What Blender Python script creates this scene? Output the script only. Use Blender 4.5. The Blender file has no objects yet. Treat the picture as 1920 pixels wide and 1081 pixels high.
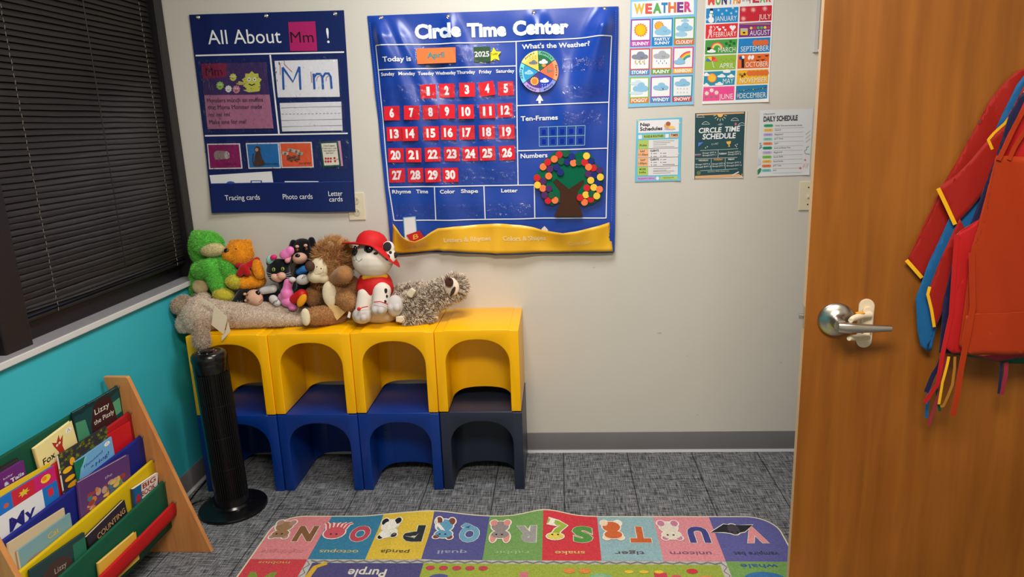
import bpy, bmesh, math, random
from mathutils import Vector, Matrix, Quaternion, noise as mnoise
random.seed(7)
SC = bpy.context.scene
COL = SC.collection
PI = math.pi

# ------------------------------------------------------------------ camera
FPX = 1315.75
PITCH, YAW, ROLL = 0.2321, 0.0696, -0.037
CAM = Vector((1.677, -3.139, 1.5619))
def cam_axes():
    cy, sy = math.cos(YAW), math.sin(YAW)
    fwd = Vector((-sy * math.cos(PITCH), cy * math.cos(PITCH), -math.sin(PITCH)))
    r0 = Vector((cy, sy, 0)); u0 = r0.cross(fwd)
    r = math.cos(ROLL) * r0 + math.sin(ROLL) * u0
    u = -math.sin(ROLL) * r0 + math.cos(ROLL) * u0
    return r, u, fwd
CR, CU, CF = cam_axes()
cam_data = bpy.data.cameras.new('camera')
cam_data.sensor_fit = 'HORIZONTAL'; cam_data.sensor_width = 36.0
cam_data.lens = FPX / 1920 * 36.0
cam_data.clip_start = 0.05
cam = bpy.data.objects.new('camera', cam_data)
COL.objects.link(cam)
M = Matrix((CR, CU, -CF)).transposed().to_4x4(); M.translation = CAM
cam.matrix_world = M
SC.camera = cam

def ray(px, py):
    return (CF + CR * ((px - 960) / FPX) - CU * ((py - 540.5) / FPX))
def at(px, py, axis, val):
    """a measured point of the photograph on the plane axis = val, in metres"""
    d = ray(px, py); t = (val - CAM[axis]) / d[axis]
    return CAM + d * t
def on_plane(px, py, P0, n):
    d = ray(px, py); t = (P0 - CAM).dot(n) / d.dot(n)
    return CAM + d * t
def depth_of(P): return (P - CAM).dot(CF)
VVP = (1166.2, 6103.4)
def updir(px, py):
    dx, dy = px - VVP[0], py - VVP[1]; l = math.hypot(dx, dy)
    return dx / l, dy / l

# --------------------------------------------------------------- materials
def lin(c):
    c = c / 255.0
    return c / 12.92 if c <= 0.04045 else ((c + 0.055) / 1.055) ** 2.4
def rgb(c, k=1.0): return (lin(c[0]) * k, lin(c[1]) * k, lin(c[2]) * k, 1.0)
MATS = {}
def mat(name, c=(128, 128, 128), rough=0.6, spec=0.3, metal=0.0, var=0.0, scale=20.0, bump=0.0, bscale=None,
        stretch=None, coat=0.0, sheen=0.0):
    if name in MATS: return MATS[name]
    m = bpy.data.materials.new(name); m.use_nodes = True
    nt = m.node_tree; b = nt.nodes['Principled BSDF']
    b.inputs['Base Color'].default_value = rgb(c)
    b.inputs['Roughness'].default_value = rough
    b.inputs['Specular IOR Level'].default_value = spec
    b.inputs['Metallic'].default_value = metal
    if coat: b.inputs['Coat Weight'].default_value = coat; b.inputs['Coat Roughness'].default_value = 0.15
    if sheen: b.inputs['Sheen Weight'].default_value = sheen; b.inputs['Sheen Roughness'].default_value = 0.5
    if var or bump:
        tc = nt.nodes.new('ShaderNodeTexCoord'); mp = nt.nodes.new('ShaderNodeMapping')
        nt.links.new(tc.outputs['Object'], mp.inputs['Vector'])
        if stretch: mp.inputs['Scale'].default_value = stretch
        n = nt.nodes.new('ShaderNodeTexNoise'); n.inputs['Scale'].default_value = scale
        n.inputs['Detail'].default_value = 4.0
        nt.links.new(mp.outputs[0], n.inputs['Vector'])
        if var:
            cr = nt.nodes.new('ShaderNodeValToRGB')
            e = cr.color_ramp.elements
            e[0].position = 0.3; e[1].position = 0.7
            e[0].color = rgb(c, 1 - var); e[1].color = rgb(c, 1 + var)
            nt.links.new(n.outputs['Fac'], cr.inputs[0]); nt.links.new(cr.outputs[0], b.inputs['Base Color'])
        if bump:
            n2 = n
            if bscale:
                n2 = nt.nodes.new('ShaderNodeTexNoise'); n2.inputs['Scale'].default_value = bscale
                n2.inputs['Detail'].default_value = 3.0
                nt.links.new(mp.outputs[0], n2.inputs['Vector'])
            bp = nt.nodes.new('ShaderNodeBump'); bp.inputs['Strength'].default_value = bump
            bp.inputs['Distance'].default_value = 0.004
            nt.links.new(n2.outputs['Fac'], bp.inputs['Height']); nt.links.new(bp.outputs[0], b.inputs['Normal'])
    MATS[name] = m
    return m
def ink(c, rough=0.55):
    return mat('ink_%02x%02x%02x' % tuple(int(max(0, min(255, x))) for x in c), c, rough, 0.25)

# ---------------------------------------------------------------- builders
class MB:
    def __init__(s): s.v = []; s.f = []; s.m = []; s.mats = []
    def mi(s, m):
        if m not in s.mats: s.mats.append(m)
        return s.mats.index(m)
    def add(s, vs, fs, m):
        o = len(s.v); k = s.mi(m)
        s.v += [tuple(v) for v in vs]
        for f in fs: s.f.append([i + o for i in f]); s.m.append(k)
    def box(s, a, b, m):
        (x0, y0, z0), (x1, y1, z1) = a, b
        vs = [(x0, y0, z0), (x1, y0, z0), (x1, y1, z0), (x0, y1, z0), (x0, y0, z1), (x1, y0, z1), (x1, y1, z1), (x0, y1, z1)]
        s.add(vs, [(0, 3, 2, 1), (4, 5, 6, 7), (0, 1, 5, 4), (1, 2, 6, 5), (2, 3, 7, 6), (3, 0, 4, 7)], m)
    def obox(s, o, ax, ay, az, m):
        o, ax, ay, az = Vector(o), Vector(ax), Vector(ay), Vector(az)
        vs = [o, o + ax, o + ax + ay, o + ay, o + az, o + ax + az, o + ax + ay + az, o + ay + az]
        s.add(vs, [(0, 3, 2, 1), (4, 5, 6, 7), (0, 1, 5, 4), (1, 2, 6, 5), (2, 3, 7, 6), (3, 0, 4, 7)], m)
    def tube(s, pts, r, m, n=10, cap=True):
        pts = [Vector(p) for p in pts]; rs = r if isinstance(r, (list, tuple)) else [r] * len(pts)
        vs = []; fs = []; prev = None
        for i, p in enumerate(pts):
            t = (pts[min(i + 1, len(pts) - 1)] - pts[max(i - 1, 0)]).normalized()
            if prev is None:
                a = Vector((0, 0, 1)) if abs(t.z) < 0.9 else Vector((1, 0, 0))
                u = t.cross(a).normalized()
            else: u = (prev - t * prev.dot(t)).normalized()
            prev = u; w = t.cross(u)
            for k in range(n):
                an = 2 * PI * k / n
                vs.append(p + (u * math.cos(an) + w * math.sin(an)) * rs[i])
        for i in range(len(pts) - 1):
            for k in range(n):
                fs.append((i * n + k, i * n + (k + 1) % n, (i + 1) * n + (k + 1) % n, (i + 1) * n + k))
        if cap: fs.append(tuple(range(n - 1, -1, -1))); fs.append(tuple(range((len(pts) - 1) * n, len(pts) * n)))
        s.add(vs, fs, m)
    def lathe(s, prof, c, m, n=40, axis=None):
        """prof: (radius, height) list about c; axis: optional (x,y,z) frame"""
        c = Vector(c)
        X, Y, Z = axis if axis else (Vector((1, 0, 0)), Vector((0, 1, 0)), Vector((0, 0, 1)))
        vs = []; fs = []
        for r, h in prof:
            for k in range(n):
                a = 2 * PI * k / n
                vs.append(c + X * (r * math.cos(a)) + Y * (r * math.sin(a)) + Z * h)
        for i in range(len(prof) - 1):
            for k in range(n):
                fs.append((i * n + k, i * n + (k + 1) % n, (i + 1) * n + (k + 1) % n, (i + 1) * n + k))
        fs.append(tuple(range(n - 1, -1, -1))); fs.append(tuple(range((len(prof) - 1) * n, len(prof) * n)))
        s.add(vs, fs, m)
    def ball(s, c, r, m, X=None, n=16):
        c = Vector(c); r = (r, r, r) if not isinstance(r, (tuple, list)) else r
        R = X or Matrix.Identity(3)
        vs = []; fs = []; h = n // 2
        for i in range(h + 1):
            th = PI * i / h
            for k in range(n):
                a = 2 * PI * k / n
                vs.append(c + R @ Vector((r[0] * math.sin(th) * math.cos(a), r[1] * math.sin(th) * math.sin(a), r[2] * math.cos(th))))
        for i in range(h):
            for k in range(n):
                fs.append((i * n + k, (i + 1) * n + k, (i + 1) * n + (k + 1) % n, i * n + (k + 1) % n))
        s.add(vs, fs, m)
    def prism(s, poly, d, m):
        """closed 3-D polygon extruded by vector d"""
        n = len(poly); d = Vector(d)
        vs = [Vector(p) for p in poly] + [Vector(p) + d for p in poly]
        fs = [tuple(range(n - 1, -1, -1)), tuple(range(n, 2 * n))]
        fs += [(i, (i + 1) % n, (i + 1) % n + n, i + n) for i in range(n)]
        s.add(vs, fs, m)
    def mesh(s, name):
        me = bpy.data.meshes.new(name)
        me.from_pydata(s.v, [], s.f)
        for m in s.mats: me.materials.append(m)
        me.polygons.foreach_set('material_index', s.m)
        me.update()
        return me
    def build(s, name, parent=None, smooth=None, bevel=0.0, seg=2, recalc=True):
        me = s.mesh(name)
        return finish(me, name, parent, smooth, bevel, seg, recalc)

def finish(me, name, parent=None, smooth=None, bevel=0.0, seg=2, recalc=False):
    if bevel or recalc:
        bm = bmesh.new(); bm.from_mesh(me)
        if bevel:
            bmesh.ops.remove_doubles(bm, verts=bm.verts, dist=1e-6)
        if recalc: bmesh.ops.recalc_face_normals(bm, faces=bm.faces)
        if bevel:
            ed = [e for e in bm.edges if len(e.link_faces) == 2 and e.calc_face_angle(0) > 0.6]
            bmesh.ops.bevel(bm, geom=ed, offset=bevel, segments=seg, affect='EDGES', profile=0.5, clamp_overlap=True)
        bm.to_mesh(me); bm.free()
    if smooth is not None:
        me.polygons.foreach_set('use_smooth', [True] * len(me.polygons))
        me.set_sharp_from_angle(angle=math.radians(smooth))
    o = bpy.data.objects.new(name, me); COL.objects.link(o)
    if parent is not None: attach(o, parent)
    return o
WORLD = {}
def attach(o, p):
    o.parent = p
    o.matrix_parent_inverse = Matrix.Translation(WORLD.get(p.name, Vector((0, 0, 0)))).inverted()
def thing(name, label, cat, loc, group=None):
    o = bpy.data.objects.new(name, None); COL.objects.link(o)
    o.empty_display_size = 0.05; o.location = loc
    WORLD[o.name] = Vector(loc)
    o['label'] = label; o['category'] = cat
    if group: o['group'] = group
    return o
def tag(o, label, cat, group=None):
    o['label'] = label; o['category'] = cat
    if group: o['group'] = group
    return o
def struct(o): o['kind'] = 'structure'; return o

# ---------------------------------------------------------------- lettering
GLY = {}
def _glyph(s, bold, shear):
    key = (s, bold, shear)
    if key in GLY: return GLY[key]
    cu = bpy.data.curves.new('t', 'FONT'); cu.body = s; cu.size = 1.0; cu.offset = bold; cu.shear = shear
    cu.resolution_u = 3
    ob = bpy.data.objects.new('t', cu); COL.objects.link(ob)
    dg = bpy.context.evaluated_depsgraph_get(); dg.update()
    me = bpy.data.meshes.new_from_object(ob.evaluated_get(dg))
    vs = [(v.co.x, v.co.y) for v in me.vertices]; fs = [tuple(p.vertices) for p in me.polygons]
    bpy.data.objects.remove(ob); bpy.data.curves.remove(cu); bpy.data.meshes.remove(me)
    GLY[key] = (vs, fs)
    return GLY[key]
CAPS = {}
def glyph(s, bold=0.0, shear=0.0):
    if (bold,) not in CAPS:
        hv = _glyph('H', bold, 0.0)[0]; CAPS[(bold,)] = (min(v[1] for v in hv), max(v[1] for v in hv))
    lo, hi = CAPS[(bold,)]; cap = hi - lo
    vs, fs = _glyph(s, bold, shear)
    if not vs: return [], []
    x0 = min(v[0] for v in vs); x1 = max(v[0] for v in vs)
    return [((x - x0) / (x1 - x0), (y - lo) / cap) for x, y in vs], fs

class Flat:
    """flat art drawn in photo measurements on a real surface: surf(px,py,lift) -> point"""
    def __init__(s, surf): s.surf = surf; s.mb = MB(); s.k = 0
    def up_(s, lift): s.k += 1; return lift + 7e-6 * (s.k % 90)
    def new(s): s.mb = MB(); return s
    def poly(s, pts, m, lift=0.0005):
        lift = s.up_(lift); s.mb.add([s.surf(x, y, lift) for x, y in pts], [tuple(range(len(pts)))], m)
    def quad(s, pts, m, lift=0.0005, nu=1, nv=1):
        (ax, ay), (bx, by), (cx, cy), (dx, dy) = pts
        vs = []; fs = []
        for j in range(nv + 1):
            v = j / nv
            for i in range(nu + 1):
                u = i / nu
                x = (ax * (1 - u) + bx * u) * (1 - v) + (dx * (1 - u) + cx * u) * v
                y = (ay * (1 - u) + by * u) * (1 - v) + (dy * (1 - u) + cy * u) * v
                vs.append(s.surf(x, y, lift))
        for j in range(nv):
            for i in range(nu):
                a = j * (nu + 1) + i; fs.append((a, a + 1, a + nu + 2, a + nu + 1))
        s.mb.add(vs, fs, m)
    def rect(s, x0, y0, x1, y1, m, lift=0.0005): s.quad([(x0, y0), (x1, y0), (x1, y1), (x0, y1)], m, lift)
    def ell(s, cx, cy, rx, ry, m, lift=0.0005, n=20, a0=0.0, a1=2 * PI, rot=0.0):
        pts = []
        full = abs(a1 - a0 - 2 * PI) < 1e-6
        for k in range(n if full else n + 1):
            a = a0 + (a1 - a0) * k / n
            x, y = rx * math.cos(a), ry * math.sin(a)
            pts.append((cx + x * math.cos(rot) - y * math.sin(rot), cy + x * math.sin(rot) + y * math.cos(rot)))
        s.poly(pts, m, lift)
    def sector(s, cx, cy, rx, ry, a0, a1, m, lift=0.0005, n=10, r0=0.0):
        out = [(cx + rx * math.cos(a0 + (a1 - a0) * k / n), cy + ry * math.sin(a0 + (a1 - a0) * k / n)) for k in range(n + 1)]
        if r0: inn = [(cx + rx * r0 * math.cos(a0 + (a1 - a0) * k / n), cy + ry * r0 * math.sin(a0 + (a1 - a0) * k / n)) for k in range(n, -1, -1)]
        else: inn = [(cx, cy)]
        s.poly(out + inn, m, lift)
    def line(s, pts, w, m, lift=0.0006, seg=1):
        q = []; lift = s.up_(lift)
        for i in range(len(pts) - 1):
            (x0, y0), (x1, y1) = pts[i], pts[i + 1]
            for k in range(seg): q.append((x0 + (x1 - x0) * k / seg, y0 + (y1 - y0) * k / seg))
        q.append(pts[-1])
        vs = []; fs = []
        for i, (x, y) in enumerate(q):
            a = q[max(i - 1, 0)]; b = q[min(i + 1, len(q) - 1)]
            dx, dy = b[0] - a[0], b[1] - a[1]; l = math.hypot(dx, dy) or 1
            nx, ny = -dy / l * w / 2, dx / l * w / 2
            vs += [s.surf(x + nx, y + ny, lift), s.surf(x - nx, y - ny, lift)]
        fs = [(2 * i, 2 * i + 1, 2 * i + 3, 2 * i + 2) for i in range(len(q) - 1)]
        s.mb.add(vs, fs, m)
    def text(s, t, p0, p1, h, m, lift=0.0009, bold=0.0, shear=0.0, up=None):
        vs, fs = glyph(t, bold, shear)
        if not vs: return
        ux, uy = up or updir(*p0)
        if getattr(s, 'fine', False):     # small facets so that lettering follows the folds
            bm = bmesh.new()
            bv = [bm.verts.new((p0[0] + (p1[0] - p0[0]) * x + ux * h * y, p0[1] + (p1[1] - p0[1]) * x + uy * h * y, 0)) for x, y in vs]
            for q in fs:
                try: bm.faces.new([bv[i] for i in q])
                except ValueError: pass
            for _ in range(4):
                bmesh.ops.triangulate(bm, faces=[q for q in bm.faces if len(q.verts) > 3])
                ed = [q for q in bm.edges if q.calc_length() > 4.5]
                if not ed: break
                bmesh.ops.subdivide_edges(bm, edges=ed, cuts=1)
            bm.verts.index_update()
            pv = []; pf = []
            for i, q in enumerate(bm.faces):
                pf.append(list(range(len(pv), len(pv) + len(q.verts)))); pv += [s.surf(v.co.x, v.co.y, lift + 5e-6 * (i % 7)) for v in q.verts]
            s.mb.add(pv, pf, m); bm.free(); return
        P = [(p0[0] + (p1[0] - p0[0]) * x + ux * h * y, p0[1] + (p1[1] - p0[1]) * x + uy * h * y) for x, y in vs]
        pv = []; pf = []
        for i, q in enumerate(fs):
            pf.append(list(range(len(pv), len(pv) + len(q)))); pv += [s.surf(*P[k], lift + 5e-6 * (i % 7)) for k in q]
        s.mb.add(pv, pf, m)
    def cloud(s, cx, cy, w, h, m, lift=0.0006):
        for dx, dy, rx, ry in ((-0.28, 0.12, 0.24, 0.3), (0.05, -0.12, 0.26, 0.42), (0.3, 0.1, 0.22, 0.3), (0, 0.2, 0.4, 0.26)):
            s.ell(cx + dx * w, cy + dy * h, rx * w, ry * h, m, lift, 14)
    def star(s, cx, cy, r, m, lift, n=5, r2=0.45, rot=-PI / 2):
        s.poly([(cx + (r if k % 2 == 0 else r * r2) * math.cos(rot + k * PI / n), cy + (r if k % 2 == 0 else r * r2) * math.sin(rot + k * PI / n)) for k in range(2 * n)], m, lift)
    def build(s, name, parent=None):
        mb = s.mb; s.mb = MB()
        return mb.build(name, parent, recalc=False)
def wall_surf(px, py, lift=0.0, y=-0.004):
    p = at(px, py, 1, y); return Vector((p.x, y - lift, p.z))
# =================================================================== ROOM
ROOM_X, ROOM_Y, ROOM_Z = 3.26, -4.6, 2.74
def wallmat():
    return mat('painted_wall', (214, 209, 200), 0.55, 0.3, var=0.015, scale=3.0, bump=0.08, bscale=260)
W_ = wallmat()
TEAL = mat('teal_paint', (54, 176, 190), 0.5, 0.35, var=0.02, scale=4, bump=0.08, bscale=260)

def carpet():
    m = bpy.data.materials.new('carpet_planks'); m.use_nodes = True
    nt = m.node_tree; N = nt.nodes; L = nt.links; b = N['Principled BSDF']
    b.inputs['Roughness'].default_value = 0.95; b.inputs['Specular IOR Level'].default_value = 0.1
    tc = N.new('ShaderNodeTexCoord')
    def noise(sc, det=2.0):
        mp = N.new('ShaderNodeMapping'); mp.inputs['Scale'].default_value = sc
        L.new(tc.outputs['Object'], mp.inputs['Vector'])
        n = N.new('ShaderNodeTexNoise'); n.inputs['Scale'].default_value = 1.0; n.inputs['Detail'].default_value = det
        L.new(mp.outputs[0], n.inputs['Vector']); return n.outputs['Fac']
    def mth(op, a, bb, c=None):
        x = N.new('ShaderNodeMath'); x.operation = op
        for i, v in enumerate((a, bb, c)):
            if v is None: continue
            if isinstance(v, (int, float)): x.inputs[i].default_value = v
            else: L.new(v, x.inputs[i])
        return x.outputs[0]
    h = noise((16, 250, 1)); v = noise((250, 16, 1)); big = noise((3, 3, 1)); fine = noise((260, 260, 1))
    s = mth('ADD', mth('MULTIPLY', h, 1.1), mth('MULTIPLY', v, 0.9))
    s = mth('ADD', s, mth('MULTIPLY', fine, 0.5))
    s = mth('ADD', s, mth('MULTIPLY', big, 0.12))
    cr = N.new('ShaderNodeValToRGB'); e = cr.color_ramp.elements
    e[0].position = 1.12 / 3; e[1].position = 1.60 / 3
    e[0].color = rgb((52, 53, 56)); e[1].color = rgb((148, 150, 155))
    L.new(mth('DIVIDE', s, 2.62 * 1.14), cr.inputs[0])
    # plank seams
    sx = N.new('ShaderNodeSeparateXYZ'); L.new(tc.outputs['Object'], sx.inputs[0])
    def seam(c, off, period, w):
        f = mth('FRACT', mth('DIVIDE', mth('SUBTRACT', c, off), period), 0)
        d = mth('MINIMUM', f, mth('SUBTRACT', 1.0, f))
        return mth('LESS_THAN', d, w / period)
    col = mth('FLOOR', mth('DIVIDE', mth('SUBTRACT', sx.outputs[0], 1.747), 0.3048), 0)
    yy = mth('ADD', sx.outputs[1], mth('MULTIPLY', col, 0.43))
    sm = mth('MAXIMUM', seam(sx.outputs[0], 1.747, 0.3048, 0.0026), seam(yy, 0.21, 1.2, 0.0022))
    mx = N.new('ShaderNodeMix'); mx.data_type = 'RGBA'
    L.new(mth('MULTIPLY', sm, 0.75), mx.inputs['Factor']); L.new(cr.outputs[0], mx.inputs['A']); mx.inputs['B'].default_value = rgb((22, 22, 24))
    L.new(mx.outputs['Result'], b.inputs['Base Color'])
    bp = N.new('ShaderNodeBump'); bp.inputs['Strength'].default_value = 0.35; bp.inputs['Distance'].default_value = 0.003
    L.new(s, bp.inputs['Height']); L.new(bp.outputs[0], b.inputs['Normal'])
    return m
CARPET = carpet()

b = MB(); b.box((-0.12, ROOM_Y - 0.1, -0.08), (ROOM_X + 1.6, 0.12, 0.0), CARPET); struct(b.build('floor'))
b = MB(); b.box((-0.12, ROOM_Y - 0.1, ROOM_Z), (ROOM_X + 1.6, 0.12, ROOM_Z + 0.08), mat('ceiling_tile', (226, 224, 218), 0.9, 0.1, bump=0.2, bscale=90)); struct(b.build('ceiling'))
b = MB(); b.box((-0.12, 0.0, 0.0), (ROOM_X + 1.6, 0.12, ROOM_Z), W_); struct(b.build('wall_back'))
b = MB(); b.box((-0.12, ROOM_Y - 0.1, 0.0), (ROOM_X + 1.6, ROOM_Y, ROOM_Z), W_); struct(b.build('wall_front'))
# left wall: teal below the sill, window opening above
WY0, WY1, WZ0, WZ1 = -3.2, -0.012, 0.905, 2.45
b = MB()
b.box((-0.12, ROOM_Y, 0.0), (0.0, 0.0, WZ0), TEAL)
b.box((-0.12, ROOM_Y, WZ1), (0.0, 0.0, ROOM_Z), TEAL)
b.box((-0.12, ROOM_Y, WZ0), (0.0, WY0, WZ1), TEAL)
struct(b.build('wall_left'))
# right wall with the doorway the open door belongs to
DY0, DY1 = -2.36, -1.43
b = MB()
b.box((ROOM_X, DY1, 0.0), (ROOM_X + 0.12, 0.0, ROOM_Z), W_)
b.box((ROOM_X, ROOM_Y, 0.0), (ROOM_X + 0.12, DY0, ROOM_Z), W_)
b.box((ROOM_X, DY0, 2.15), (ROOM_X + 0.12, DY1, ROOM_Z), W_)
struct(b.build('wall_right'))
b = MB(); b.box((ROOM_X + 1.5, ROOM_Y, 0.0), (ROOM_X + 1.6, 0.0, ROOM_Z), W_); struct(b.build('wall_hall'))
# door casing
CAS = mat('casing_paint', (120, 118, 114), 0.4, 0.4)
b = MB()
for (y0, y1) in ((DY1, DY1 + 0.05), (DY0 - 0.05, DY0)):
    b.box((ROOM_X - 0.014, y0, 0.0), (ROOM_X, y1, 2.2), CAS)
b.box((ROOM_X - 0.014, DY0, 2.15), (ROOM_X, DY1, 2.2), CAS)
struct(b.build('trim_2', bevel=0.003))

# baseboards: dark grey vinyl cove, highlight along the toe painted as a pale colour
BB = mat('cove_vinyl', (112, 110, 112), 0.45, 0.4, var=0.04, scale=6)
TOE_HIGHLIGHT = mat('cove_toe_highlight', (196, 196, 200), 0.35, 0.5)
def cove(p, d, nrm, name):
    """cove base of profile running from p along d, nrm points into the room"""
    p, d, nrm = Vector(p), Vector(d), Vector(nrm); up = Vector((0, 0, 1))
    prof = [(0, 0), (0.013, 0.0), (0.0115, 0.004), (0.006, 0.012), (0.0045, 0.02), (0.0045, 0.098), (0.003, 0.1005), (0, 0.1005)]
    mb = MB()
    pts = [p + nrm * a + up * h for a, h in prof]
    n = len(pts)
    mb.add(pts + [q + d for q in pts], [(i, (i + 1) % n, (i + 1) % n + n, i + n) for i in range(n)] + [tuple(range(n)), tuple(range(2 * n - 1, n - 1, -1))], BB)
    for k in (1, 2): mb.m[k] = mb.mi(TOE_HIGHLIGHT)
    return struct(mb.build(name, smooth=40))
cove((0.0, 0.0, 0.0), (ROOM_X, 0, 0), (0, -1, 0), 'baseboard_back')
cove((0.0, -0.0001, 0.0), (0, ROOM_Y, 0), (1, 0, 0), 'baseboard_left')
cove((ROOM_X, -0.0001, 0.0), (0, DY1 + 0.051, 0), (-1, 0, 0), 'baseboard_right')

# window: black aluminium frame, mullion, dark glass
FR = mat('black_frame', (26, 22, 26), 0.42, 0.4)
GL = bpy.data.materials.new('night_glass'); GL.use_nodes = True
gb = GL.node_tree.nodes['Principled BSDF']
gb.inputs['Base Color'].default_value = (0.9, 0.95, 1, 1); gb.inputs['Transmission Weight'].default_value = 1.0
gb.inputs['Roughness'].default_value = 0.02; gb.inputs['IOR'].default_value = 1.45
win = thing('window_1', '', '', (-0.06, -1.6, WZ0)); del win['label']; del win['category']; struct(win)
b = MB()
b.box((-0.10, WY0, WZ0), (-0.055, WY1, 0.985), FR)
b.box((-0.10, WY0, 2.37), (-0.02, WY1, WZ1), FR)
b.box((-0.10, -0.075, WZ0), (-0.005, WY1, WZ1), FR)
b.box((-0.10, WY0, WZ0), (-0.02, WY0 + 0.06, WZ1), FR)
b.box((-0.10, -1.20, WZ0), (-0.012, -1.085, WZ1), FR)
b.build('window_frame', win, bevel=0.004)
b = MB(); b.box((-0.092, WY0, 0.98), (-0.086, WY1, 2.40), GL); b.build('window_pane', win)
# sill with pale nosing
SILL = mat('sill_laminate', (150, 148, 152), 0.4, 0.4, var=0.06, scale=5, stretch=(30, 1, 1))
NOSE = mat('sill_nosing', (205, 204, 204), 0.35, 0.4)
sill = thing('trim_1', '', '', (0, -1.6, 0.9)); del sill['label']; del sill['category']; struct(sill)
b = MB(); b.box((-0.055, WY0, 0.905), (0.0, -0.012, 0.925), SILL); b.box((0.0, WY0, 0.9225), (0.017, -0.0005, 0.925), SILL); b.build('sill_board', sill)
b = MB(); b.box((0.0002, WY0, 0.899), (0.019, -0.0005, 0.922), NOSE); b.build('sill_nosing', sill, bevel=0.003)

# venetian blind
SLAT = mat('blind_slat', (21, 16, 15), 0.45, 0.4, var=0.1, scale=9)
CORD = mat('blind_cord', (120, 112, 104), 0.8, 0.1)
def blind(y0, y1, zb, label):
    t = thing('venetian_blind', label, 'blind', (-0.03, (y0 + y1) / 2, zb), None)
    mb = MB(); z = zb + 0.028; k = 0
    while z < 2.36:
        # curved closed slat, five facets across its width
        tilt = math.radians(68 + 3 * math.sin(k * 1.7)); w = 0.0125
        if k < 3: tilt = math.radians((20, 38, 55)[k])
        ny = 6
        vs = []; fs = []
        for j in range(ny + 1):
            y = y0 + (y1 - y0) * j / ny
            sag = 0.0012 * math.sin(j * 2.1 + k) - (0.004 * math.sin(PI * j / ny) if k < 4 else 0)
            for q in range(4):
                s_ = -1 + 2 * q / 3; bow = 0.0022 * (1 - s_ * s_)
                vs.append((-0.035 + s_ * w * math.cos(tilt) + bow * math.sin(tilt), y, z + sag - s_ * w * math.sin(tilt) + bow * math.cos(tilt)))
        for j in range(ny):
            for q in range(3): fs.append((j * 4 + q, j * 4 + q + 1, (j + 1) * 4 + q + 1, (j + 1) * 4 + q))
        mb.add(vs, fs, SLAT)
        z += 0.0205 if k > 2 else 0.012; k += 1
    mb.build('slats', t, smooth=60, recalc=False)
    mb = MB(); mb.box((-0.047, y0, zb), (-0.024, y1, zb + 0.013), SLAT); mb.build('bottom_rail', t, bevel=0.004)
    mb = MB(); mb.box((-0.05, y0, 2.355), (-0.015, y1, 2.39), SLAT); mb.build('head_rail', t, bevel=0.003)
    for yc in (y1 - 0.085, y0 + 0.135):
        mb = MB()
        for i in range(64):   # knotted ladder tape
            zz = zb + 0.005 + i * 0.0205
            mb.tube([(-0.0195 + 0.0015 * (i % 2), yc + 0.0015 * math.sin(i * 2.3), zz), (-0.0185, yc + 0.0015 * math.sin(i * 2.3 + 1), zz + 0.0125)], 0.0012, CORD, 5)
        mb.tube([(-0.0205, yc, zb + 0.003), (-0.0205, yc, 2.36)], 0.0006, SLAT, 5)
        mb.build('ladder_cord', t)
    yw = (y0 + y1) / 2 + 0.045
    mb = MB(); mb.tube([(-0.016, yw, 2.36), (-0.0165, yw - 0.004, 1.7), (-0.017, yw - 0.006, 1.06)], 0.0022, SLAT, 6); mb.build('tilt_wand', t)
    return t
blind(-1.075, -0.085, 0.992, 'black venetian blind with dangling knotted cords above the teal wall')

# small white cable cover high on the back wall next to the door
pa, pb = wall_surf(1536, -60), wall_surf(1538, 98)
b = MB(); b.box((pa.x - 0.006, -0.012, pb.z), (pa.x + 0.012, -0.0002, 2.3), mat('cover_white', (205, 203, 198), 0.5)); 
b.ball((pb.x - 0.008, -0.008, pb.z + 0.006), 0.007, mat('cover_white'))
tag(b.build('cable_cover', bevel=0.002), 'thin white cable cover on the wall at the door edge, above the schedule sheets', 'cable cover')

# ------------------------------------------------------------------- door
DA = math.radians(10)
DR = Vector((math.cos(DA), -math.sin(DA), 0)); DN = Vector((-math.sin(DA), -math.cos(DA), 0))
DH = Vector((2.411, -1.287, 1.0201))         # centre of the lever on the door face
WOOD = mat('door_maple', (172, 112, 44), 0.42, 0.35, var=0.13, scale=2.2, stretch=(9, 9, 0.7), coat=0.1)
def wood(name, c, c2, stretch, scale=2.0, rough=0.42):
    m = bpy.data.materials.new(name); m.use_nodes = True
    nt = m.node_tree; N = nt.nodes; L = nt.links; bs = N['Principled BSDF']
    bs.inputs['Roughness'].default_value = rough; bs.inputs['Specular IOR Level'].default_value = 0.3
    tc = N.new('ShaderNodeTexCoord'); mp = N.new('ShaderNodeMapping'); mp.inputs['Scale'].default_value = stretch
    L.new(tc.outputs['Object'], mp.inputs['Vector'])
    n = N.new('ShaderNodeTexNoise'); n.inputs['Scale'].default_value = scale; n.inputs['Detail'].default_value = 6; n.inputs['Distortion'].default_value = 0.6
    L.new(mp.outputs[0], n.inputs['Vector'])
    n2 = N.new('ShaderNodeTexNoise'); n2.inputs['Scale'].default_value = 2.2; n2.inputs['Detail'].default_value = 3
    L.new(tc.outputs['Object'], n2.inputs['Vector'])
    ad = N.new('ShaderNodeMath'); ad.operation = 'MULTIPLY_ADD'; ad.inputs[1].default_value = 0.65
    L.new(n.outputs['Fac'], ad.inputs[0])
    m2 = N.new('ShaderNodeMath'); m2.operation = 'MULTIPLY'; m2.inputs[1].default_value = 0.35; L.new(n2.outputs['Fac'], m2.inputs[0])
    L.new(m2.outputs[0], ad.inputs[2])
    cr = N.new('ShaderNodeValToRGB'); e = cr.color_ramp.elements
    e[0].position = 0.36; e[1].position = 0.64; e[0].color = rgb(c); e[1].color = rgb(c2)
    L.new(ad.outputs[0], cr.inputs[0]); L.new(cr.outputs[0], bs.inputs['Base Color'])
    return m
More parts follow.
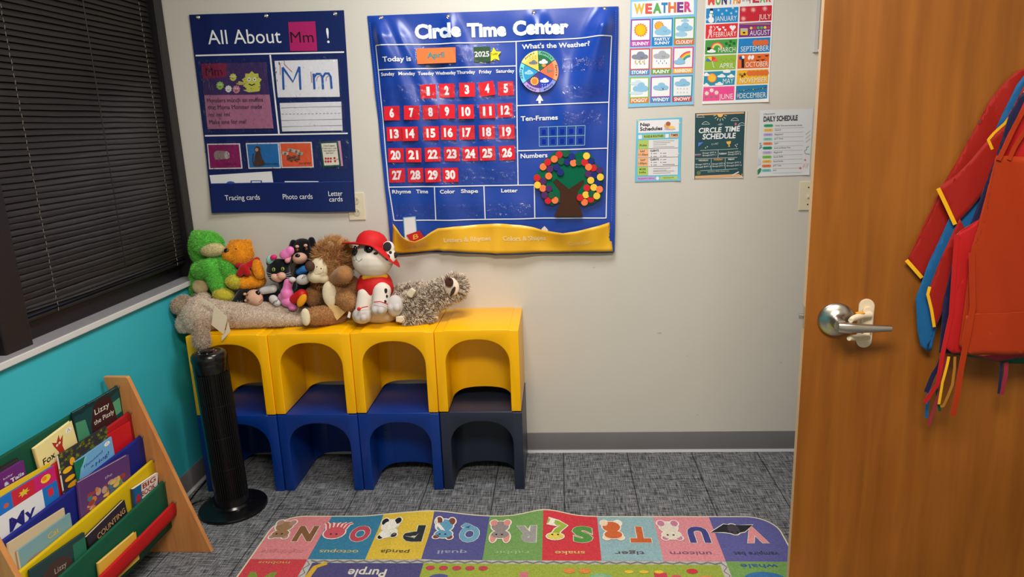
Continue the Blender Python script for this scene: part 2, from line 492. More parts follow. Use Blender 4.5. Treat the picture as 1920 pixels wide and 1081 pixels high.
DOORW = wood('door_veneer', (134, 76, 20), (158, 94, 28), (14, 14, 0.9))
EDGE = mat('door_edge', (205, 168, 128), 0.5, 0.3, var=0.08, scale=8, stretch=(1, 1, .2))
door = thing('door_1', '', '', tuple(DH + DR * 0.838 - Vector((0, 0, DH.z)))); del door['label']; del door['category']; struct(door)
e0 = DH + DR * -0.0775 - Vector((0, 0, DH.z - 0.012))
b = MB()
b.obox(e0, DR * 0.915, -DN * 0.044, (0, 0, 2.12), DOORW)
b.m[-1] = b.mi(EDGE)
b.build('door_leaf', door, bevel=0.0015)
def dp(u, z, off=0.0):  # point on the door face
    p = DH + DR * u + DN * off; return Vector((p.x, p.y, z))
STEEL = mat('satin_nickel', (186, 180, 170), 0.3, 0.5, metal=1.0, bump=0.05, bscale=500, stretch=(1, 1, 8))
fr = (DR, Vector((0, 0, 1)), DN)
b = MB(); b.lathe([(0.046, 0.0), (0.046, 0.006), (0.0445, 0.009), (0.040, 0.0125), (0.031, 0.0165), (0.020, 0.021), (0.0165, 0.026), (0.0155, 0.034), (0.015, 0.058)], tuple(DH), STEEL, 48, fr)
b.build('rose', door, smooth=35)
# lever: tapered bar leaving the shaft
b = MB(); secs = []
for u, w, hh, o in ((-0.006, 0.012, 0.0135, 0.061), (0.01, 0.0125, 0.0145, 0.0645), (0.035, 0.0105, 0.0125, 0.0655), (0.07, 0.008, 0.0105, 0.064), (0.105, 0.0062, 0.0085, 0.0605), (0.121, 0.0055, 0.0075, 0.058)):
    secs.append((u, w, hh, o))
vs = []; n = 12
for u, w, hh, o in secs:
    for k in range(n):
        a = 2 * PI * k / n; ca, sa = math.cos(a), math.sin(a)
        sq = lambda t: math.copysign(abs(t) ** 0.6, t)
        vs.append(dp(u, DH.z - 0.004 + hh * sq(sa), o + w * sq(ca)))
fs = [(i * n + k, i * n + (k + 1) % n, (i + 1) * n + (k + 1) % n, (i + 1) * n + k) for i in range(len(secs) - 1) for k in range(n)]
fs += [tuple(range(n)), tuple(range((len(secs) - 1) * n, len(secs) * n))]
b.add(vs, fs, STEEL); b.build('lever_handle', door, smooth=50)
b = MB(); b.obox(dp(-0.0775, DH.z - 0.006, -0.014), -DR * 0.0125, -DN * 0.016, (0, 0, 0.012), STEEL)
b.build('latch_bolt', door, bevel=0.001)
b = MB(); b.obox(dp(-0.0775, DH.z - 0.03, -0.009), -DR * 0.0015, -DN * 0.026, (0, 0, 0.06), STEEL); b.build('latch_plate', door)
HOOKZ = 1.72
b = MB(); b.obox(dp(0.46, HOOKZ - 0.03, 0), DR * 0.09, DN * 0.006, (0, 0, 0.07), STEEL)
b.tube([dp(0.505, HOOKZ, 0.005), dp(0.505, HOOKZ - 0.01, 0.05), dp(0.505, HOOKZ, 0.075), dp(0.505, HOOKZ + 0.02, 0.08)], 0.006, STEEL, 8)
b.build('coat_hook', door, smooth=40)
for hz in (0.25, 1.1, 1.9):
    b = MB(); b.tube([dp(0.8445, hz, -0.022), dp(0.8445, hz + 0.1, -0.022)], 0.007, STEEL, 10); b.build('hinge', door, smooth=40)
# child-proof lever lock stuck beside the lever
LK = mat('lock_plastic', (224, 206, 178), 0.4, 0.4); LK2 = mat('lock_release', (235, 150, 30), 0.45, 0.4)
lock = thing('lever_lock', 'cream plastic child safety lock straddling the silver door lever', 'child safety lock', tuple(dp(0.071, 0.96)))
def plate(mb, u0, z0, z1, r, off, th, m):
    pts = []
    for k in range(13): a = PI * k / 12; pts.append((u0 + r * math.cos(a), z1 - r + r * math.sin(a)))
    for k in range(13): a = PI + PI * k / 12; pts.append((u0 + r * math.cos(a), z0 + r + r * math.sin(a)))
    mb.prism([dp(u, z, off) for u, z in pts], DN * th, m)
b = MB(); plate(b, 0.071, 0.946, 1.079, 0.019, 0.0003, 0.008, LK); b.build('base_plate', lock, bevel=0.0015)
b = MB(); plate(b, 0.0735, 0.985, 1.062, 0.013, 0.0085, 0.01, LK); b.build('slider', lock, bevel=0.002)
for (z, s, nm) in ((1.041, 1, 'upper_arm'), (0.981, -1, 'lower_arm')):
    b = MB(); b.tube([dp(0.078, z, 0.020), dp(0.055, z, 0.030), dp(0.030, z - s * 0.004, 0.050), dp(0.022, z - s * 0.006, 0.062)], [0.009, 0.0088, 0.0075, 0.006], LK, 12)
    arm = b.build(nm, lock, smooth=50)
    if s > 0:
        b = MB(); b.ball(dp(0.05, z + 0.0075, 0.034), (0.012, 0.006, 0.003), LK2, Matrix((DR, DN, Vector((0, 0, 1)))).transposed()); o = b.build('release_button', arm, smooth=60)
        o['label'] = 'orange release button'

# small chips in the paint of the back wall
for k, (px, py, s) in enumerate(((1237, 624, .011), (1289, 667, .004), (1464, 679, .006), (1308, 777, .005), (1373, 794, .003), (1114, 501, .007), (1178, 403, .003))):
    p = at(px, py, 1, 0); mb = MB(); n_ = 9
    ring = [(p.x + s * math.cos(2 * PI * j / n_) * (.8 + .4 * ((j * 7) % 3) / 2), -0.0004, p.z + s * .5 * math.sin(2 * PI * j / n_)) for j in range(n_)]
    mb.prism(ring, (0, .0003, 0), mat('chip', (196, 192, 186), .8, .1)); o = mb.build('paint_chip'); struct(o); o.name = 'trim_%d' % (3 + k)
# ============================================================== CUBE CHAIRS
CW, CH, CD = 0.3535, 0.3645, 0.3555
YEL = mat('yellow_plastic', (255, 188, 0), 0.34, 0.4, var=0.03, scale=5, bump=0.03, bscale=120)
BLU = mat('blue_plastic', (5, 50, 132), 0.36, 0.4, var=0.05, scale=5, bump=0.03, bscale=120)
NAVY = mat('charcoal_navy_plastic', (38, 44, 64), 0.4, 0.4, var=0.05, scale=5, bump=0.03, bscale=120)
def cube_mesh(m, mid=False):
    mb = MB()
    leg, arch_top, spring = 0.041, CH - 0.043, CH - 0.155
    W = CW; zr = CH - 0.0045     # side rims a little lower than the seat panel
    out = [(0, 0), (0, zr), (0.037, zr), (0.041, CH), (W - 0.041, CH), (W - 0.037, zr), (W, zr), (W, 0), (W - leg, 0)]
    hw = W / 2 - leg
    arc = [(W - leg, 0.03), (W - leg, spring * 0.6)] 
    for k in range(25):
        a = PI * k / 24
        arc.append((W / 2 + hw * math.copysign(abs(math.cos(a)) ** 0.85, math.cos(a)), spring + (arch_top - spring) * math.sin(a) ** 0.9))
    arc += [(leg, spring * 0.6), (leg, 0.03), (leg, 0)]
    prof = out + arc
    mb.prism([(x, 0, z) for x, z in prof], (0, CD, 0), m)
    # inner panel closing the tunnel, with its own low arch at the bottom
    yp = CD * 0.47 if mid else CD - 0.03; rise = 0.047 if mid else 0.024; base = 0.004
    pan = [(leg + 0.0005, base)] + [(leg + 0.0005, spring * 0.6)] + [(x, z - 0.0005) for x, z in reversed(arc[2:-3])] + [(W - leg - 0.0005, spring * 0.6), (W - leg - 0.0005, base)]
    for k in range(1, 17):
        a = PI * k / 17
        pan.append((W / 2 + hw * math.cos(a), base + rise * math.sin(a) ** 0.8))
    pan_mb = MB(); pan_mb.prism([(x, yp, z) for x, z in pan], (0, 0.022, 0), m)
    me = mb.mesh('cube_chair')
    bm = bmesh.new(); bm.from_mesh(me)
    bmesh.ops.remove_doubles(bm, verts=bm.verts, dist=1e-5)
    bmesh.ops.recalc_face_normals(bm, faces=bm.faces)
    ed = [e for e in bm.edges if len(e.link_faces) == 2 and e.calc_face_angle(0) > 0.7 and not (0.01 < e.verts[0].co.y < CD - 0.03 and False)]
    # only the outer and arch rims are rounded
    ed = [e for e in ed if not (abs(e.verts[0].co.y - (CD - 0.028)) < 1e-4 and abs(e.verts[1].co.y - (CD - 0.028)) < 1e-4)]
    bmesh.ops.bevel(bm, geom=ed, offset=0.0075, segments=3, affect='EDGES', profile=0.5, clamp_overlap=True)
    # rounded inner corner where the tunnel meets the panel
    fr_ = 0.06; nr = 9; ring = [(leg + 0.0006, base)] + [(leg + 0.0006, spring * 0.6)] + [(x, z - 0.0006) for x, z in reversed(arc[2:-3])] + [(W - leg - 0.0006, spring * 0.6), (W - leg - 0.0006, base)]
    fv = []; ff = []; m0 = len(ring)
    for q in range(nr):
        a = PI / 2 * q / (nr - 1); s_ = fr_ * (1 - math.cos(a)); yy = yp - fr_ * (1 - math.sin(a)) + 0.0004 * q / nr
        for x, z in ring:
            if z <= spring: dx, dz = (1, 0) if x < W / 2 else (-1, 0)
            else:
                dx, dz = W / 2 - x, spring - 0.06 - z; l_ = math.hypot(dx, dz) or 1; dx, dz = dx / l_, dz / l_
            fv.append((x + dx * s_, yy, z + dz * s_ + (rise * math.sin(math.acos(max(-1, min(1, (x + dx * s_ - W / 2) / hw)))) ** 0.8 if z == base and abs(x + dx * s_ - W / 2) < hw else 0)))
    for q in range(nr - 1):
        for k in range(m0 - 1): ff.append((q * m0 + k, q * m0 + k + 1, (q + 1) * m0 + k + 1, (q + 1) * m0 + k))
    pan_mb.add(fv, ff, m)
    tmp = pan_mb.mesh('pan'); bm.from_mesh(tmp); bpy.data.meshes.remove(tmp); bmesh.ops.recalc_face_normals(bm, faces=bm.faces)
    bm.to_mesh(me); bm.free()
    me.polygons.foreach_set('use_smooth', [True] * len(me.polygons)); me.set_sharp_from_angle(angle=math.radians(32))
    return me
YX = [1.5026 - CW - k * 0.3559 for k in range(4)]           # lefts, right to left
FY = [-0.3555 - 0.0048 * k for k in range(4)]
proto = {}
LB = {
 ('y', 0): 'yellow plastic cube chair beside the sloth, its top bare, stacked on the charcoal cube',
 ('y', 1): 'yellow plastic cube chair under the spotted dog toy, stacked on a blue cube',
 ('y', 2): 'yellow plastic cube chair under the lion toy and the teddy legs',
 ('y', 3): 'yellow plastic cube chair behind the black tower fan, under the grey teddy head',
 ('b', 0): 'dark charcoal navy cube chair on the floor at the end of the stack',
 ('b', 1): 'blue cube chair on the floor beside the charcoal cube',
 ('b', 2): 'blue cube chair on the floor between another blue cube and the fan-side cube',
 ('b', 3): 'blue cube chair on the floor mostly hidden behind the black tower fan'}
for row in 'by':
    for k in range(4):
        m = YEL if row == 'y' else (NAVY if k == 0 else BLU)
        me = proto.get((m.name, k == 0 or (row, k) == ('b', 1)))
        if me is None:
            me = proto[(m.name, k == 0 or (row, k) == ('b', 1))] = cube_mesh(m, k == 0 or (row, k) == ('b', 1))
        o = bpy.data.objects.new('cube_chair', me); COL.objects.link(o)
        dx = {('b', 0): 0.003, ('b', 1): 0.002, ('b', 2): 0.002, ('b', 3): 0.001}.get((row, k), 0.0)
        o.location = (YX[k] + dx, FY[k] - (0.003 if row == 'b' else 0), CH if row == 'y' else 0.0)
        tag(o, LB[(row, k)], 'cube chair', 'stacked cube chairs')
TOPZ = 2 * CH

# ================================================================ TOWER FAN
BLK = mat('fan_black', (12, 12, 15), 0.22, 0.5); BLK2 = mat('fan_grille', (8, 8, 10), 0.5, 0.3)
FX, FYc = 0.262, -0.505
fan = thing('tower_fan', 'black tower fan on a round base standing before the cube chairs', 'fan', (FX, FYc, 0))
b = MB(); b.lathe([(0.140, 0.0), (0.141, 0.006), (0.138, 0.012), (0.12, 0.019), (0.08, 0.026), (0.074, 0.034), (0.0, 0.034)], (FX, FYc, 0), BLK, 64); b.build('base', fan, smooth=40)
TL_ = Matrix.Rotation(math.radians(-1.2), 3, 'Y')
def ft(x, y, z): 
    v = TL_ @ Vector((x, y, z)); return (FX + v.x, FYc + v.y, v.z + 0.0)
R0 = 0.068
front = math.radians(-52)         # the grille faces this way
b = MB(); n = 72; hs = [0.028, 0.6]
vs = []; fs = []
zs = [0.028, 0.06, 0.62, 0.655, 0.665]
for z in zs:
    for k in range(n):
        a = 2 * PI * k / n; d = (a - front + PI) % (2 * PI) - PI
        r = R0 if not (abs(d) < 1.15 and 0.05 < z < 0.63) else R0 - 0.007
        if z == 0.665: r = R0 - 0.004
        vs.append(ft(r * math.cos(a), r * math.sin(a), z))
for i in range(len(zs) - 1):
    for k in range(n): fs.append((i * n + k, i * n + (k + 1) % n, (i + 1) * n + (k + 1) % n, (i + 1) * n + k))
b.add(vs, fs, BLK); b.build('housing', fan, smooth=40)
b = MB()
for q in range(17):
    a = front + (-1.1 + 2.2 * q / 16)
    c, s = math.cos(a), math.sin(a)
    b.tube([ft((R0 - 0.003) * c, (R0 - 0.003) * s, 0.062), ft((R0 - 0.003) * c, (R0 - 0.003) * s, 0.615)], 0.0026, BLK2, 6)
for z in (0.2, 0.34, 0.48):
    b.tube([ft((R0 - 0.006) * math.cos(front + t), (R0 - 0.006) * math.sin(front + t), z) for t in [-1.1 + 0.22 * i for i in range(11)]], 0.0018, BLK2, 5)
b.build('grille', fan, smooth=50)
b = MB()
def ftop(prof, m, nn=48):
    vs = []; fs = []
    for r, z in prof:
        for k in range(nn):
            a = 2 * PI * k / nn; vs.append(ft(r * math.cos(a), r * math.sin(a), z))
    for i in range(len(prof) - 1):
        for k in range(nn): fs.append((i * nn + k, i * nn + (k + 1) % nn, (i + 1) * nn + (k + 1) % nn, (i + 1) * nn + k))
    fs.append(tuple(range((len(prof) - 1) * nn, len(prof) * nn)))
    b.add(vs, fs, m)
ftop([(R0 + 0.0015, 0.662), (R0 + 0.003, 0.675), (R0 + 0.001, 0.69), (R0 - 0.006, 0.699), (R0 - 0.02, 0.7025), (R0 - 0.022, 0.7005), (0.03, 0.7005), (0.001, 0.7005)], BLK)
b.build('top_cap', fan, smooth=35)
DIAL = mat('fan_dial', (60, 62, 68), 0.25, 0.5)
b = MB()
vs = []; fs = []
b.lathe([(0.024, 0.0), (0.024, 0.004), (0.021, 0.006), (0.001, 0.006)], ft(-0.006, 0.0, 0.7004), BLK, 32)
b.build('control_dial', fan, smooth=40)
b = MB()
for a in (0.4, 1.2, 2.2, 3.2, 4.2, 5.2):
    b = MB(); b.ball(ft(-0.006 + 0.034 * math.cos(a), 0.034 * math.sin(a), 0.7012), (0.0025, 0.0025, 0.0012), mat('fan_mark', (190, 190, 195), 0.4), n=8); b.build('dial_mark', fan)
b = MB(); b.tube([(FX - 0.1, FYc + 0.05, 0.004), (FX - 0.14, FYc + 0.07, 0.0045), (FX - 0.185, FYc + 0.03, 0.0045), (FX - 0.21, FYc - 0.02, 0.0045), (FX - 0.225, FYc + 0.1, 0.0045), (FX - 0.235, FYc + 0.25, 0.005)], 0.0035, BLK, 8)
b.build('power_cord', fan, smooth=60)

# ================================================================ BOOK RACK
RY0, RY1 = -0.83, -1.545
RODS = [(0.066, 0.680), (0.0945, 0.578), (0.123, 0.484), (0.1515, 0.387), (0.180, 0.300), (0.2085, 0.213)]
RCOL = [('green', (14, 74, 52)), ('red', (170, 22, 30)), ('blue', (22, 32, 120)), ('yellow', (206, 176, 10)), ('green', (14, 84, 60)), ('red', (182, 24, 26))]
PANEL = wood('rack_beech', (190, 124, 68), (206, 142, 84), (20, 20, 1.6), 2.5, 0.5)
rack = thing('book_rack', 'wooden sling book rack with coloured fabric pockets against the teal wall', 'book rack', (0.17, (RY0 + RY1) / 2, 0))
outline = [(0.325, 0.0), (0.322, 0.006), (0.108, 0.710), (0.103, 0.715), (0.016, 0.717), (0.02, 0.69), (0.030, 0.662), (0.045, 0.60), (0.056, 0.5), (0.062, 0.3), (0.065, 0.0)]
for y in (RY0, RY1 - 0.018):
    b = MB(); b.prism([(x, y, z) for x, z in outline], (0, 0.018, 0), PANEL); b.build('side_panel', rack, bevel=0.002)
for i, (x, z) in enumerate(RODS):
    nm, c = RCOL[i]
    F = mat('sling_%d' % i, c, 0.62, 0.25, var=0.08, scale=14, bump=0.25, bscale=40, stretch=(1, .3, 1))
    nx_, nz_ = RODS[i + 1] if i < 5 else (0.236, 0.125)
    # fabric: wraps the rod, hangs as the back of one pocket, turns up into the next
    sec = [(x - 0.0057, z - 0.012)]
    for k in range(9):
        a = PI + 0.2 - (PI + 0.25) * k / 8; sec.append((x + 0.0055 * math.cos(a), z + 0.0055 * math.sin(a)))
    ln = 0.185
    for k in range(1, 9):
        t = k / 8; sec.append((x + 0.0055 - 0.001 * math.sin(PI * t), z - 0.002 - ln * t))
    if i == 5:
        sec = sec[:10] + [(x + 0.007, z - 0.012), (x + 0.006, z - 0.034), (x + 0.002, z - 0.05), (x - 0.008, z - 0.06), (x - 0.018, z - 0.064)]
    mb = MB(); ny = 14; vs = []; fs = []; m_ = len(sec)
    L0, L1 = RY0 - 0.004, RY1 + 0.002
    for j in range(ny + 1):
        t = j / ny; y = L0 + (L1 - L0) * t
        sag = 0.003 * math.sin(PI * t)
        for q, (sx, sz) in enumerate(sec):
            fold = 0.0006 * math.sin(j * 2.2 + q * 0.8 + i * 3) * (1 if q > 9 else 0.2)
            vs.append((sx + fold, y, sz - sag))
    for j in range(ny):
        for q in range(m_ - 1): fs.append((j * m_ + q, j * m_ + q + 1, (j + 1) * m_ + q + 1, (j + 1) * m_ + q))
    mb.add(vs, fs, F)
    o = mb.build('fabric_sling', rack, smooth=60, recalc=False); o['label'] = nm + ' fabric sling'
    sol = o.modifiers.new('solid', 'SOLIDIFY'); sol.thickness = 0.0016; sol.offset = 0
    mb = MB(); mb.tube([(x, L0 + 0.003 + (L1 - L0 - 0.006) * k / 12, z - 0.0015 - 0.003 * math.sin(PI * k / 12)) for k in range(13)], 0.0036, PANEL, 12); mb.build('rod', rack, smooth=50)
    mb = MB(); mb.tube([(x, RY0 + 0.0002, z), (x, RY0 - 0.010, z)], 0.0085, mat('rod_end', (120, 92, 70), 0.4), 12); mb.build('rod_collar', rack, smooth=50)

# -------------------------------------------------------------------- books
PAGE = mat('book_pages', (226, 216, 196), 0.8, 0.1, var=0.06, scale=60, stretch=(1, 1, 30))
TILT = math.radians(0.4)
def book(i, fo, tl, tr, h, th, cover, label, art=None, spine=None, name='picture_book', drop=0.0, group='books in the rack', pagec=None, hard=True, vs_=0.62):
    """a book leaning on sling i; tl/tr = measured top corners of its front cover, fo = how far that cover stands before the rod"""
    x, z = RODS[i]; fo -= 0.001; th -= 0.0008
    n = Vector((math.cos(TILT), 0, math.sin(TILT)))
    P0 = Vector((x + fo, 0, z))
    A = on_plane(tl[0], tl[1], P0, n); B_ = on_plane(tr[0], tr[1], P0, n)
    U = (B_ - A).normalized()
    if A.y < RY1 + 0.03: A = A + U * ((RY1 + 0.03 - A.y) / U.y)
    if B_.y > RY0 - 0.0125: B_ = B_ - U * ((B_.y - RY0 + 0.0125) / U.y)
    w = (B_ - A).length
    D = U.cross(n); D.normalize()
    if D.z > 0: D = -D
    pg = pagec or PAGE
    t = thing(name, label, 'book', tuple(A + U * w / 2 + D * h), group)
    cm = mat('cover_' + label[:26], cover, 0.35, 0.4)
    ct = 0.0022 if hard else 0.0008
    ov = 0.003 if hard else 0.0
    nb = -n
    b = MB()
    b.obox(A, U * w, D * h, nb * ct, cm); b.obox(A + nb * (th - ct), U * w, D * h, nb * ct, cm)
    b.build('cover', t, bevel=0.0006)
    b = MB(); sp = mat('spine_' + label[:26], spine, 0.4, 0.35) if spine else cm
    vs = []; fs = []
    for k in range(7):
        a = PI * k / 6; q = A - U * (0.0035 * math.sin(a)) + nb * (th / 2 - th / 2 * math.cos(a))
        vs += [q, q + D * h]
    for k in range(6): fs.append((2 * k, 2 * k + 1, 2 * k + 3, 2 * k + 2))
    b.add(vs, fs, sp); b.build('spine', t, smooth=60, recalc=False)
    b = MB(); b.obox(A + nb * ct + U * 0.001 + D * ov, U * (w - 0.001 - ov), D * (h - 2 * ov), nb * (th - 2 * ct), pg); b.build('page_block', t)
    if art:
        f = Flat(lambda u, v, l=0.0: A + U * (u * w) + D * (min(v * vs_, h / w * .97) * w) + n * (l * 0.5))   # unit = book width
        art(f, h / w)
        f.build('cover_print', t)
    return t
UP = (0, -1)
def T(f, s, x0, y, x1, hh, c, bold=0.0, shear=0.0, tilt=0.0): f.text(s, (x0, y), (x1, y - tilt), hh, ink(c), 0.0012, bold, shear, UP)

def a_lizzy(f, r):
    f.poly([(0, 0), (1, 0), (1, .9), (0, .9)], ink((18, 66, 66)), .0003)
    f.poly([(0, .25), (.2, .3), (.26, .9), (0, .9)], ink((70, 140, 105)), .0005)
    f.poly([(.82, .3), (1, .27), (1, .62), (.8, .66)], ink((82, 150, 112)), .0005)
    f.poly([(.4, .14), (.5, .04), (.68, .03), (.8, .12), (.84, .4), (.88, .9), (.28, .9), (.3, .5)], ink((58, 28, 30)), .0006)
    for k in range(9): f.ell(.05 + .11 * k, .06 + .03 * math.sin(k * 2), .08, .05, ink((12, 48, 52)), .0004, 9)
    T(f, 'Lizzy', .41, .34, .74, .13, (226, 220, 205)); T(f, 'the Pizzly', .36, .56, .82, .11, (226, 220, 205))
book(0, .0204, (137.5, 773), (220.5, 725), .265, .011, (16, 44, 46), 'dark green picture book with a brown bear shape at the top tier end', a_lizzy)
def a_fox(f, r):
    f.poly([(.42, .34), (.40, .2), (.5, .3), (.6, .12), (.6, .3), (.7, .2), (.62, .5), (.66, .9), (.46, .9), (.5, .6)], ink((176, 48, 30)), .0006)
    f.ell(.5, .38, .03, .035, ink((240, 235, 225)), .0008, 10); f.ell(.57, .36, .03, .035, ink((240, 235, 225)), .0008, 10)
    f.ell(.505, .385, .01, .013, ink((20, 20, 20)), .001, 8); f.ell(.572, .365, .01, .013, ink((20, 20, 20)), .001, 8)
    T(f, 'Fox', .08, .66, .40, .2, (28, 26, 26), .012, .1)
    f.ell(.86, .2, .09, .08, ink((236, 232, 226)), .0006, 16); f.line([(.82, .24), (.86, .14), (.89, .24)], .015, ink((60, 50, 60)), .0008)
book(0, .0204, (65, 840), (134.5, 788), .205, .0115, (236, 220, 152), 'cream picture book with a red cartoon creature, top tier', a_fox, (220, 190, 120))
def a_tails(f, r):
    T(f, 'baby', .55, .24, .74, .06, (220, 200, 225)); 
    T(f, '& Tails', .54, .46, .96, .13, (245, 245, 250), .03); T(f, '& Tails', .54, .46, .96, .13, (40, 90, 190), .0)
    T(f, 'touch', .6, .6, .84, .08, (230, 225, 240))
book(0, .0204, (-62, 926), (44, 862), .2, .0095, (104, 40, 116), 'purple touch book with blue white lettering at the top tier', a_tails, vs_=.5)
book(0, .0104, (-70, 912), (33, 857), .2, .0025, (40, 34, 40), 'thin dark book leaning behind the purple touch book')
def a_my(f, r):
    f.rect(0, 0, .33, .36, ink((30, 110, 196)), .0004); f.rect(.33, 0, .66, .36, ink((196, 40, 60)), .0004); f.rect(.66, 0, 1, .36, ink((196, 34, 110)), .0004)
    f.rect(0, .36, .76, 1.2, ink((222, 222, 226)), .0004); f.rect(.76, .36, 1, 1.2, ink((28, 110, 190)), .0005)
    f.star(.5, .18, .09, ink((214, 190, 50)), .0006, 7, .5); f.ell(.84, .18, .08, .09, ink((236, 200, 40)), .0006, 12); f.ell(.82, .16, .04, .05, ink((244, 130, 30)), .0008, 10)
    f.ell(.1, .14, .05, .06, ink((120, 70, 150)), .0006, 10); f.ell(.24, .22, .04, .05, ink((190, 90, 60)), .0006, 10)
    T(f, 'My', .22, .84, .62, .3, (36, 36, 120), .02, .1); T(f, '1', .84, .64, .92, .18, (210, 40, 60), .02)
book(1, .0204, (-38, 958), (101.5, 872), .27, .0085, (34, 110, 190), 'colour-block picture book with a white title panel in the red-rod tier', a_my, vs_=.5)
book(1, .0115, (-50, 948), (94, 866), .25, .0035, (230, 190, 40), 'thin book with a yellow top edge behind the colour-block picture book')
def a_jungle(f, r):
    random.seed(4)
    for k in range(60): f.star(random.random(), random.random() * .35, .05, ink((78 + k % 3 * 20, 92 + k % 3 * 16, 30)), .0004 + k * .000004, 5, .3, random.random() * 6)
    for k in range(16): f.ell(random.random(), .4 + random.random() * .5, .06, .03, ink((60, 56, 62)), .0005, 8)
    f.ell(.12, .42, .09, .06, ink((236, 180, 30)), .0008, 14); f.ell(.14, .62, .1, .055, ink((236, 172, 24)), .0008, 14); f.ell(.2, .78, .13, .06, ink((226, 160, 20)), .0008, 14)
    f.ell(.23, .3, .05, .09, ink((236, 160, 30)), .0008, 12); f.rect(.0, .86, 1, 1.2, ink((20, 96, 180)), .0009)
book(1, .0138, (108.5, 853), (199, 798), .25, .0058, (52, 50, 56), 'grey picture book with leafy treetops and yellow shapes on its cover', a_jungle, (214, 206, 196))
def a_hog(f, r):
    T(f, 'Thousand', .16, .5, .7, .11, (46, 62, 150), 0, .1, .12); T(f, 'a', .34, .66, .42, .09, (46, 62, 150)); T(f, 'Hog!', .46, .74, .86, .15, (46, 62, 150), .01, .1, .08)
    f.ell(.85, .16, .08, .09, ink((236, 236, 236)), .0006, 14); f.line([(.82, .21), (.86, .1), (.88, .21)], .012, ink((120, 70, 60)), .0008)
    f.poly([(.0, .0), (.3, .05), (.1, .4), (0, .9)], ink((22, 110, 80)), .0005); f.poly([(.25, .05), (.31, .05), (.14, .5), (.1, .5)], ink((120, 190, 210)), .0006)
book(1, .0206, (140.5, 866), (209, 818), .225, .0062, (112, 170, 214), 'light blue picture book with blue lettering and a green spine', a_hog, (20, 104, 74), vs_=.42)
book(1, .0138, (201, 815.5), (243.5, 789.5), .23, .0058, (196, 26, 34), 'plain red book at the rack end behind the light blue book')
def a_story(f, r):
    random.seed(9)
    cs = [(196, 120, 60), (150, 60, 60), (210, 180, 90), (70, 110, 130), (190, 150, 130), (110, 130, 70)]
    for k in range(46): f.ell(.15 + random.random() * .75, .35 + random.random() * .55, .03 + random.random() * .05, .03 + random.random() * .05, ink(cs[k % 6]), .0005 + k * .000006, 9)
    T(f, 'the', .47, .24, .62, .06, (190, 170, 210), 0, .2)
book(2, .0205, (148, 903), (241.5, 851), .27, .0125, (92, 56, 112), 'thick purple storybook with white page edges', a_story)
def a_cat(f, r):
    T(f, 'Cat', .52, .24, .74, .13, (214, 180, 70), .01); f.ell(.25, .42, .16, .09, ink((150, 130, 130)), .0005, 16)
book(2, .0206, (33.5, 1032), (131.5, 960.5), .17, .0066, (120, 160, 168), 'pale blue board book in front of a matching pale book', a_cat, (206, 186, 150), 'board_book', pagec=mat('board_pages', (214, 200, 170), 0.7, 0.1))
book(2, .0136, (15, 1018), (120.5, 951), .17, .006, (206, 186, 150), 'cream board book leaning right behind the pale blue board book', None, (196, 170, 130), 'board_book', pagec=mat('board_pages'))
def a_dark(f, r):
    f.ell(.42, .5, .3, .35, ink((70, 50, 46)), .0005, 16); T(f, 'Lizzy', .38, .44, .6, .12, (170, 160, 150)); T(f, 'the Pizzly', .3, .62, .66, .1, (170, 160, 150))
    f.rect(.75, .1, 1, .9, ink((40, 110, 84)), .0004)
book(3, .0200, (57, 1068), (158.5, 996.5), .2, .009, (24, 62, 64), 'dark teal picture book in the yellow-rod tier', a_dark)
def a_count(f, r):
    T(f, 'COUNTING', .2, .34, .95, .15, (196, 150, 90), .01, 0, .0); f.ell(.1, .5, .05, .08, ink((200, 120, 60)), .0005, 10)
book(3, .0206, (163.5, 1005), (233.5, 936), .14, .0125, (34, 32, 44), 'thick black board book with orange lettering', a_count, (28, 24, 26), 'board_book', pagec=mat('board_pages'))
def a_big(f, r):
    f.poly([(.3, .02), (1, 0), (.9, .7), (.24, .8)], ink((214, 206, 196)), .0004)
    T(f, 'BIG', .34, .24, .88, .19, (150, 34, 40), .02); T(f, 'BOOK', .28, .50, .84, .2, (150, 34, 40), .02)
    f.rect(0, 0, .28, 1, ink((20, 90, 140)), .0005); f.ell(.14, .5, .09, .2, ink((170, 40, 60)), .0007, 12)
book(3, .0205, (250.5, 916), (319.5, 870), .185, .0125, (40, 60, 90), 'thick floppy paperback with red block letters at the rack end', a_big, None, 'paperback', hard=False)
book(4, .0200, (185.5, 1055), (255, 996), .102, .0105, (222, 176, 60), 'yellow picture book in the lowest tier between the green and red slings', None, (200, 160, 60))

# ===================================================================== RUG
def rug_z(x, y):
    e = math.exp(-((y + 0.56) / 0.075) ** 2)
    def g(c, s): return math.exp(-((x - c) / s) ** 2)
    z = e * (0.036 * g(1.60, 0.10) + 0.030 * g(1.13, 0.15) + 0.006 * g(0.95, 0.06))
    z += 0.010 * math.exp(-((x - 1.02) / 0.03) ** 2) * math.exp(-((y + 0.73) / 0.1) ** 2)
    z += 0.006 * math.exp(-((x - 1.165 - 0.2 * (y + 0.8)) / 0.03) ** 2) * math.exp(-((y + 0.82) / 0.08) ** 2)
    return 0.007 + z
RX0, RX1, RYT, RYB, RR = 0.497, 2.500, -0.588, -2.05, 0.11
RUGB = mat('rug_backing', (206, 196, 170), 0.95, 0.05)
def rugm(c): return mat('rug_%02x%02x%02x' % c, c, 0.95, 0.05, var=0.16, scale=170, bump=0.5, bscale=500)
rug = thing('alphabet_rug', 'colourful alphabet rug with picture squares lying on the grey carpet', 'rug', (1.5, -1.3, 0.0))
def rug_y(x, y):   # back edge pulls slightly where the rug rises
    return y
def rs(px, py, l=0.0): return Vector((px, py, rug_z(px, py) + l))     # rug coordinates are already metres
rf = Flat(rs)
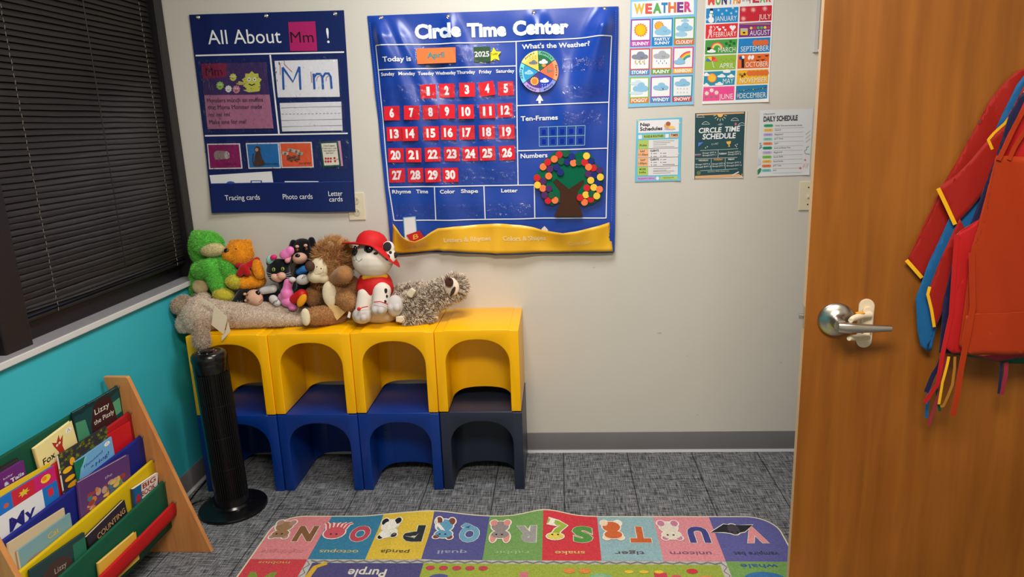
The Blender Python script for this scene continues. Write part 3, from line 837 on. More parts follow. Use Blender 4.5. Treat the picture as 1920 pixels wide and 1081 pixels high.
# body: grid with rounded far corners
nx, ny = 90, 60
vs = []; fs = []
def inset(y):
    d = RYT - y
    return RR - math.sqrt(max(0, RR * RR - (RR - d) ** 2)) if d < RR else 0.0
ys = [RYT - 0.004 * k for k in range(5)] + [RYT - 0.02 - 0.01 * k for k in range(1, 10)]
while ys[-1] > RYB: ys.append(ys[-1] - (0.014 if ys[-1] > -1.05 else 0.06))
for y in ys:
    a = RX0 + inset(y); c = RX1 - inset(y)
    for i in range(nx + 1): x = a + (c - a) * i / nx; vs.append((x, y, rug_z(x, y)))
for j in range(len(ys) - 1):
    for i in range(nx): q = j * (nx + 1) + i; fs.append((q, q + 1, q + nx + 2, q + nx + 1))
rf.mb.add(vs, fs, rugm((176, 178, 172)))
o = rf.build('pile', rug)
o.modifiers.new('s', 'SOLIDIFY').thickness = -0.006
# bound edge
b = MB(); pts = []
for k in range(13): y = RYB + (RYT - RR - RYB) * k / 12; pts.append((RX0, y))
for k in range(1, 12): a = PI - PI / 2 * k / 12; pts.append((RX0 + RR + RR * math.cos(a), RYT - RR + RR * math.sin(a)))
for k in range(61): pts.append((RX0 + RR + (RX1 - RX0 - 2 * RR) * k / 60, RYT))
for k in range(1, 12): a = PI / 2 - PI / 2 * k / 12; pts.append((RX1 - RR + RR * math.cos(a), RYT - RR + RR * math.sin(a)))
for k in range(13): pts.append((RX1, RYT - RR + (RYB - RYT + RR) * k / 12))
b.tube([(x, y, rug_z(x, y) - 0.002) for x, y in pts], 0.0042, RUGB, 8); b.build('binding', rug, smooth=60)
XB = [RX0, .719, .937, 1.148, 1.374, 1.592, 1.808, 2.03, 2.25, RX1]
YB = [RYT - 0.001, -0.880, -1.17, -1.46, -1.75, -2.04]
TC = [(206, 128, 132), (58, 120, 152), (206, 176, 66), (84, 84, 136), (112, 150, 88), (196, 62, 70), (138, 170, 176), (206, 134, 142), (92, 92, 148)]
def tile(x0, x1, y0, y1, c, cl=False, cr=False):
    m = rugm(c); nu, nv = 14, 16; vs = []; fs = []
    for j in range(nv + 1):
        y = y0 + (y1 - y0) * j / nv
        a = x0 + (inset(y) if cl else 0); cc = x1 - (inset(y) if cr else 0)
        for i in range(nu + 1): x = a + (cc - a) * i / nu; vs.append(rs(x, y, 0.0008))
    for j in range(nv):
        for i in range(nu): q = j * (nu + 1) + i; fs.append((q, q + 1, q + nu + 2, q + nu + 1))
    rf.mb.add(vs, fs, m)
def rl(s, cx, cy, w, h, c, bold=0.03, lift=0.0018):    # lettering faces the far side of the rug
    rf.text(s, (cx + w / 2, cy + h / 2), (cx - w / 2, cy + h / 2), h, rugm(c), lift, bold, 0, (0, -1))
LET = [('N', (128, 90, 62), 'nightingale'), ('O', (176, 74, 88), 'octopus'), ('P', (50, 54, 56), 'panda'), ('Q', (104, 156, 184), 'quail'), ('R', (150, 148, 144), 'rabbit'),
       ('S', (86, 140, 70), 'snake'), ('T', (190, 96, 58), 'tiger'), ('U', (70, 70, 130), 'unicorn'), ('V', (216, 140, 142), 'vampire bat')]
WC = [(190, 120, 120), (196, 176, 110), (90, 84, 60), (150, 150, 176), (140, 176, 120), (214, 178, 110), (96, 80, 90), (120, 84, 110), (60, 62, 84)]
ACOL = [((150, 116, 86), (170, 132, 120)), ((196, 88, 100), (206, 160, 110)), ((226, 224, 214), (40, 40, 46)), ((96, 150, 180), (120, 70, 58)), ((140, 132, 130), (206, 140, 130)),
        ((150, 170, 70), (214, 196, 90)), ((196, 100, 60), (226, 200, 170)), ((214, 206, 190), (190, 120, 150)), ((44, 46, 52), (70, 66, 72))]
for k in range(9):
    x0, x1 = XB[k], XB[k + 1]; cx = (x0 + x1) / 2
    tile(x0, x1, YB[0], YB[1], TC[k], k == 0, k == 8)
    ch, c, word = LET[k]
    lx = cx + 0.045 if k not in (8,) else cx + 0.02
    rl(ch, lx, -0.715, 0.083, 0.110, (212, 208, 196), 0.085, 0.0014)
    rl(ch, lx, -0.715, 0.078, 0.106, c, 0.06, 0.0019)
    ww = min(0.16, 0.02 * len(word) + 0.01)
    rl(word, cx - 0.005, -0.835, ww, 0.022, WC[k], 0.01)
    # the animal beside its letter, drawn feet-up like the lettering
    ax, ay = (cx - 0.06, -0.70) if k != 8 else (cx - 0.05, -0.68)
    m1, m2 = rugm(ACOL[k][0]), rugm(ACOL[k][1]); ol = rugm((224, 218, 204))
    for grow, ma, mb_, l in ((0.005, ol, ol, 0.0021), (0.0, m1, m2, 0.0025)):
        if k == 1:      # octopus
            for q in range(6): rf.line([(ax - 0.03 + 0.012 * q, ay), (ax - 0.045 + 0.017 * q, ay + 0.05), (ax - 0.055 + 0.022 * q, ay + 0.06)], 0.010 + 2 * grow, mb_ if grow else ma, l)
            rf.ell(ax, ay - 0.01, 0.042 + grow, 0.04 + grow, ma, l + 0.0002)
        elif k == 5:    # snake
            rf.line([(ax - 0.03, ay + 0.06), (ax + 0.01, ay + 0.05), (ax + 0.035, ay + 0.04), (ax + 0.01, ay + 0.01), (ax + 0.0, ay - 0.015)], 0.026 + 2 * grow, ma, l)
            rf.ell(ax, ay - 0.03, 0.032 + grow, 0.022 + grow, ma if grow else m2, l + 0.0002)
        elif k == 8:    # bat
            rf.poly([(ax - 0.09 - grow, ay - 0.02), (ax - 0.03, ay + 0.035 + grow), (ax, ay + 0.03), (ax + 0.08 + grow, ay + 0.03 + grow), (ax + 0.04, ay - 0.015 - grow), (ax, ay - 0.03 - grow), (ax - 0.04, ay - 0.02 - grow)], ma, l)
            rf.ell(ax, ay, 0.022 + grow, 0.036 + grow, mb_, l + 0.0002)
        else:
            rf.ell(ax, ay + 0.035, 0.034 + grow, 0.036 + grow, ma, l, rot=0.3)
            rf.ell(ax + 0.004, ay - 0.018, 0.034 + grow, 0.027 + grow, ma if k != 2 else ma, l + 0.0002)
            for s in (-1, 1):
                rf.ell(ax + 0.004 + s * 0.026, ay - 0.038, 0.012 + grow, 0.014 + grow + (0.02 if k == 4 else 0), mb_, l + 0.0001)
                rf.ell(ax + s * 0.026, ay + 0.06, 0.014 + grow, 0.02 + grow, mb_, l + 0.0003)
    for s in (-1, 1): rf.ell(ax + s * 0.011, ay - 0.02, 0.0045, 0.0045, rugm((40, 34, 34)), 0.0031, 8)
    rf.build('letter_square', rug)
# second row and centre field
tile(RX0, .719, YB[1] - 0.002, YB[2], (190, 66, 74)); rl('mobius', .60, -0.905, 0.12, 0.018, (200, 150, 90), 0.01); rl('M', .585, -1.02, 0.1, 0.12, (120, 140, 60), 0.02); rf.build('letter_square', rug); tile(2.25, RX1, YB[1] - 0.002, YB[2], (112, 150, 84)); rl('whale', 2.36, -0.908, 0.13, 0.022, (60, 90, 150), 0.01); rf.ell(2.36, -0.99, 0.075, 0.05, rugm((60, 110, 160)), 0.0016); rf.ell(2.37, -1.0, 0.05, 0.03, rugm((170, 190, 200)), 0.002); rf.build('letter_square', rug)
for k in range(3):
    tile(RX0, .719, YB[2 + k], YB[3 + k], [(84, 150, 140), (206, 176, 66), (84, 84, 136)][k]); rf.build('letter_square', rug); tile(2.25, RX1, YB[2 + k], YB[3 + k], [(206, 134, 142), (58, 120, 152), (206, 176, 66)][k]); rf.build('letter_square', rug)
tile(.745, 1.16, -0.902, -1.75, (78, 74, 118)); rl('Purple', .965, -0.962, 0.14, 0.045, (206, 200, 190), 0.02)
rf.line([(.80, -0.905), (.765, -0.93), (.755, -1.0)], 0.022, rugm((200, 160, 60)), 0.0022)
tile(1.16, 2.225, -0.902, -1.75, (146, 160, 66))
for k in range(5): rf.ell(1.19 + 0.048 * k, -0.93, 0.017, 0.013, rugm((176, 70, 80)), 0.0018)
for k in range(2):
    for j in range(2): rf.ell(1.69 + 0.055 * k, -0.942 - j * 0.05, 0.021, 0.014, rugm((206, 130, 70)), 0.0018)
rl('5', 1.225, -1.01, 0.07, 0.09, (84, 84, 136), 0.06); rl('1', 1.53, -1.0, 0.03, 0.1, (190, 110, 120), 0.06); rf.ell(1.80, -1.0, 0.05, 0.045, rugm((120, 170, 130)), 0.0016); rf.ell(1.80, -1.0, 0.03, 0.027, rugm((170, 180, 140)), 0.002)
for k in range(3): rf.ell(1.90 + 0.052 * k, -0.945, 0.016, 0.009, rugm((214, 180, 60)), 0.0018)
rf.rect(1.985, -0.95, 2.03, -1.03, rugm((190, 66, 80)), 0.0018); rf.ell(2.12, -0.94, 0.02, 0.014, rugm((190, 60, 70)), 0.0018); rf.ell(2.06, -0.98, 0.02, 0.02, rugm((200, 90, 90)), 0.0018); rf.ell(2.16, -0.985, 0.036, 0.02, rugm((206, 130, 70)), 0.0018)
rf.build('centre_field', rug)
# zigzag border between squares and field
zz = []
for k in range(61): zz.append((.735 + (2.235 - .735) * k / 60, -0.886 - (0.010 if k % 2 else 0.0)))
rf.line(zz, 0.003, rugm((150, 110, 120)), 0.0016); rf.line([(x, y - 0.004) for x, y in zz], 0.0025, rugm((120, 140, 130)), 0.0017)
for xx in (.73, 2.238):
    z2 = [(xx + (0.008 if k % 2 else -0.008), -0.89 - 0.024 * k) for k in range(36)]
    rf.line(z2, 0.003, rugm((150, 110, 120)), 0.0016)
rf.build('zigzag_border', rug)
# ============================================================ WALL DISPLAYS
def g1(v, c, s): return math.exp(-((v - c) / s) ** 2)
WHITE = (236, 238, 240)
def grommet(parent, surf, px, py, r=0.0085):
    mt = mat('grommet_metal', (190, 186, 178), 0.25, 0.5, metal=1.0)
    p = surf(px, py, 0.001)
    fr = (Vector((1, 0, 0)), Vector((0, 0, 1)), Vector((0, -1, 0)))
    b = MB(); b.lathe([(r, 0), (r, 0.0015), (r * .8, 0.0028), (r * .5, 0.002), (r * .42, 0.0005)], p, mt, 20, fr); g = b.build('grommet', parent, smooth=50)
    b = MB(); b.lathe([(r * .4, 0.0), (r * .4, 0.004), (r * .25, 0.0055), (0.0002, 0.006)], p, mat('pin_head', (222, 220, 214), 0.3, 0.5), 12, fr); b.build('push_pin', g, smooth=50)
def vinyl(name, c): return mat(name, c, 0.30, 0.6, var=0.05, scale=3, bump=0.06, bscale=35)
def slab(f, pts, m, nu=1, nv=1, th=0.0012, lift=0.0):
    """sheet with real thickness"""
    f.quad(pts, m, lift + th, nu, nv); f.quad(pts, m, lift, nu, nv)
    for i in range(4):
        a, b_ = pts[i], pts[(i + 1) % 4]; k = nu if i % 2 == 0 else nv
        vs = []; 
        for j in range(k + 1):
            t = j / k; x, y = a[0] + (b_[0] - a[0]) * t, a[1] + (b_[1] - a[1]) * t
            vs += [f.surf(x, y, lift), f.surf(x, y, lift + th)]
        f.mb.add(vs, [(2 * j, 2 * j + 1, 2 * j + 3, 2 * j + 2) for j in range(k)], m)
CLEAR = bpy.data.materials.new('clear_pocket'); CLEAR.use_nodes = True
def _clear():
    nt = CLEAR.node_tree; N = nt.nodes; L = nt.links
    for n in list(N): N.remove(n)
    o = N.new('ShaderNodeOutputMaterial'); mx = N.new('ShaderNodeMixShader'); tr = N.new('ShaderNodeBsdfTransparent'); gl = N.new('ShaderNodeBsdfGlossy')
    gl.inputs['Roughness'].default_value = 0.13; gl.inputs['Color'].default_value = (.95, .97, 1, 1)
    tr.inputs['Color'].default_value = (.93, .93, .96, 1)
    fz = N.new('ShaderNodeFresnel'); fz.inputs['IOR'].default_value = 1.45
    tc = N.new('ShaderNodeTexCoord'); n1 = N.new('ShaderNodeTexNoise'); n1.inputs['Scale'].default_value = 38; n1.inputs['Detail'].default_value = 3
    L.new(tc.outputs['Object'], n1.inputs['Vector'])
    bp = N.new('ShaderNodeBump'); bp.inputs['Strength'].default_value = 0.9; bp.inputs['Distance'].default_value = 0.012
    L.new(n1.outputs['Fac'], bp.inputs['Height']); L.new(bp.outputs[0], gl.inputs['Normal']); L.new(bp.outputs[0], fz.inputs['Normal'])
    L.new(fz.outputs[0], mx.inputs[0]); L.new(tr.outputs[0], mx.inputs[1]); L.new(gl.outputs[0], mx.inputs[2]); L.new(mx.outputs[0], o.inputs[0])
_clear()

# ------------------------------------------------ navy chart with letter Mm
def pA(x, y): return (340 + x / 2.574, y / 2.574)
def dA(x, z):
    d = 0.004 * g1(x, 0.20, 0.04) * g1(z, 1.8, .5) + 0.003 * math.sin(9 * x + 2 * z) * g1(z, 1.6, .5) + 0.003
    d += 0.010 * max(0, min(1, (1.45 - z) / 0.25)) * (0.6 + 0.4 * math.sin(11 * x + 1))
    return d
def sA(px, py, l=0.0):
    p = at(px, py, 1, -0.008); return Vector((p.x, -(0.003 + dA(p.x, p.z) + l), p.z))
fa = Flat(sA); fa.fine = True
NAV = vinyl('navy_vinyl', (15, 32, 92))
cA = [(354, 27.5), (644.5, 19), (667, 396), (398.5, 398.5)]
chartA = thing('letter_chart', 'navy blue pocket chart about the letter Mm, hung over the plush toys', 'pocket chart', tuple(sA(530, 398)))
slab(fa, cA, NAV, 26, 34); fa.build('vinyl_sheet', chartA)
for q in ((80, 84), (410, 77), (742, 67)): grommet(chartA, sA, *pA(*q))
W1 = ink(WHITE)
def lineA(a, b_, w): fa.line([pA(*a), pA(*b_)], w, W1, 0.0030, 12)
lineA((68, 268), (785, 251), 2.8); lineA((430, 265), (473, 648), 3.0); lineA((113, 655), (803, 643), 2.6); fa.build('divider_lines', chartA)
fa.text('All About', pA(132, 214), pA(485, 207), 26.5, W1, 0.0030); fa.build('title_lettering', chartA); fa.text('!', pA(704, 207), pA(716, 207), 28, W1, 0.0030); fa.build('title_lettering', chartA)
POCK = vinyl('navy_pocket', (16, 34, 96))
for (q, words) in (([(144, 884), (452, 879), (466, 1020), (152, 1026)], [('Tracing cards', (216, 965), (382, 962), 9.5)]),
                   ([(452, 879), (687, 876), (700, 1018), (466, 1020)], [('Photo cards', (494, 960), (639, 957), 9.5)]),
                   ([(687, 874), (826, 872), (843, 1018), (700, 1018)], [('Letter', (715, 944), (782, 942), 9), ('cards', (719, 971), (783, 969), 9)])):
    fa.quad([pA(*p) for p in q], POCK, 0.0050, 24, 10)
    fa.line([pA(q[0][0], q[0][1] + 2), pA(q[1][0], q[1][1] + 2)], 1.2, ink((44, 74, 160)), 0.0058, 24)
    o = fa.build('card_pocket', chartA)
    for s, a, b_, h in words: fa.text(s, pA(*a), pA(*b_), h, W1, 0.0068)
    fa.build('pocket_lettering', o)
for q in ([(84, 292), (434, 276), (458, 636), (118, 640)], [(440, 284), (765, 272), (776, 478), (452, 480)], [(470, 486), (784, 480), (800, 640), (480, 644)], [(112, 682), (812, 668), (822, 812), (124, 826)]):
    fa.quad([pA(*p) for p in q], CLEAR, 0.0105, 12, 12); fa.build('clear_pocket', chartA)
def cardA(name, label, quad, c, art=None, lift=0.0052, border=None, group='cards in the navy letter chart'):
    base = sA(*pA((quad[2][0] + quad[3][0]) / 2, (quad[2][1] + quad[3][1]) / 2))
    t = thing(name, label, 'card', tuple(base), group)
    pts = [pA(*p) for p in quad]
    if border:
        slab(fa, pts, ink(border), 10, 10, 0.001, lift - 0.001); fa.build('card_sheet', t)
        cx = sum(p[0] for p in pts) / 4; cy = sum(p[1] for p in pts) / 4
        pts = [(cx + (x - cx) * (.93 if name != 'word_card' else .82), cy + (y - cy) * (.91 if name != 'word_card' else .87)) for x, y in pts]
        fa.quad(pts, ink(c), lift + 0.0006, 10, 10)
    else:
        slab(fa, pts, ink(c), 12, 12, 0.001, lift - 0.001); fa.build('card_sheet', t)
    if art: art(lift + 0.0014)
    if fa.mb.v: fa.build('card_print', t)
    return t
B_ = ink((22, 20, 26))
cardA('letter_card', 'crimson card with black letters Mm in the chart title', [(517, 107), (647, 103), (657, 246), (527, 247)], (170, 30, 98),
      lambda l: fa.text('Mm', pA(532, 206), pA(641, 203), 20, B_, l, -0.005))
def art_mon(l):
    fa.quad([pA(*p) for p in [(95, 308), (410, 300), (430, 455), (108, 458)]], ink((64, 44, 98)), l, 12, 8)
    fa.quad([pA(*p) for p in [(98, 308), (220, 305), (222, 372), (108, 382)]], ink((128, 30, 66)), l + 0.0005, 6, 6)
    fa.text('Mm', pA(122, 366), pA(202, 363), 15, ink((50, 16, 34)), l + 0.0006)
    yel = ink((206, 204, 84)); grn = ink((150, 190, 80)); 
    def mon(x, y, s, m):
        cx, cy = pA(x, y); fa.star(cx, cy, s * 1.12, m, l + 0.0004, 9, .78); fa.ell(cx, cy + s * .2, s * .85, s * .95, m, l + 0.0005, 12)
        for d in (-.3, .3): fa.ell(cx + d * s, cy - s * .2, s * .2, s * .22, ink((240, 240, 236)), l + 0.0007, 8); fa.ell(cx + d * s, cy - s * .2, s * .08, s * .1, B_, l + 0.0009, 6)
        fa.line([(cx - s * .35, cy + s * .3), (cx, cy + s * .45), (cx + s * .35, cy + s * .3)], s * .12, B_, l + 0.0008)
    mon(343, 392, 17, yel); fa.poly([pA(*p) for p in [(300, 435), (385, 420), (380, 440), (330, 446)]], yel, l + 0.0004)
    fa.line([pA(330, 400), pA(300, 402), pA(278, 396)], 4, yel, l + 0.0008); fa.ell(*pA(288, 404), 8, 2.5, ink((200, 170, 110)), l + 0.001)
    mon(252, 372, 6.5, yel); mon(190, 412, 7, grn); mon(230, 428, 6, ink((226, 226, 220))); mon(268, 430, 7, ink((206, 130, 150)))
    dk = ink((58, 30, 56))
    for s, a, b_ in (('Monsters munch on muffins', (127, 494), (398, 490)), ('that Mama Monster made .', (131, 527), (405, 523)), ('/m/ /m/ /m/', (133, 563), (240, 560)), ('Make one for me!', (138, 598), (317, 595))):
        fa.text(s, pA(*a), pA(*b_), 7.6, dk, l + 0.0010)
cardA('rhyme_sheet', 'mauve sheet with a little monsters rhyme and yellow creatures in the letter chart', [(95, 308), (410, 300), (447, 619), (127, 622)], (176, 112, 142), art_mon)
def art_M(l):
    bl = ink((36, 92, 172))
    for pl in ([(497, 432), (492, 325)], [(492, 325), (542, 395), (572, 322)], [(572, 322), (578, 432)], [(645, 430), (640, 355)], [(643, 372), (655, 356), (672, 356), (682, 372), (686, 430)], [(684, 372), (696, 354), (712, 354), (722, 370), (727, 428)]):
        fa.line([pA(*p) for p in pl], 4.0, bl, l)
    rd = ink((170, 60, 70))
    for pl in ([(480, 308), (481, 362)], [(500, 310), (538, 348)], [(628, 345), (632, 400)], [(655, 390), (658, 372), (668, 366)], [(700, 390), (702, 372), (712, 366)]): fa.line([pA(*p) for p in pl], 0.9, rd, l + .0003)
    fa.text('1', pA(474, 312), pA(478, 312), 5, B_, l); fa.text('2', pA(498, 308), pA(503, 308), 5, B_, l)
cardA('tracing_card', 'white tracing card with blue letters M m and stroke arrows', [(452, 294), (754, 286), (765, 467), (468, 470)], (236, 236, 238), art_M)
def art_ln(l):
    g = ink((150, 152, 158))
    for y, dsh in ((517, 0), (548, 1), (578, 0), (608, 0)):
        if dsh:
            for k in range(16): fa.line([pA(488 + k * 18, y + 2 - k * .3), pA(498 + k * 18, y + 2 - k * .3)], .8, g, l)
        else: fa.line([pA(486, y + 3), pA(776, y - 4)], .8, g, l)
cardA('lined_card', 'white handwriting card with grey ruled lines and a dashed middle line', [(477, 497), (772, 490), (779, 629), (489, 634)], (232, 232, 234), art_ln)
def art_mail(l):
    fa.poly([pA(*p) for p in [(160, 735), (172, 726), (222, 728), (236, 740), (236, 762), (222, 766), (208, 768), (165, 770), (158, 750)]], ink((150, 128, 126)), l)
    fa.ell(*pA(222, 748), 4.5, 7.5, ink((190, 172, 168)), l + .0003); fa.text('mailbox', pA(208, 796), pA(268, 794), 4, ink((80, 20, 60)), l)
cardA('photo_card', 'plum photo card of a grey mailbox in the letter chart', [(124, 693), (283, 691), (296, 813), (136, 816)], (140, 24, 92), art_mail, border=(226, 222, 226))
def art_monk(l):
    br = ink((74, 50, 40)); fa.ell(*pA(370, 720), 5.5, 6, br, l); fa.ell(*pA(366, 722), 3, 3.4, ink((196, 150, 110)), l + .0003)
    fa.poly([pA(*p) for p in [(362, 730), (384, 730), (392, 762), (408, 790), (398, 798), (372, 803), (352, 800), (356, 760)]], br, l + .0001); fa.line([pA(352, 798), pA(346, 770), pA(350, 740)], 2, br, l)
    fa.text('monkey', pA(405, 796), pA(470, 794), 5, B_, l)
cardA('photo_card', 'blue photo card of a sitting brown monkey in the letter chart', [(311, 690), (472, 687), (483, 811), (325, 814)], (34, 112, 178), art_monk, border=(226, 226, 232))
def art_mny(l):
    for k, (x, y) in enumerate(((505, 738), (530, 722), (558, 728), (575, 738))): fa.quad([pA(x - 14, y - 8), pA(x + 16, y - 4), pA(x + 12, y + 12), pA(x - 16, y + 6)], ink(((196, 190, 170), (170, 168, 150))[k % 2]), l + .0002 * k); fa.ell(*pA(x, y + 2), 2.4, 2.6, ink((110, 108, 96)), l + .0012, 8)
    for k in range(7):
        for j in range(3): fa.ell(*pA(518 + k * 9, 750 + j * 9 + (k % 3) * 4), 2.2, 1.4, ink(((84, 56, 44), (120, 84, 60))[(k + j) % 2]), l + .001 + .0001 * j, 8)
    fa.text('money', pA(573, 793), pA(630, 790), 5, ink((60, 30, 20)), l)
cardA('photo_card', 'orange photo card of banknotes and coins in the letter chart', [(474, 686), (631, 684), (642, 807), (486, 810)], (226, 92, 52), art_mny, border=(230, 222, 220))
def art_ap(l):
    for s, y, a, b_ in (('I have 6 apples,', 706, 690, 744), ('if I give you 1, how', 718, 684, 752), ('many apples do I', 730, 690, 748), ('have now?', 741, 702, 736)): fa.text(s, pA(a, y), pA(b_, y - 1), 2.9, B_, l)
    for k in range(3):
        for j in range(2): fa.ell(*pA(700 + k * 12, 764 + j * 14), 2.1, 2.2, ink((196, 40, 50)), l, 10)
    fa.ell(*pA(742, 762), 2.1, 2.2, ink((196, 40, 50)), l, 10); fa.ell(*pA(745, 776), 2.1, 2.2, ink((196, 40, 50)), l, 10); fa.text('=?', pA(750, 772), pA(762, 771), 3, B_, l)
cardA('word_card', 'narrow cream card with a counting riddle about red apples', [(668, 684), (757, 680), (774, 802), (687, 806)], (226, 222, 200), art_ap, 0.0072, border=(20, 76, 66))
cardA('word_card', 'pink edged card tucked behind the apple riddle card', [(690, 683), (768, 679), (782, 800), (700, 806)], (214, 150, 180), None, 0.0048)
cardA('tracing_paper', 'white paper stack sticking out of the tracing cards pocket', [(137, 845), (436, 826), (447, 900), (150, 905)], (226, 226, 230), lambda l: (fa.ell(*pA(240, 884), 8, 4, ink((50, 90, 160)), l, 14), fa.rect(*pA(335, 870), *pA(390, 884), ink((50, 90, 160)), l), fa.rect(*pA(341, 874), *pA(384, 884), ink((226, 226, 230)), l + .0002)), 0.0028)
cardA('photo_paper', 'white card edge just showing above the photo cards pocket', [(500, 873), (664, 873), (668, 895), (503, 898)], (222, 222, 228), None, 0.0028)

# ------------------------------------------------ bright blue calendar chart
def dB(x, z):
    t = 2.02 - z
    d = 0.004
    for gx, sl, am, wd in ((0.935, 0.30, 0.012, 0.030), (0.925, 0.10, 0.008, 0.022), (0.99, 0.42, 0.008, 0.028), (1.235, 0.28, 0.006, 0.03), (1.245, -0.10, 0.004, 0.025), (1.61, -0.10, 0.006, 0.032), (1.60, 0.28, 0.006, 0.035), (1.89, -0.22, 0.012, 0.035), (1.905, -0.42, 0.008, 0.035), (1.90, -0.05, 0.006, 0.03)):
        c = gx + sl * t; d += 3.0 * am * math.exp(-((x - c) / (wd + 0.05 * t)) ** 2) * min(1, t / 0.08) * math.exp(-t / 0.75)
    d += 0.002 * math.sin(23 * x + 5 * z) + 0.0016 * math.sin(14 * x - 17 * z) + 0.0012 * math.sin(31 * z + 6 * x)
    d += 0.010 * max(0, t - 0.45) * (1 + 0.6 * math.sin(10 * x + .5))
    return max(d, 0.001)
def sB(px, py, l=0.0):
    p = at(px, py, 1, -0.010); return Vector((p.x, -(0.003 + dB(p.x, p.z) + l), p.z))
fb = Flat(sB); fb.fine = True
BV = vinyl('royal_vinyl', (24, 66, 164))
chartB = thing('calendar_chart', 'large royal blue calendar pocket chart with yellow bottom pockets', 'pocket chart', tuple(sB(945, 472)))
slab(fb, [(688, 29.5), (1160, 11.5), (1152, 471), (735, 473)], BV, 130, 110); o = fb.build('vinyl_sheet', chartB); o.data.polygons.foreach_set('use_smooth', [True] * len(o.data.polygons)); o.data.set_sharp_from_angle(angle=0.8)
for q in ((714.5, 34), (841, 31.5), (1001.5, 25), (1133.5, 17.5)): grommet(chartB, sB, *q, r=0.0095)
def stitch(a, b_, n):
    for k in range(n):
        t = k / n; fb.line([(a[0] + (b_[0] - a[0]) * t, a[1] + (b_[1] - a[1]) * t), (a[0] + (b_[0] - a[0]) * (t + .5 / n), a[1] + (b_[1] - a[1]) * (t + .5 / n))], .8, ink((110, 140, 210)), 0.0018)
stitch((693, 42), (737, 420), 90); fb.build('edge_stitching', chartB); stitch((1155, 20), (1146, 415), 90); fb.build('edge_stitching', chartB)
def LB_(pts, w=1.9): fb.line(pts, w, W1, 0.0042, 22)
LB_([(706, 86), (967.7, 77.8), (1146, 68.5)]); LB_([(706, 86), (729.5, 350.3), (739.4, 412.6)]); LB_([(1146, 68.5), (1141, 200), (1136, 407.5)]); LB_([(739.4, 412.6), (850, 411.6), (1003, 408), (1136, 407.5)])
LB_([(967.7, 77.8), (969.2, 200), (971.6, 346.5)]); LB_([(711, 131.4), (967.6, 123.5)]); LB_([(729.5, 350.3), (1001.5, 346)]); LB_([(816, 350.3), (818, 411.5)]); LB_([(907.7, 348.5), (910.3, 410)]); LB_([(1001.9, 346), (1003, 407.8)])
LB_([(970.2, 198), (1141.2, 191.5)]); LB_([(971.6, 282.4), (1139.5, 277.3)])
fb.poly([(1012, 176.5), (1019, 189), (1005, 189)], W1, .0042); fb.rect(1009.7, 189, 1014.2, 194, W1, .0042)
fb.build('frame_lines', chartB)
for s, a, b_, h, bo in (('Circle', (778.5, 73.8), (865.5, 70), 28, .05), ('Time', (876.5, 70.5), (949.5, 68), 27, .05), ('Center', (962, 67.5), (1066.5, 63.5), 28, .05)):
    fb.text(s, a, b_, h, ink((226, 236, 250)), .0042, bo); fb.build('title_word', chartB)
for s, a, b_, h in (('Today is', (720.5, 117), (773, 115), 9.6), ("What's the Weather?", (978.8, 92.8), (1105.3, 87), 9.2), ('Ten-Frames', (976.7, 227), (1046, 224.2), 9), ('Numbers', (976.3, 296.6), (1026.7, 294.4), 8.6),
                    ('Rhyme', (736.3, 362.5), (771.4, 361.7), 7), ('Time', (781, 362), (803.8, 361.7), 7), ('Color', (826.7, 361.7), (854, 361.3), 7), ('Shape', (865.2, 361), (897, 360.6), 7), ('Letter', (940.2, 360), (971, 359.7), 7),
                    ('Sunday', (716.2, 142.9), (742.6, 141.8), 6.4), ('Monday', (750, 141.8), (780.2, 141), 6.4), ('Tuesday', (785, 141.3), (814, 140.2), 6.4), ('Wednesday', (816.5, 140.5), (855.3, 139.2), 6.4), ('Thursday', (856.9, 139.2), (891.8, 138.1), 6.4), ('Friday', (898.9, 138.1), (922.1, 137), 6.4), ('Saturday', (930.3, 136.6), (964.6, 135.8), 6.4)):
    fb.text(s, a, b_, h, W1, .0042, .022)
fb.build('heading_lettering', chartB)
# ten-frame grid with velcro squares
ga, gb_, gc, gd = (1010.9, 238.2), (1096.7, 235), (1095.9, 271.6), (1011.3, 274.2)
def bil(u, v): return ((ga[0] * (1 - u) + gb_[0] * u) * (1 - v) + (gd[0] * (1 - u) + gc[0] * u) * v, (ga[1] * (1 - u) + gb_[1] * u) * (1 - v) + (gd[1] * (1 - u) + gc[1] * u) * v)
tf = None
for k in range(6): fb.line([bil(k / 5, 0), bil(k / 5, 1)], .9, ink((150, 200, 206)), .0042, 4)
for k in range(3): fb.line([bil(0, k / 2), bil(1, k / 2)], .9, ink((150, 200, 206)), .0042, 8)
tf = fb.build('ten_frame', chartB)
for k in range(5):
    for j in range(2):
        cx, cy = bil((k + .5) / 5, (j + .52) / 2); fb.quad([(cx - 3.6, cy - 4.2), (cx + 3.6, cy - 4.4), (cx + 3.6, cy + 4), (cx - 3.6, cy + 4.2)], mat('velcro_blue', (16, 50, 170), 0.9, 0.1, bump=.6, bscale=900), .0035); fb.build('velcro_square', tf)
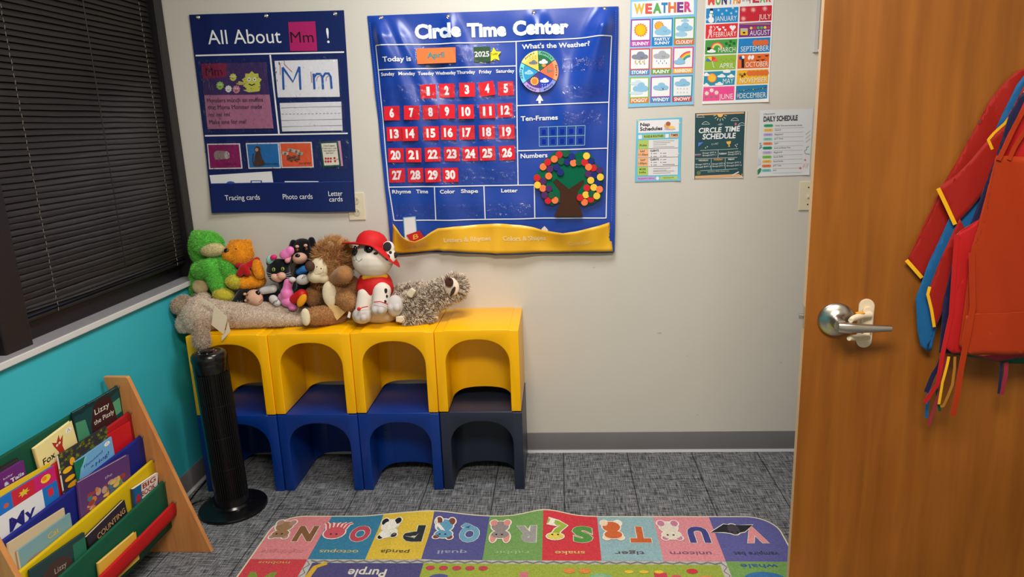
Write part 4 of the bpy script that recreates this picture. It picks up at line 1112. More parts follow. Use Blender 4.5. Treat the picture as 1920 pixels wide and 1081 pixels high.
# number tree with stick-on counting dots
def pT(x, y): return (960 + x / 4.915, 200 + y / 4.915)
canopy = [(205, 650), (218, 618), (255, 590), (256, 548), (275, 510), (330, 470), (362, 440), (400, 412), (450, 402), (520, 403), (575, 440), (610, 420), (660, 414), (710, 422), (755, 470), (765, 530), (815, 550), (845, 590), (845, 670), (822, 715), (835, 770), (815, 850), (740, 895), (660, 908), (612, 880), (600, 800), (660, 670), (525, 757), (410, 665), (375, 690), (440, 780), (440, 880), (380, 908), (310, 885), (272, 790), (212, 730)]
FELT = mat('felt_green', (18, 104, 74), 0.95, 0.05, bump=.4, bscale=600); FBR = mat('felt_brown', (74, 50, 38), 0.95, 0.05, bump=.4, bscale=600)
tree = thing('number_tree', '', '', tuple(sB(*pT(520, 1010)))); del tree['label']; del tree['category']; attach(tree, chartB)
tree.name = 'number_tree'; WORLD[tree.name] = Vector(sB(*pT(520, 1010)))
TREE_Y = min(sB(*pT(x, y), .0042).y for x in range(205, 850, 30) for y in range(400, 1015, 30)) - .0005
def flatsurf(px, py, l=0.0):   # felt is stiffer than the vinyl: follows only the broad shape
    p = at(px, py, 1, TREE_Y); return Vector((p.x, TREE_Y - l, p.z))
fs_ = Flat(flatsurf)
fs_.mb.prism([flatsurf(*pT(*p)) for p in canopy], (0, -0.0025, 0), FELT); fs_.build('felt_canopy', tree)
fs_.mb.prism([flatsurf(*pT(*p)) for p in [(378, 688), (410, 668), (525, 757), (655, 670), (668, 698), (605, 785), (610, 880), (655, 1008), (385, 1010), (440, 890), (440, 780)]], (0, -0.003, 0), FBR); fs_.build('felt_trunk', tree)
DOTC = {'r': (206, 34, 44), 'o': (250, 128, 72), 'b': (26, 42, 120), 'y': (250, 204, 70), 'p': (84, 42, 100), 'g': (22, 92, 62)}
for x, y, c in ((435, 442, 'r'), (495, 432, 'g'), (550, 460, 'b'), (390, 482, 'o'), (330, 510, 'r'), (452, 502, 'g'), (508, 508, 'b'), (566, 517, 'o'), (617, 510, 'g'), (670, 513, 'r'), (686, 453, 'y'), (728, 500, 'b'),
                (287, 553, 'o'), (348, 573, 'p'), (410, 557, 'b'), (446, 603, 'b'), (705, 555, 'o'), (748, 563, 'r'), (806, 585, 'p'), (702, 618, 'p'), (755, 632, 'b'), (813, 647, 'y'), (338, 637, 'o'), (231, 655, 'r'), (287, 685, 'p'),
                (235, 720, 'y'), (285, 750, 'o'), (340, 752, 'p'), (725, 677, 'y'), (787, 705, 'b'), (690, 748, 'r'), (753, 742, 'y'), (805, 760, 'o'), (300, 812, 'p'), (365, 812, 'g'), (333, 862, 'r'), (396, 860, 'o'), (680, 810, 'y'), (732, 800, 'g'), (780, 820, 'y'), (627, 836, 'r'), (725, 852, 'r'), (667, 878, 'o')):
    q = pT(x, y); dk_ = globals().get('dk_', 0) + 1; p = flatsurf(q[0], q[1], 0.0025 + 0.0006 * (dk_ % 6))
    b = MB(); b.lathe([(0.0152, 0), (0.0152, 0.0045), (0.0146, 0.0055), (0.0001, 0.0055)], p + Vector((0, 0.0, 0)), mat('dot_' + c, DOTC[c], 0.6, 0.25), 24, (Vector((1, 0, 0)), Vector((0, 0, 1)), Vector((0, -1, 0))))
    o = b.build('counting_dot', tree, smooth=40)
# weather wheel
wc = (1010.5, 133.8)
wheel = thing('weather_wheel', '', '', tuple(sB(*wc))); del wheel['label']; del wheel['category']; attach(wheel, chartB)
WORLD['weather_wheel'] = Vector(sB(*wc))
wy = -0.030
def wsurf(px, py, l=0.0): p = at(px, py, 1, wy); return Vector((p.x, wy - l, p.z))
wf = Flat(wsurf)
wr, wrz = 36.6, 39.0
wf.mb.prism([wsurf(wc[0] + wr * math.cos(2 * PI * k / 48), wc[1] + wrz * math.sin(2 * PI * k / 48)) for k in range(48)], (0, 0.008, 0), ink((30, 40, 80))); wf.build('disc', wheel)
angs = [math.atan2(y - 570, x - 390) for x, y in ((375, 270), (620, 408), (635, 695), (405, 870), (155, 740), (135, 450))]
secs_ = [('cloudy', (32, 108, 72), (98, 182, 146)), ('windy', (246, 112, 74), (250, 160, 112)), ('snowy', (40, 62, 186), (138, 148, 226)), ('sunny', (86, 56, 140), (186, 158, 226)), ('foggy', (46, 154, 204), (124, 212, 236)), ('rainy', (246, 204, 90), (250, 224, 130))]
for k, (w, c1, c2) in enumerate(secs_):
    a0 = angs[k]; a1 = angs[(k + 1) % 6]
    if a1 < a0: a1 += 2 * PI
    wf.sector(*wc, wr, wrz, a0, a1, ink(c2), .0005); wf.sector(*wc, wr * .8, wrz * .8, a0, a1, ink(c1), .0008)
    am = (a0 + a1) / 2; ix, iy = wc[0] + wr * .52 * math.cos(am), wc[1] + wrz * .52 * math.sin(am)
    if w in ('cloudy', 'snowy', 'foggy', 'rainy'):
        wf.cloud(ix, iy, 16, 9, ink((120, 124, 130) if w == 'rainy' else ((150, 206, 230) if w == 'foggy' else (240, 242, 244))), .0012)
        if w == 'cloudy': wf.ell(ix + 1, iy + 7, 4, 3, ink((246, 150, 60)), .001, 12)
        if w == 'rainy':
            for q in range(6): wf.ell(ix - 6 + (q % 3) * 5, iy - 8 - (q // 3) * 4, .7, 1.2, ink((120, 124, 130)), .0012, 6)
        if w == 'snowy':
            for q in range(6): wf.ell(ix - 4 + (q % 3) * 5, iy + 8 + (q // 3) * 4, .9, .9, ink((200, 210, 240)), .0012, 6)
        for d in (-2, 2): wf.ell(ix + d, iy, .6, .6, B_, .0016, 6)
    elif w == 'sunny': wf.star(ix, iy, 8.5, ink((250, 200, 70)), .0012, 14, .78); wf.ell(ix, iy, 5.6, 5.8, ink((244, 130, 60)), .0014, 16)
    else: wf.poly([(ix - 5, iy - 7), (ix - 4, iy + 6), (ix + 9, iy)], ink((150, 120, 96)), .0012); wf.line([(ix - 4, iy - 4), (ix + 5, iy - 1)], .8, ink((220, 150, 110)), .0015)
    # rim word, letters facing outwards from the hub
    n = len(w); step = 0.125
    for q, chh in enumerate(w):
        a = am - (q - (n - 1) / 2) * step; cx, cy = wc[0] + wr * .9 * math.cos(a), wc[1] + wrz * .9 * math.sin(a)
        tx, ty = -math.sin(a), math.cos(a); rx_, ry_ = math.cos(a), math.sin(a)
        hw_ = 1.9 if chh not in 'il' else .6
        # letter tops point at the hub
        wf.text(chh, (cx + tx * hw_ + rx_ * 1.8, cy + ty * hw_ + ry_ * 1.8), (cx - tx * hw_ + rx_ * 1.8, cy - ty * hw_ + ry_ * 1.8), 4.2, B_, .0012, .01, 0, (-rx_, -ry_))
for a in angs: wf.line([wc, (wc[0] + wr * math.cos(a), wc[1] + wrz * math.sin(a))], .8, ink((60, 60, 70)), .0018)
wf.build('wheel_print', wheel)
wf.mb.lathe([(0.004, 0), (0.004, .002), (0.0001, .0035)], wsurf(*wc, .001), mat('grommet_metal'), 14, (Vector((1, 0, 0)), Vector((0, 0, 1)), Vector((0, -1, 0)))); wf.build('rivet', wheel, )
# clear pockets
for q in ([(779, 88), (935, 83), (935, 119), (781, 125)], [(718, 160), (966, 150), (967, 186), (721, 193)], [(721, 200), (968, 193), (969, 224), (724, 231)], [(725, 241), (969, 233), (970, 266), (728, 272)], [(728, 280), (970, 274), (971, 304), (731, 310)], [(731, 318), (971, 312), (971.5, 341), (734, 347)],
          [(1054, 110), (1131, 106), (1132, 132), (1054, 135)], [(1055, 160), (1132, 156), (1133, 182), (1055, 185)], [(1055, 209), (1126, 206), (1128, 231), (1055, 233)], [(742, 381), (812, 381), (814, 408), (744, 408)], [(822, 382), (904, 381), (905, 407), (823, 407)], [(912, 380), (998, 378), (999, 404), (913, 405)], [(1046, 384), (1082, 384), (1082, 403), (1046, 404)]):
    fb.quad(q, CLEAR, 0.0075, 8, 3); fb.build('clear_pocket', chartB)
# cards in the pockets
def cardB(name, label, pts, c, art, group, lift=0.0035):
    cx = sum(p[0] for p in pts) / 4; cy = sum(p[1] for p in pts) / 4
    y = sB(cx, cy).y - lift
    y = min(sB(px, py).y for px, py in pts + [(cx, cy)]) - 0.0018
    def cs(px, py, l=0.0): p = at(px, py, 1, y); return Vector((p.x, y - l, p.z))
    f = Flat(cs); t = thing(name, label, 'card', tuple(cs((pts[2][0] + pts[3][0]) / 2, (pts[2][1] + pts[3][1]) / 2)), group)
    slab(f, pts, ink(c), 1, 1, .0012); f.build('card_sheet', t)
    if art: art(f); f.build('card_print', t)
    return t
CARDS = {1: (271, 378), 2: (348, 375), 3: (432, 371), 4: (513, 367), 5: (592, 366), 6: (121, 468), 7: (203, 466), 8: (281, 464), 9: (349, 461), 10: (428, 462), 11: (515, 460), 12: (589, 456), 13: (132, 554), 14: (197, 553), 15: (283, 551), 16: (356, 549), 17: (431, 548), 18: (514, 546), 19: (596, 545), 20: (138, 642), 21: (211, 641), 22: (290, 639), 23: (369, 637), 24: (445, 636), 25: (516, 634), 26: (597, 632), 27: (143, 725), 28: (219, 724), 29: (291, 724), 30: (363, 723)}
ROT = {1: -1, 2: 0, 3: 1.5, 4: -7, 7: 2, 11: -1, 12: -2, 16: 3, 20: 2, 21: 2, 23: 2, 26: -2}
for nnum, (zx, zy) in CARDS.items():
    cx, cy = 680 + zx / 2.206, zy / 2.206
    a = math.radians(ROT.get(nnum, 0) - 1.5); ca, sa = math.cos(a), math.sin(a)
    w, h = 14.6, 13.2
    def R_(dx, dy): return (cx + dx * ca - dy * sa + 0.02 * dy, cy + dx * sa + dy * ca)
    pts = [R_(-w, -h), R_(w, -h), R_(w, h), R_(-w, h)]
    def art(f):
        s = str(nnum); wd = 8.4 if len(s) == 1 else (18.5 if s[0] != '1' else 16.5)
        if s in ('1',): wd = 6
        f.text(s, R_(-wd / 2, 8), R_(wd / 2, 8), 17, ink((246, 240, 238)), .0018, .048)
    cardB('number_card', 'red calendar card with the white number %d' % nnum, pts, (226, 28, 46), art, 'red number cards in the calendar')
cardB('month_card', 'orange card reading April at the top of the calendar', [(780.6, 91), (854.2, 88.4), (854.8, 117.2), (782.4, 120)], (250, 126, 66), lambda f: (f.text('April', (800.8, 109.6), (833.8, 108), 11.5, ink((60, 60, 70)), .0014, .03), f.text('April', (801.2, 109.4), (833.4, 107.9), 11.5, ink((70, 170, 176)), .0018, .0)), 'cards in the calendar header')
cardB('year_card', 'dark green card reading 2025 beside the April card', [(887.9, 87.8), (919.3, 87.2), (920.3, 115.7), (888.4, 116.9)], (50, 84, 56), lambda f: f.text('2025', (890, 106.8), (917.6, 106), 10, ink(WHITE), .0018, .02), 'cards in the calendar header')
st = thing('star_marker', 'yellow star tag reading Today over the green year card', 'star tag', tuple(sB(927, 116)))
ysr = sB(905, 100).y - 0.008
def stf(px, py, l=0.0): p = at(px, py, 1, ysr); return Vector((p.x, ysr - l, p.z))
f = Flat(stf); f.mb.prism([stf(927 + (14.2 if k % 2 == 0 else 7.2) * math.cos(-PI / 2 - .12 + k * PI / 5), 102.8 + (14.2 if k % 2 == 0 else 7.2) * math.sin(-PI / 2 - .12 + k * PI / 5)) for k in range(10)], (0, -.0015, 0), ink((250, 222, 40))); f.build('tag_body', st)
f.text('Today', (920.5, 104.5), (933.5, 101.5), 4.4, ink((70, 60, 20)), .0022, .005); f.build('tag_print', st)
# yellow pocket strip that sags open
top = [(737.5, 419), (745, 426), (756.9, 437.8), (769.4, 445.6), (783.4, 448), (797.5, 442.5), (810, 433.1), (824, 425.6), (850, 423), (881.9, 420.6), (905, 419), (928.8, 417.2), (952, 418), (975.6, 419.4), (1000, 423.2), (1015.5, 428.4), (1035, 431.5), (1056, 434), (1078, 431), (1101.6, 426), (1122, 421), (1142, 416)]
bot = [(736.5, 474), (755, 474.6), (790, 471.5), (823, 468.5), (829, 469), (929, 474), (1000, 472), (1149, 470.5)]
def interp(pl, x):
    for i in range(len(pl) - 1):
        if pl[i][0] <= x <= pl[i + 1][0]:
            t = (x - pl[i][0]) / (pl[i + 1][0] - pl[i][0]); return pl[i][1] + (pl[i + 1][1] - pl[i][1]) * t
    return pl[0][1] if x < pl[0][0] else pl[-1][1]
YV = vinyl('gold_vinyl', (250, 192, 44))
nu, nv = 70, 8
def ypt(i, j, l=0.0, rel=None):
    u = i / nu; v = j / nv
    xt = 737.5 + (1142 - 737.5) * u; xb = 736.5 + (1149 - 736.5) * u
    yt, yb = interp(top, xt), interp(bot, xb)
    x, y = xt + (xb - xt) * v, yt + (yb - yt) * v
    sag = max(0, (yt - 417) / 30)
    out = 0.004 + (0.012 + 0.05 * sag) * (1 - v) ** 1.3 * (min(1, min(u, 1 - u) / .05)) + 0.004 * math.sin(u * 24) * v * (1 - v) * 4 + .003 * math.sin(u * 60 + v * 3) * (1 - v) + 0.006 * math.exp(-((u - .47) / .015) ** 2) + 0.008 * math.exp(-((u - .23) / .015) ** 2) * v
    p = sB(x, y); return Vector((p.x, p.y - out - l, p.z))
vs = [ypt(i, j) for j in range(nv + 1) for i in range(nu + 1)]
fs = [(j * (nu + 1) + i, j * (nu + 1) + i + 1, (j + 1) * (nu + 1) + i + 1, (j + 1) * (nu + 1) + i) for j in range(nv) for i in range(nu)]
b = MB(); b.add(vs, fs, YV); strip = b.build('yellow_pocket_strip', chartB, smooth=60, recalc=False); strip['label'] = 'sagging golden yellow pocket strip'
m_ = strip.modifiers.new('s', 'SOLIDIFY'); m_.thickness = .0012
b = MB(); b.tube([ypt(i, 0) + Vector((0, -.0005, 0)) for i in range(nu + 1)], .0009, ink((246, 206, 120)), 5); b.build('strip_hem', strip)
b = MB(); b.tube([ypt(i, nv) + Vector((0, -.001, -.002)) for i in range(nu + 1)], .0035, ink((18, 26, 70)), 6); b.build('bottom_binding', chartB)
def strip_surf(px, py, l=0.0):
    u = (px - 737.5) / (1145 - 737.5); u = min(1, max(0, u)); yt, yb = interp(top, px), interp(bot, px)
    v = min(1, max(0, (py - yt) / (yb - yt))); P = ypt(u * nu, v * nv, l + .0022)
    return Vector(P)
fy = Flat(strip_surf)
for s, a, b_, h, c in (('Calendar', (761, 464), (806, 459.5), 7, (236, 186, 90)), ('Letters & Rhymes', (834, 452.5), (921.5, 449), 8.5, (246, 222, 170)), ('Colors & Shapes', (944, 449), (1024, 448.5), 8.5, (246, 226, 176)), ('Counting', (1064, 458), (1106, 455), 7.5, (240, 206, 130))): fy.text(s, a, b_, h, ink(c), 0.0005, .02); fy.build('strip_lettering', strip)
def loose(name, label, pts, c, art=None, dy=0.012, grp='cards in the yellow pockets', border=None):
    y = min(sB(*p).y for p in pts) - dy
    def cs(px, py, l=0.0): p = at(px, py, 1, y); return Vector((p.x, y - l, p.z))
    f = Flat(cs); t = thing(name, label, 'card', tuple(cs(*pts[3])), grp)
    slab(f, pts, ink(border or c), 1, 1, .002); f.build('card_sheet', t)
    if border:
        cx = sum(p[0] for p in pts) / 4; cy = sum(p[1] for p in pts) / 4
        f.quad([(cx + (x - cx) * .86, cy + (yy - cy) * .94) for x, yy in pts], ink(c), .0026)
    if art: art(f)
    if f.mb.v: f.build('card_print', t)
loose('pocket_card', 'white card with a light blue border standing in the sagging yellow pocket', [(755.5, 407), (779.5, 405), (784, 452), (759, 456)], (226, 224, 228), None, .006, border=(96, 170, 206))
loose('pocket_card', 'red card with a yellow B in the sagging yellow pocket', [(762, 440.5), (787, 431.5), (796, 445), (774, 458)], (186, 36, 40), lambda f: f.text('B', (775, 449), (785, 446), 9, ink((224, 160, 60)), .003, .02), .011)
loose('pocket_card', 'small white card tip poking above the yellow pocket under the tree', [(1015, 429), (1021, 423.5), (1028, 431), (1020, 440)], (230, 214, 210), None, .004)

# ---------------------------------------------------------- paper posters
def poster(name, label, corners, c, group='paper posters', y=-0.0006, curl=0.004):
    """corners tl,tr,br,bl"""
    zs = [at(*p, 1, y).z for p in corners]; zb = min(zs)
    xs_ = [at(*p, 1, y).x for p in corners]
    def ps(px, py, l=0.0):
        p = at(px, py, 1, y)
        k = max(0, 1 - (p.z - zb) / 0.05); e = max(0, (p.x - max(xs_) + .04) / .04)
        return Vector((p.x, y - 0.0012 - curl * k * k * (.3 + .7 * e) - l, p.z))
    f = Flat(ps); t = thing(name, label, 'poster', tuple(ps(*corners[3])), group)
    slab(f, corners, mat('paper_' + name, c, 0.35, 0.35), 16, 24, .0003); f.build('paper_sheet', t)
    return f, t
# WEATHER
def pW(x, y): return (1170 + x / 5.273, y / 5.273)
f, t = poster('weather_poster', 'light blue poster of nine framed weather pictures headed WEATHER', [(1182.5, -14), (1307.5, -20), (1300, 196), (1177, 201.5)], (136, 196, 234))
f.quad([pW(*p) for p in [(78, 22), (690, -20), (690, 140), (78, 172)]], ink((244, 244, 246)), .0006, 6, 1); f.build('title_panel', t)
for k, (ch, c, xa, xb, yb) in enumerate((('W', (232, 186, 50), 100, 200, 137), ('E', (232, 90, 74), 212, 274, 136), ('A', (92, 176, 84), 286, 368, 132), ('T', (40, 140, 200), 370, 428, 127), ('H', (232, 120, 62), 438, 512, 124), ('E', (130, 62, 150), 524, 584, 122), ('R', (226, 70, 140), 596, 664, 118))):
    f.text(ch, pW(xa - 2, yb + 2), pW(xb + 2, yb + 1), 19.5, ink((70, 60, 80)), .0010, .05); f.text(ch, pW(xa, yb), pW(xb, yb - 1), 18.8, ink(c), .0014, .04)
f.build('title_lettering', t)
TL = [('SUNNY', (150, 60, 160), (68, 192), (264, 186), (262, 458), (60, 464), (206, 80, 176)), ('PARTLY/SUNNY', (36, 132, 204), (276, 184), (484, 176), (478, 452), (270, 458), (36, 132, 204)), ('CLOUDY', (98, 168, 84), (496, 174), (702, 166), (694, 442), (490, 448), (232, 110, 62)),
      ('STORMY', (224, 66, 66), (58, 482), (258, 476), (252, 740), (54, 746), (64, 150, 200)), ('RAINY', (232, 110, 60), (270, 474), (474, 468), (468, 734), (266, 738), (92, 170, 76)), ('RAINBOW', (230, 66, 130), (486, 466), (690, 460), (680, 724), (480, 730), (244, 190, 60)),
      ('FOGGY', (150, 190, 70), (56, 764), (250, 760), (246, 1016), (52, 1024), (236, 124, 52)), ('WINDY', (180, 74, 160), (264, 758), (466, 750), (460, 1010), (258, 1016), (64, 140, 200)), ('SNOWY', (50, 150, 170), (478, 750), (680, 742), (670, 1004), (474, 1010), (206, 66, 74))]
for nm, c, a, b2, c2, d, bc in TL:
    def bl(u, v): 
        return pW((a[0] * (1 - u) + b2[0] * u) * (1 - v) + (d[0] * (1 - u) + c2[0] * u) * v, (a[1] * (1 - u) + b2[1] * u) * (1 - v) + (d[1] * (1 - u) + c2[1] * u) * v)
    f.quad([pW(*p) for p in (a, b2, c2, d)], ink(c), .0006, 6, 8)
    two = '/' in nm; ib = .67 if two else .76
    f.quad([bl(.06, .05), bl(.94, .05), bl(.94, ib), bl(.06, ib)], ink((240, 242, 244)), .0009, 5, 6)
    if nm != 'PARTLY/SUNNY': f.quad([bl(.02, .80), bl(.98, .80), bl(.98, .98), bl(.02, .98)], ink(bc), .001, 6, 2)
    if two:
        for j, s in enumerate(nm.split('/')): f.text(s, bl(.14, .81 + .135 * j), bl(.88, .81 + .135 * j), 5.6, ink((246, 246, 246)), .0013, .03)
    else: f.text(nm, bl(.1, .955), bl(.92, .955), 6.6, ink((246, 246, 246)), .0013, .03)
    cx, cy = bl(.5, .4); w = 38 * .9
    LBL = ink((144, 196, 228)); GRY = ink((136, 140, 160)); GR2 = ink((176, 180, 190))
    def face(x, y):
        for q in (-2, 2): f.ell(x + q, y, .6, .6, B_, .0018, 6)
        f.line([(x - 1, y + 1.6), (x, y + 2.1), (x + 1, y + 1.6)], .4, B_, .0018)
    if nm == 'SUNNY': f.star(cx, cy, 13.5, ink((240, 124, 50)), .0012, 16, .8); f.ell(cx, cy, 9.6, 10, ink((250, 196, 20)), .0014, 24)
    elif two: f.star(cx - 6, cy - 6, 9.5, ink((230, 124, 60)), .0012, 14, .82); f.ell(cx - 6, cy - 6, 7, 7.3, ink((246, 176, 60)), .0013, 18); f.cloud(cx + 1, cy + 3, 30, 18, LBL, .0015); face(cx + 5, cy + 3)
    elif nm == 'CLOUDY': f.cloud(cx, cy - 2, 30, 17, LBL, .0012); f.cloud(cx - 6, cy + 10, 22, 13, ink((160, 204, 232)), .0011); f.cloud(cx + 1, cy - 15, 15, 7, ink((160, 204, 232)), .0011); face(cx + 3, cy - 2)
    elif nm in ('STORMY', 'RAINY'):
        f.cloud(cx, cy - 6, 30, 16, GRY if nm == 'STORMY' else GR2, .0012); face(cx + 4, cy - 4)
        for q in range(6): f.ell(cx - 9 + q * 3.6, cy + 5 + (q % 2) * 4, .8, 1.5, ink((70, 140, 180)), .0012, 8)
        if nm == 'STORMY':
            for q in (-8, 0, 8): f.poly([(cx + q - 1, cy + 2), (cx + q + 1.6, cy + 2), (cx + q + .4, cy + 6), (cx + q + 1.4, cy + 6), (cx + q - .6, cy + 12), (cx + q - .4, cy + 8), (cx + q - 1.4, cy + 8)], ink((230, 184, 90)), .0014)
    elif nm == 'RAINBOW':
        for q, cc in enumerate(((230, 70, 90), (244, 150, 60), (246, 214, 80), (96, 184, 110), (70, 140, 200))):
            r = 23 - q * 2.2; f.sector(cx + 13, cy + 11, r, r, PI, 1.5 * PI, ink(cc), .0012 + q * .0001, 12, (r - 2.2) / r)
        f.cloud(cx - 7, cy + 7, 20, 13, LBL, .002); face(cx - 6, cy + 7)
    elif nm == 'FOGGY': f.cloud(cx + 2, cy, 28, 18, LBL, .0013); f.cloud(cx - 4, cy - 9, 26, 10, ink((206, 224, 238)), .0012); f.cloud(cx - 6, cy + 9, 24, 9, ink((206, 224, 238)), .0012)
    elif nm == 'WINDY': f.cloud(cx, cy, 28, 15, LBL, .0012); face(cx + 4, cy + 1); f.ell(cx + 4, cy + 4, 1, 1.3, B_, .002, 8)
    else:
        f.cloud(cx, cy - 6, 28, 15, LBL, .0012); face(cx + 3, cy - 5)
        for q in range(8): f.ell(cx - 9 + (q % 4) * 6, cy + 5 + (q // 4) * 7, 1.6, 1.6, ink((206, 210, 220)), .0012, 8)
    f.build('weather_picture', t)
# MONTHS
def pM(x, y): return (1310 + x / 5.407, y / 5.407)
f, t = poster('months_poster', 'white poster of twelve coloured month strips headed MONTHS of the YEAR', [(1323.5, -14), (1451.5, -20), (1440.5, 191), (1316, 195)], (240, 240, 240), curl=.006)
for ch, c, xa, xb, yb in (('M', (226, 84, 70), 92, 160, 52), ('O', (110, 176, 76), 168, 222, 51), ('N', (70, 60, 120), 230, 284, 48), ('T', (60, 150, 210), 300, 340, 44), ('H', (244, 170, 60), 348, 392, 42), ('S', (226, 120, 60), 394, 424, 38), ('Y', (226, 84, 70), 500, 536, 34), ('E', (200, 60, 80), 544, 612, 30), ('A', (110, 176, 76), 618, 672, 26), ('R', (226, 84, 70), 680, 732, 22)):
    f.text(ch, pM(xa, yb), pM(xb, yb - 1), 17, ink(c), .0009, .05)
f.text('of the', pM(440, 16), pM(520, 12), 5, ink((90, 90, 90)), .0009); f.build('title_lettering', t)
MN = [('JANUARY', (36, 140, 208)), ('FEBRUARY', (226, 50, 62)), ('MARCH', (76, 158, 72)), ('APRIL', (150, 186, 62)), ('MAY', (44, 146, 180)), ('JUNE', (240, 82, 150))], [('JULY', (206, 40, 58)), ('AUGUST', (124, 54, 142)), ('SEPTEMBER', (34, 134, 206)), ('OCTOBER', (232, 110, 48)), ('NOVEMBER', (240, 182, 40)), ('DECEMBER', (36, 130, 180))]
rowsL = [((76, 88), (404, 70), (396, 224), (72, 236)), ((72, 250), (398, 234), (388, 380), (68, 394)), ((68, 408), (392, 394), (382, 540), (62, 552)), ((64, 566), (382, 552), (372, 702), (56, 714)), ((56, 728), (372, 714), (362, 858), (48, 870)), ((48, 884), (362, 872), (356, 1014), (38, 1026))]
rowsR = [((416, 68), (742, 54), (736, 208), (412, 222)), ((410, 236), (732, 222), (726, 366), (406, 380)), ((404, 392), (726, 378), (718, 526), (398, 540)), ((396, 552), (716, 542), (708, 686), (390, 698)), ((390, 712), (706, 700), (700, 844), (382, 858)), ((380, 870), (696, 858), (690, 998), (372, 1012))]
WID = {'JANUARY': (.28, .96), 'FEBRUARY': (.25, .97), 'MARCH': (.42, .96), 'APRIL': (.48, .95), 'MAY': (.62, .96), 'JUNE': (.52, .96), 'JULY': (.6, .97), 'AUGUST': (.34, .97), 'SEPTEMBER': (.08, .97), 'OCTOBER': (.26, .97), 'NOVEMBER': (.1, .97), 'DECEMBER': (.12, .96)}
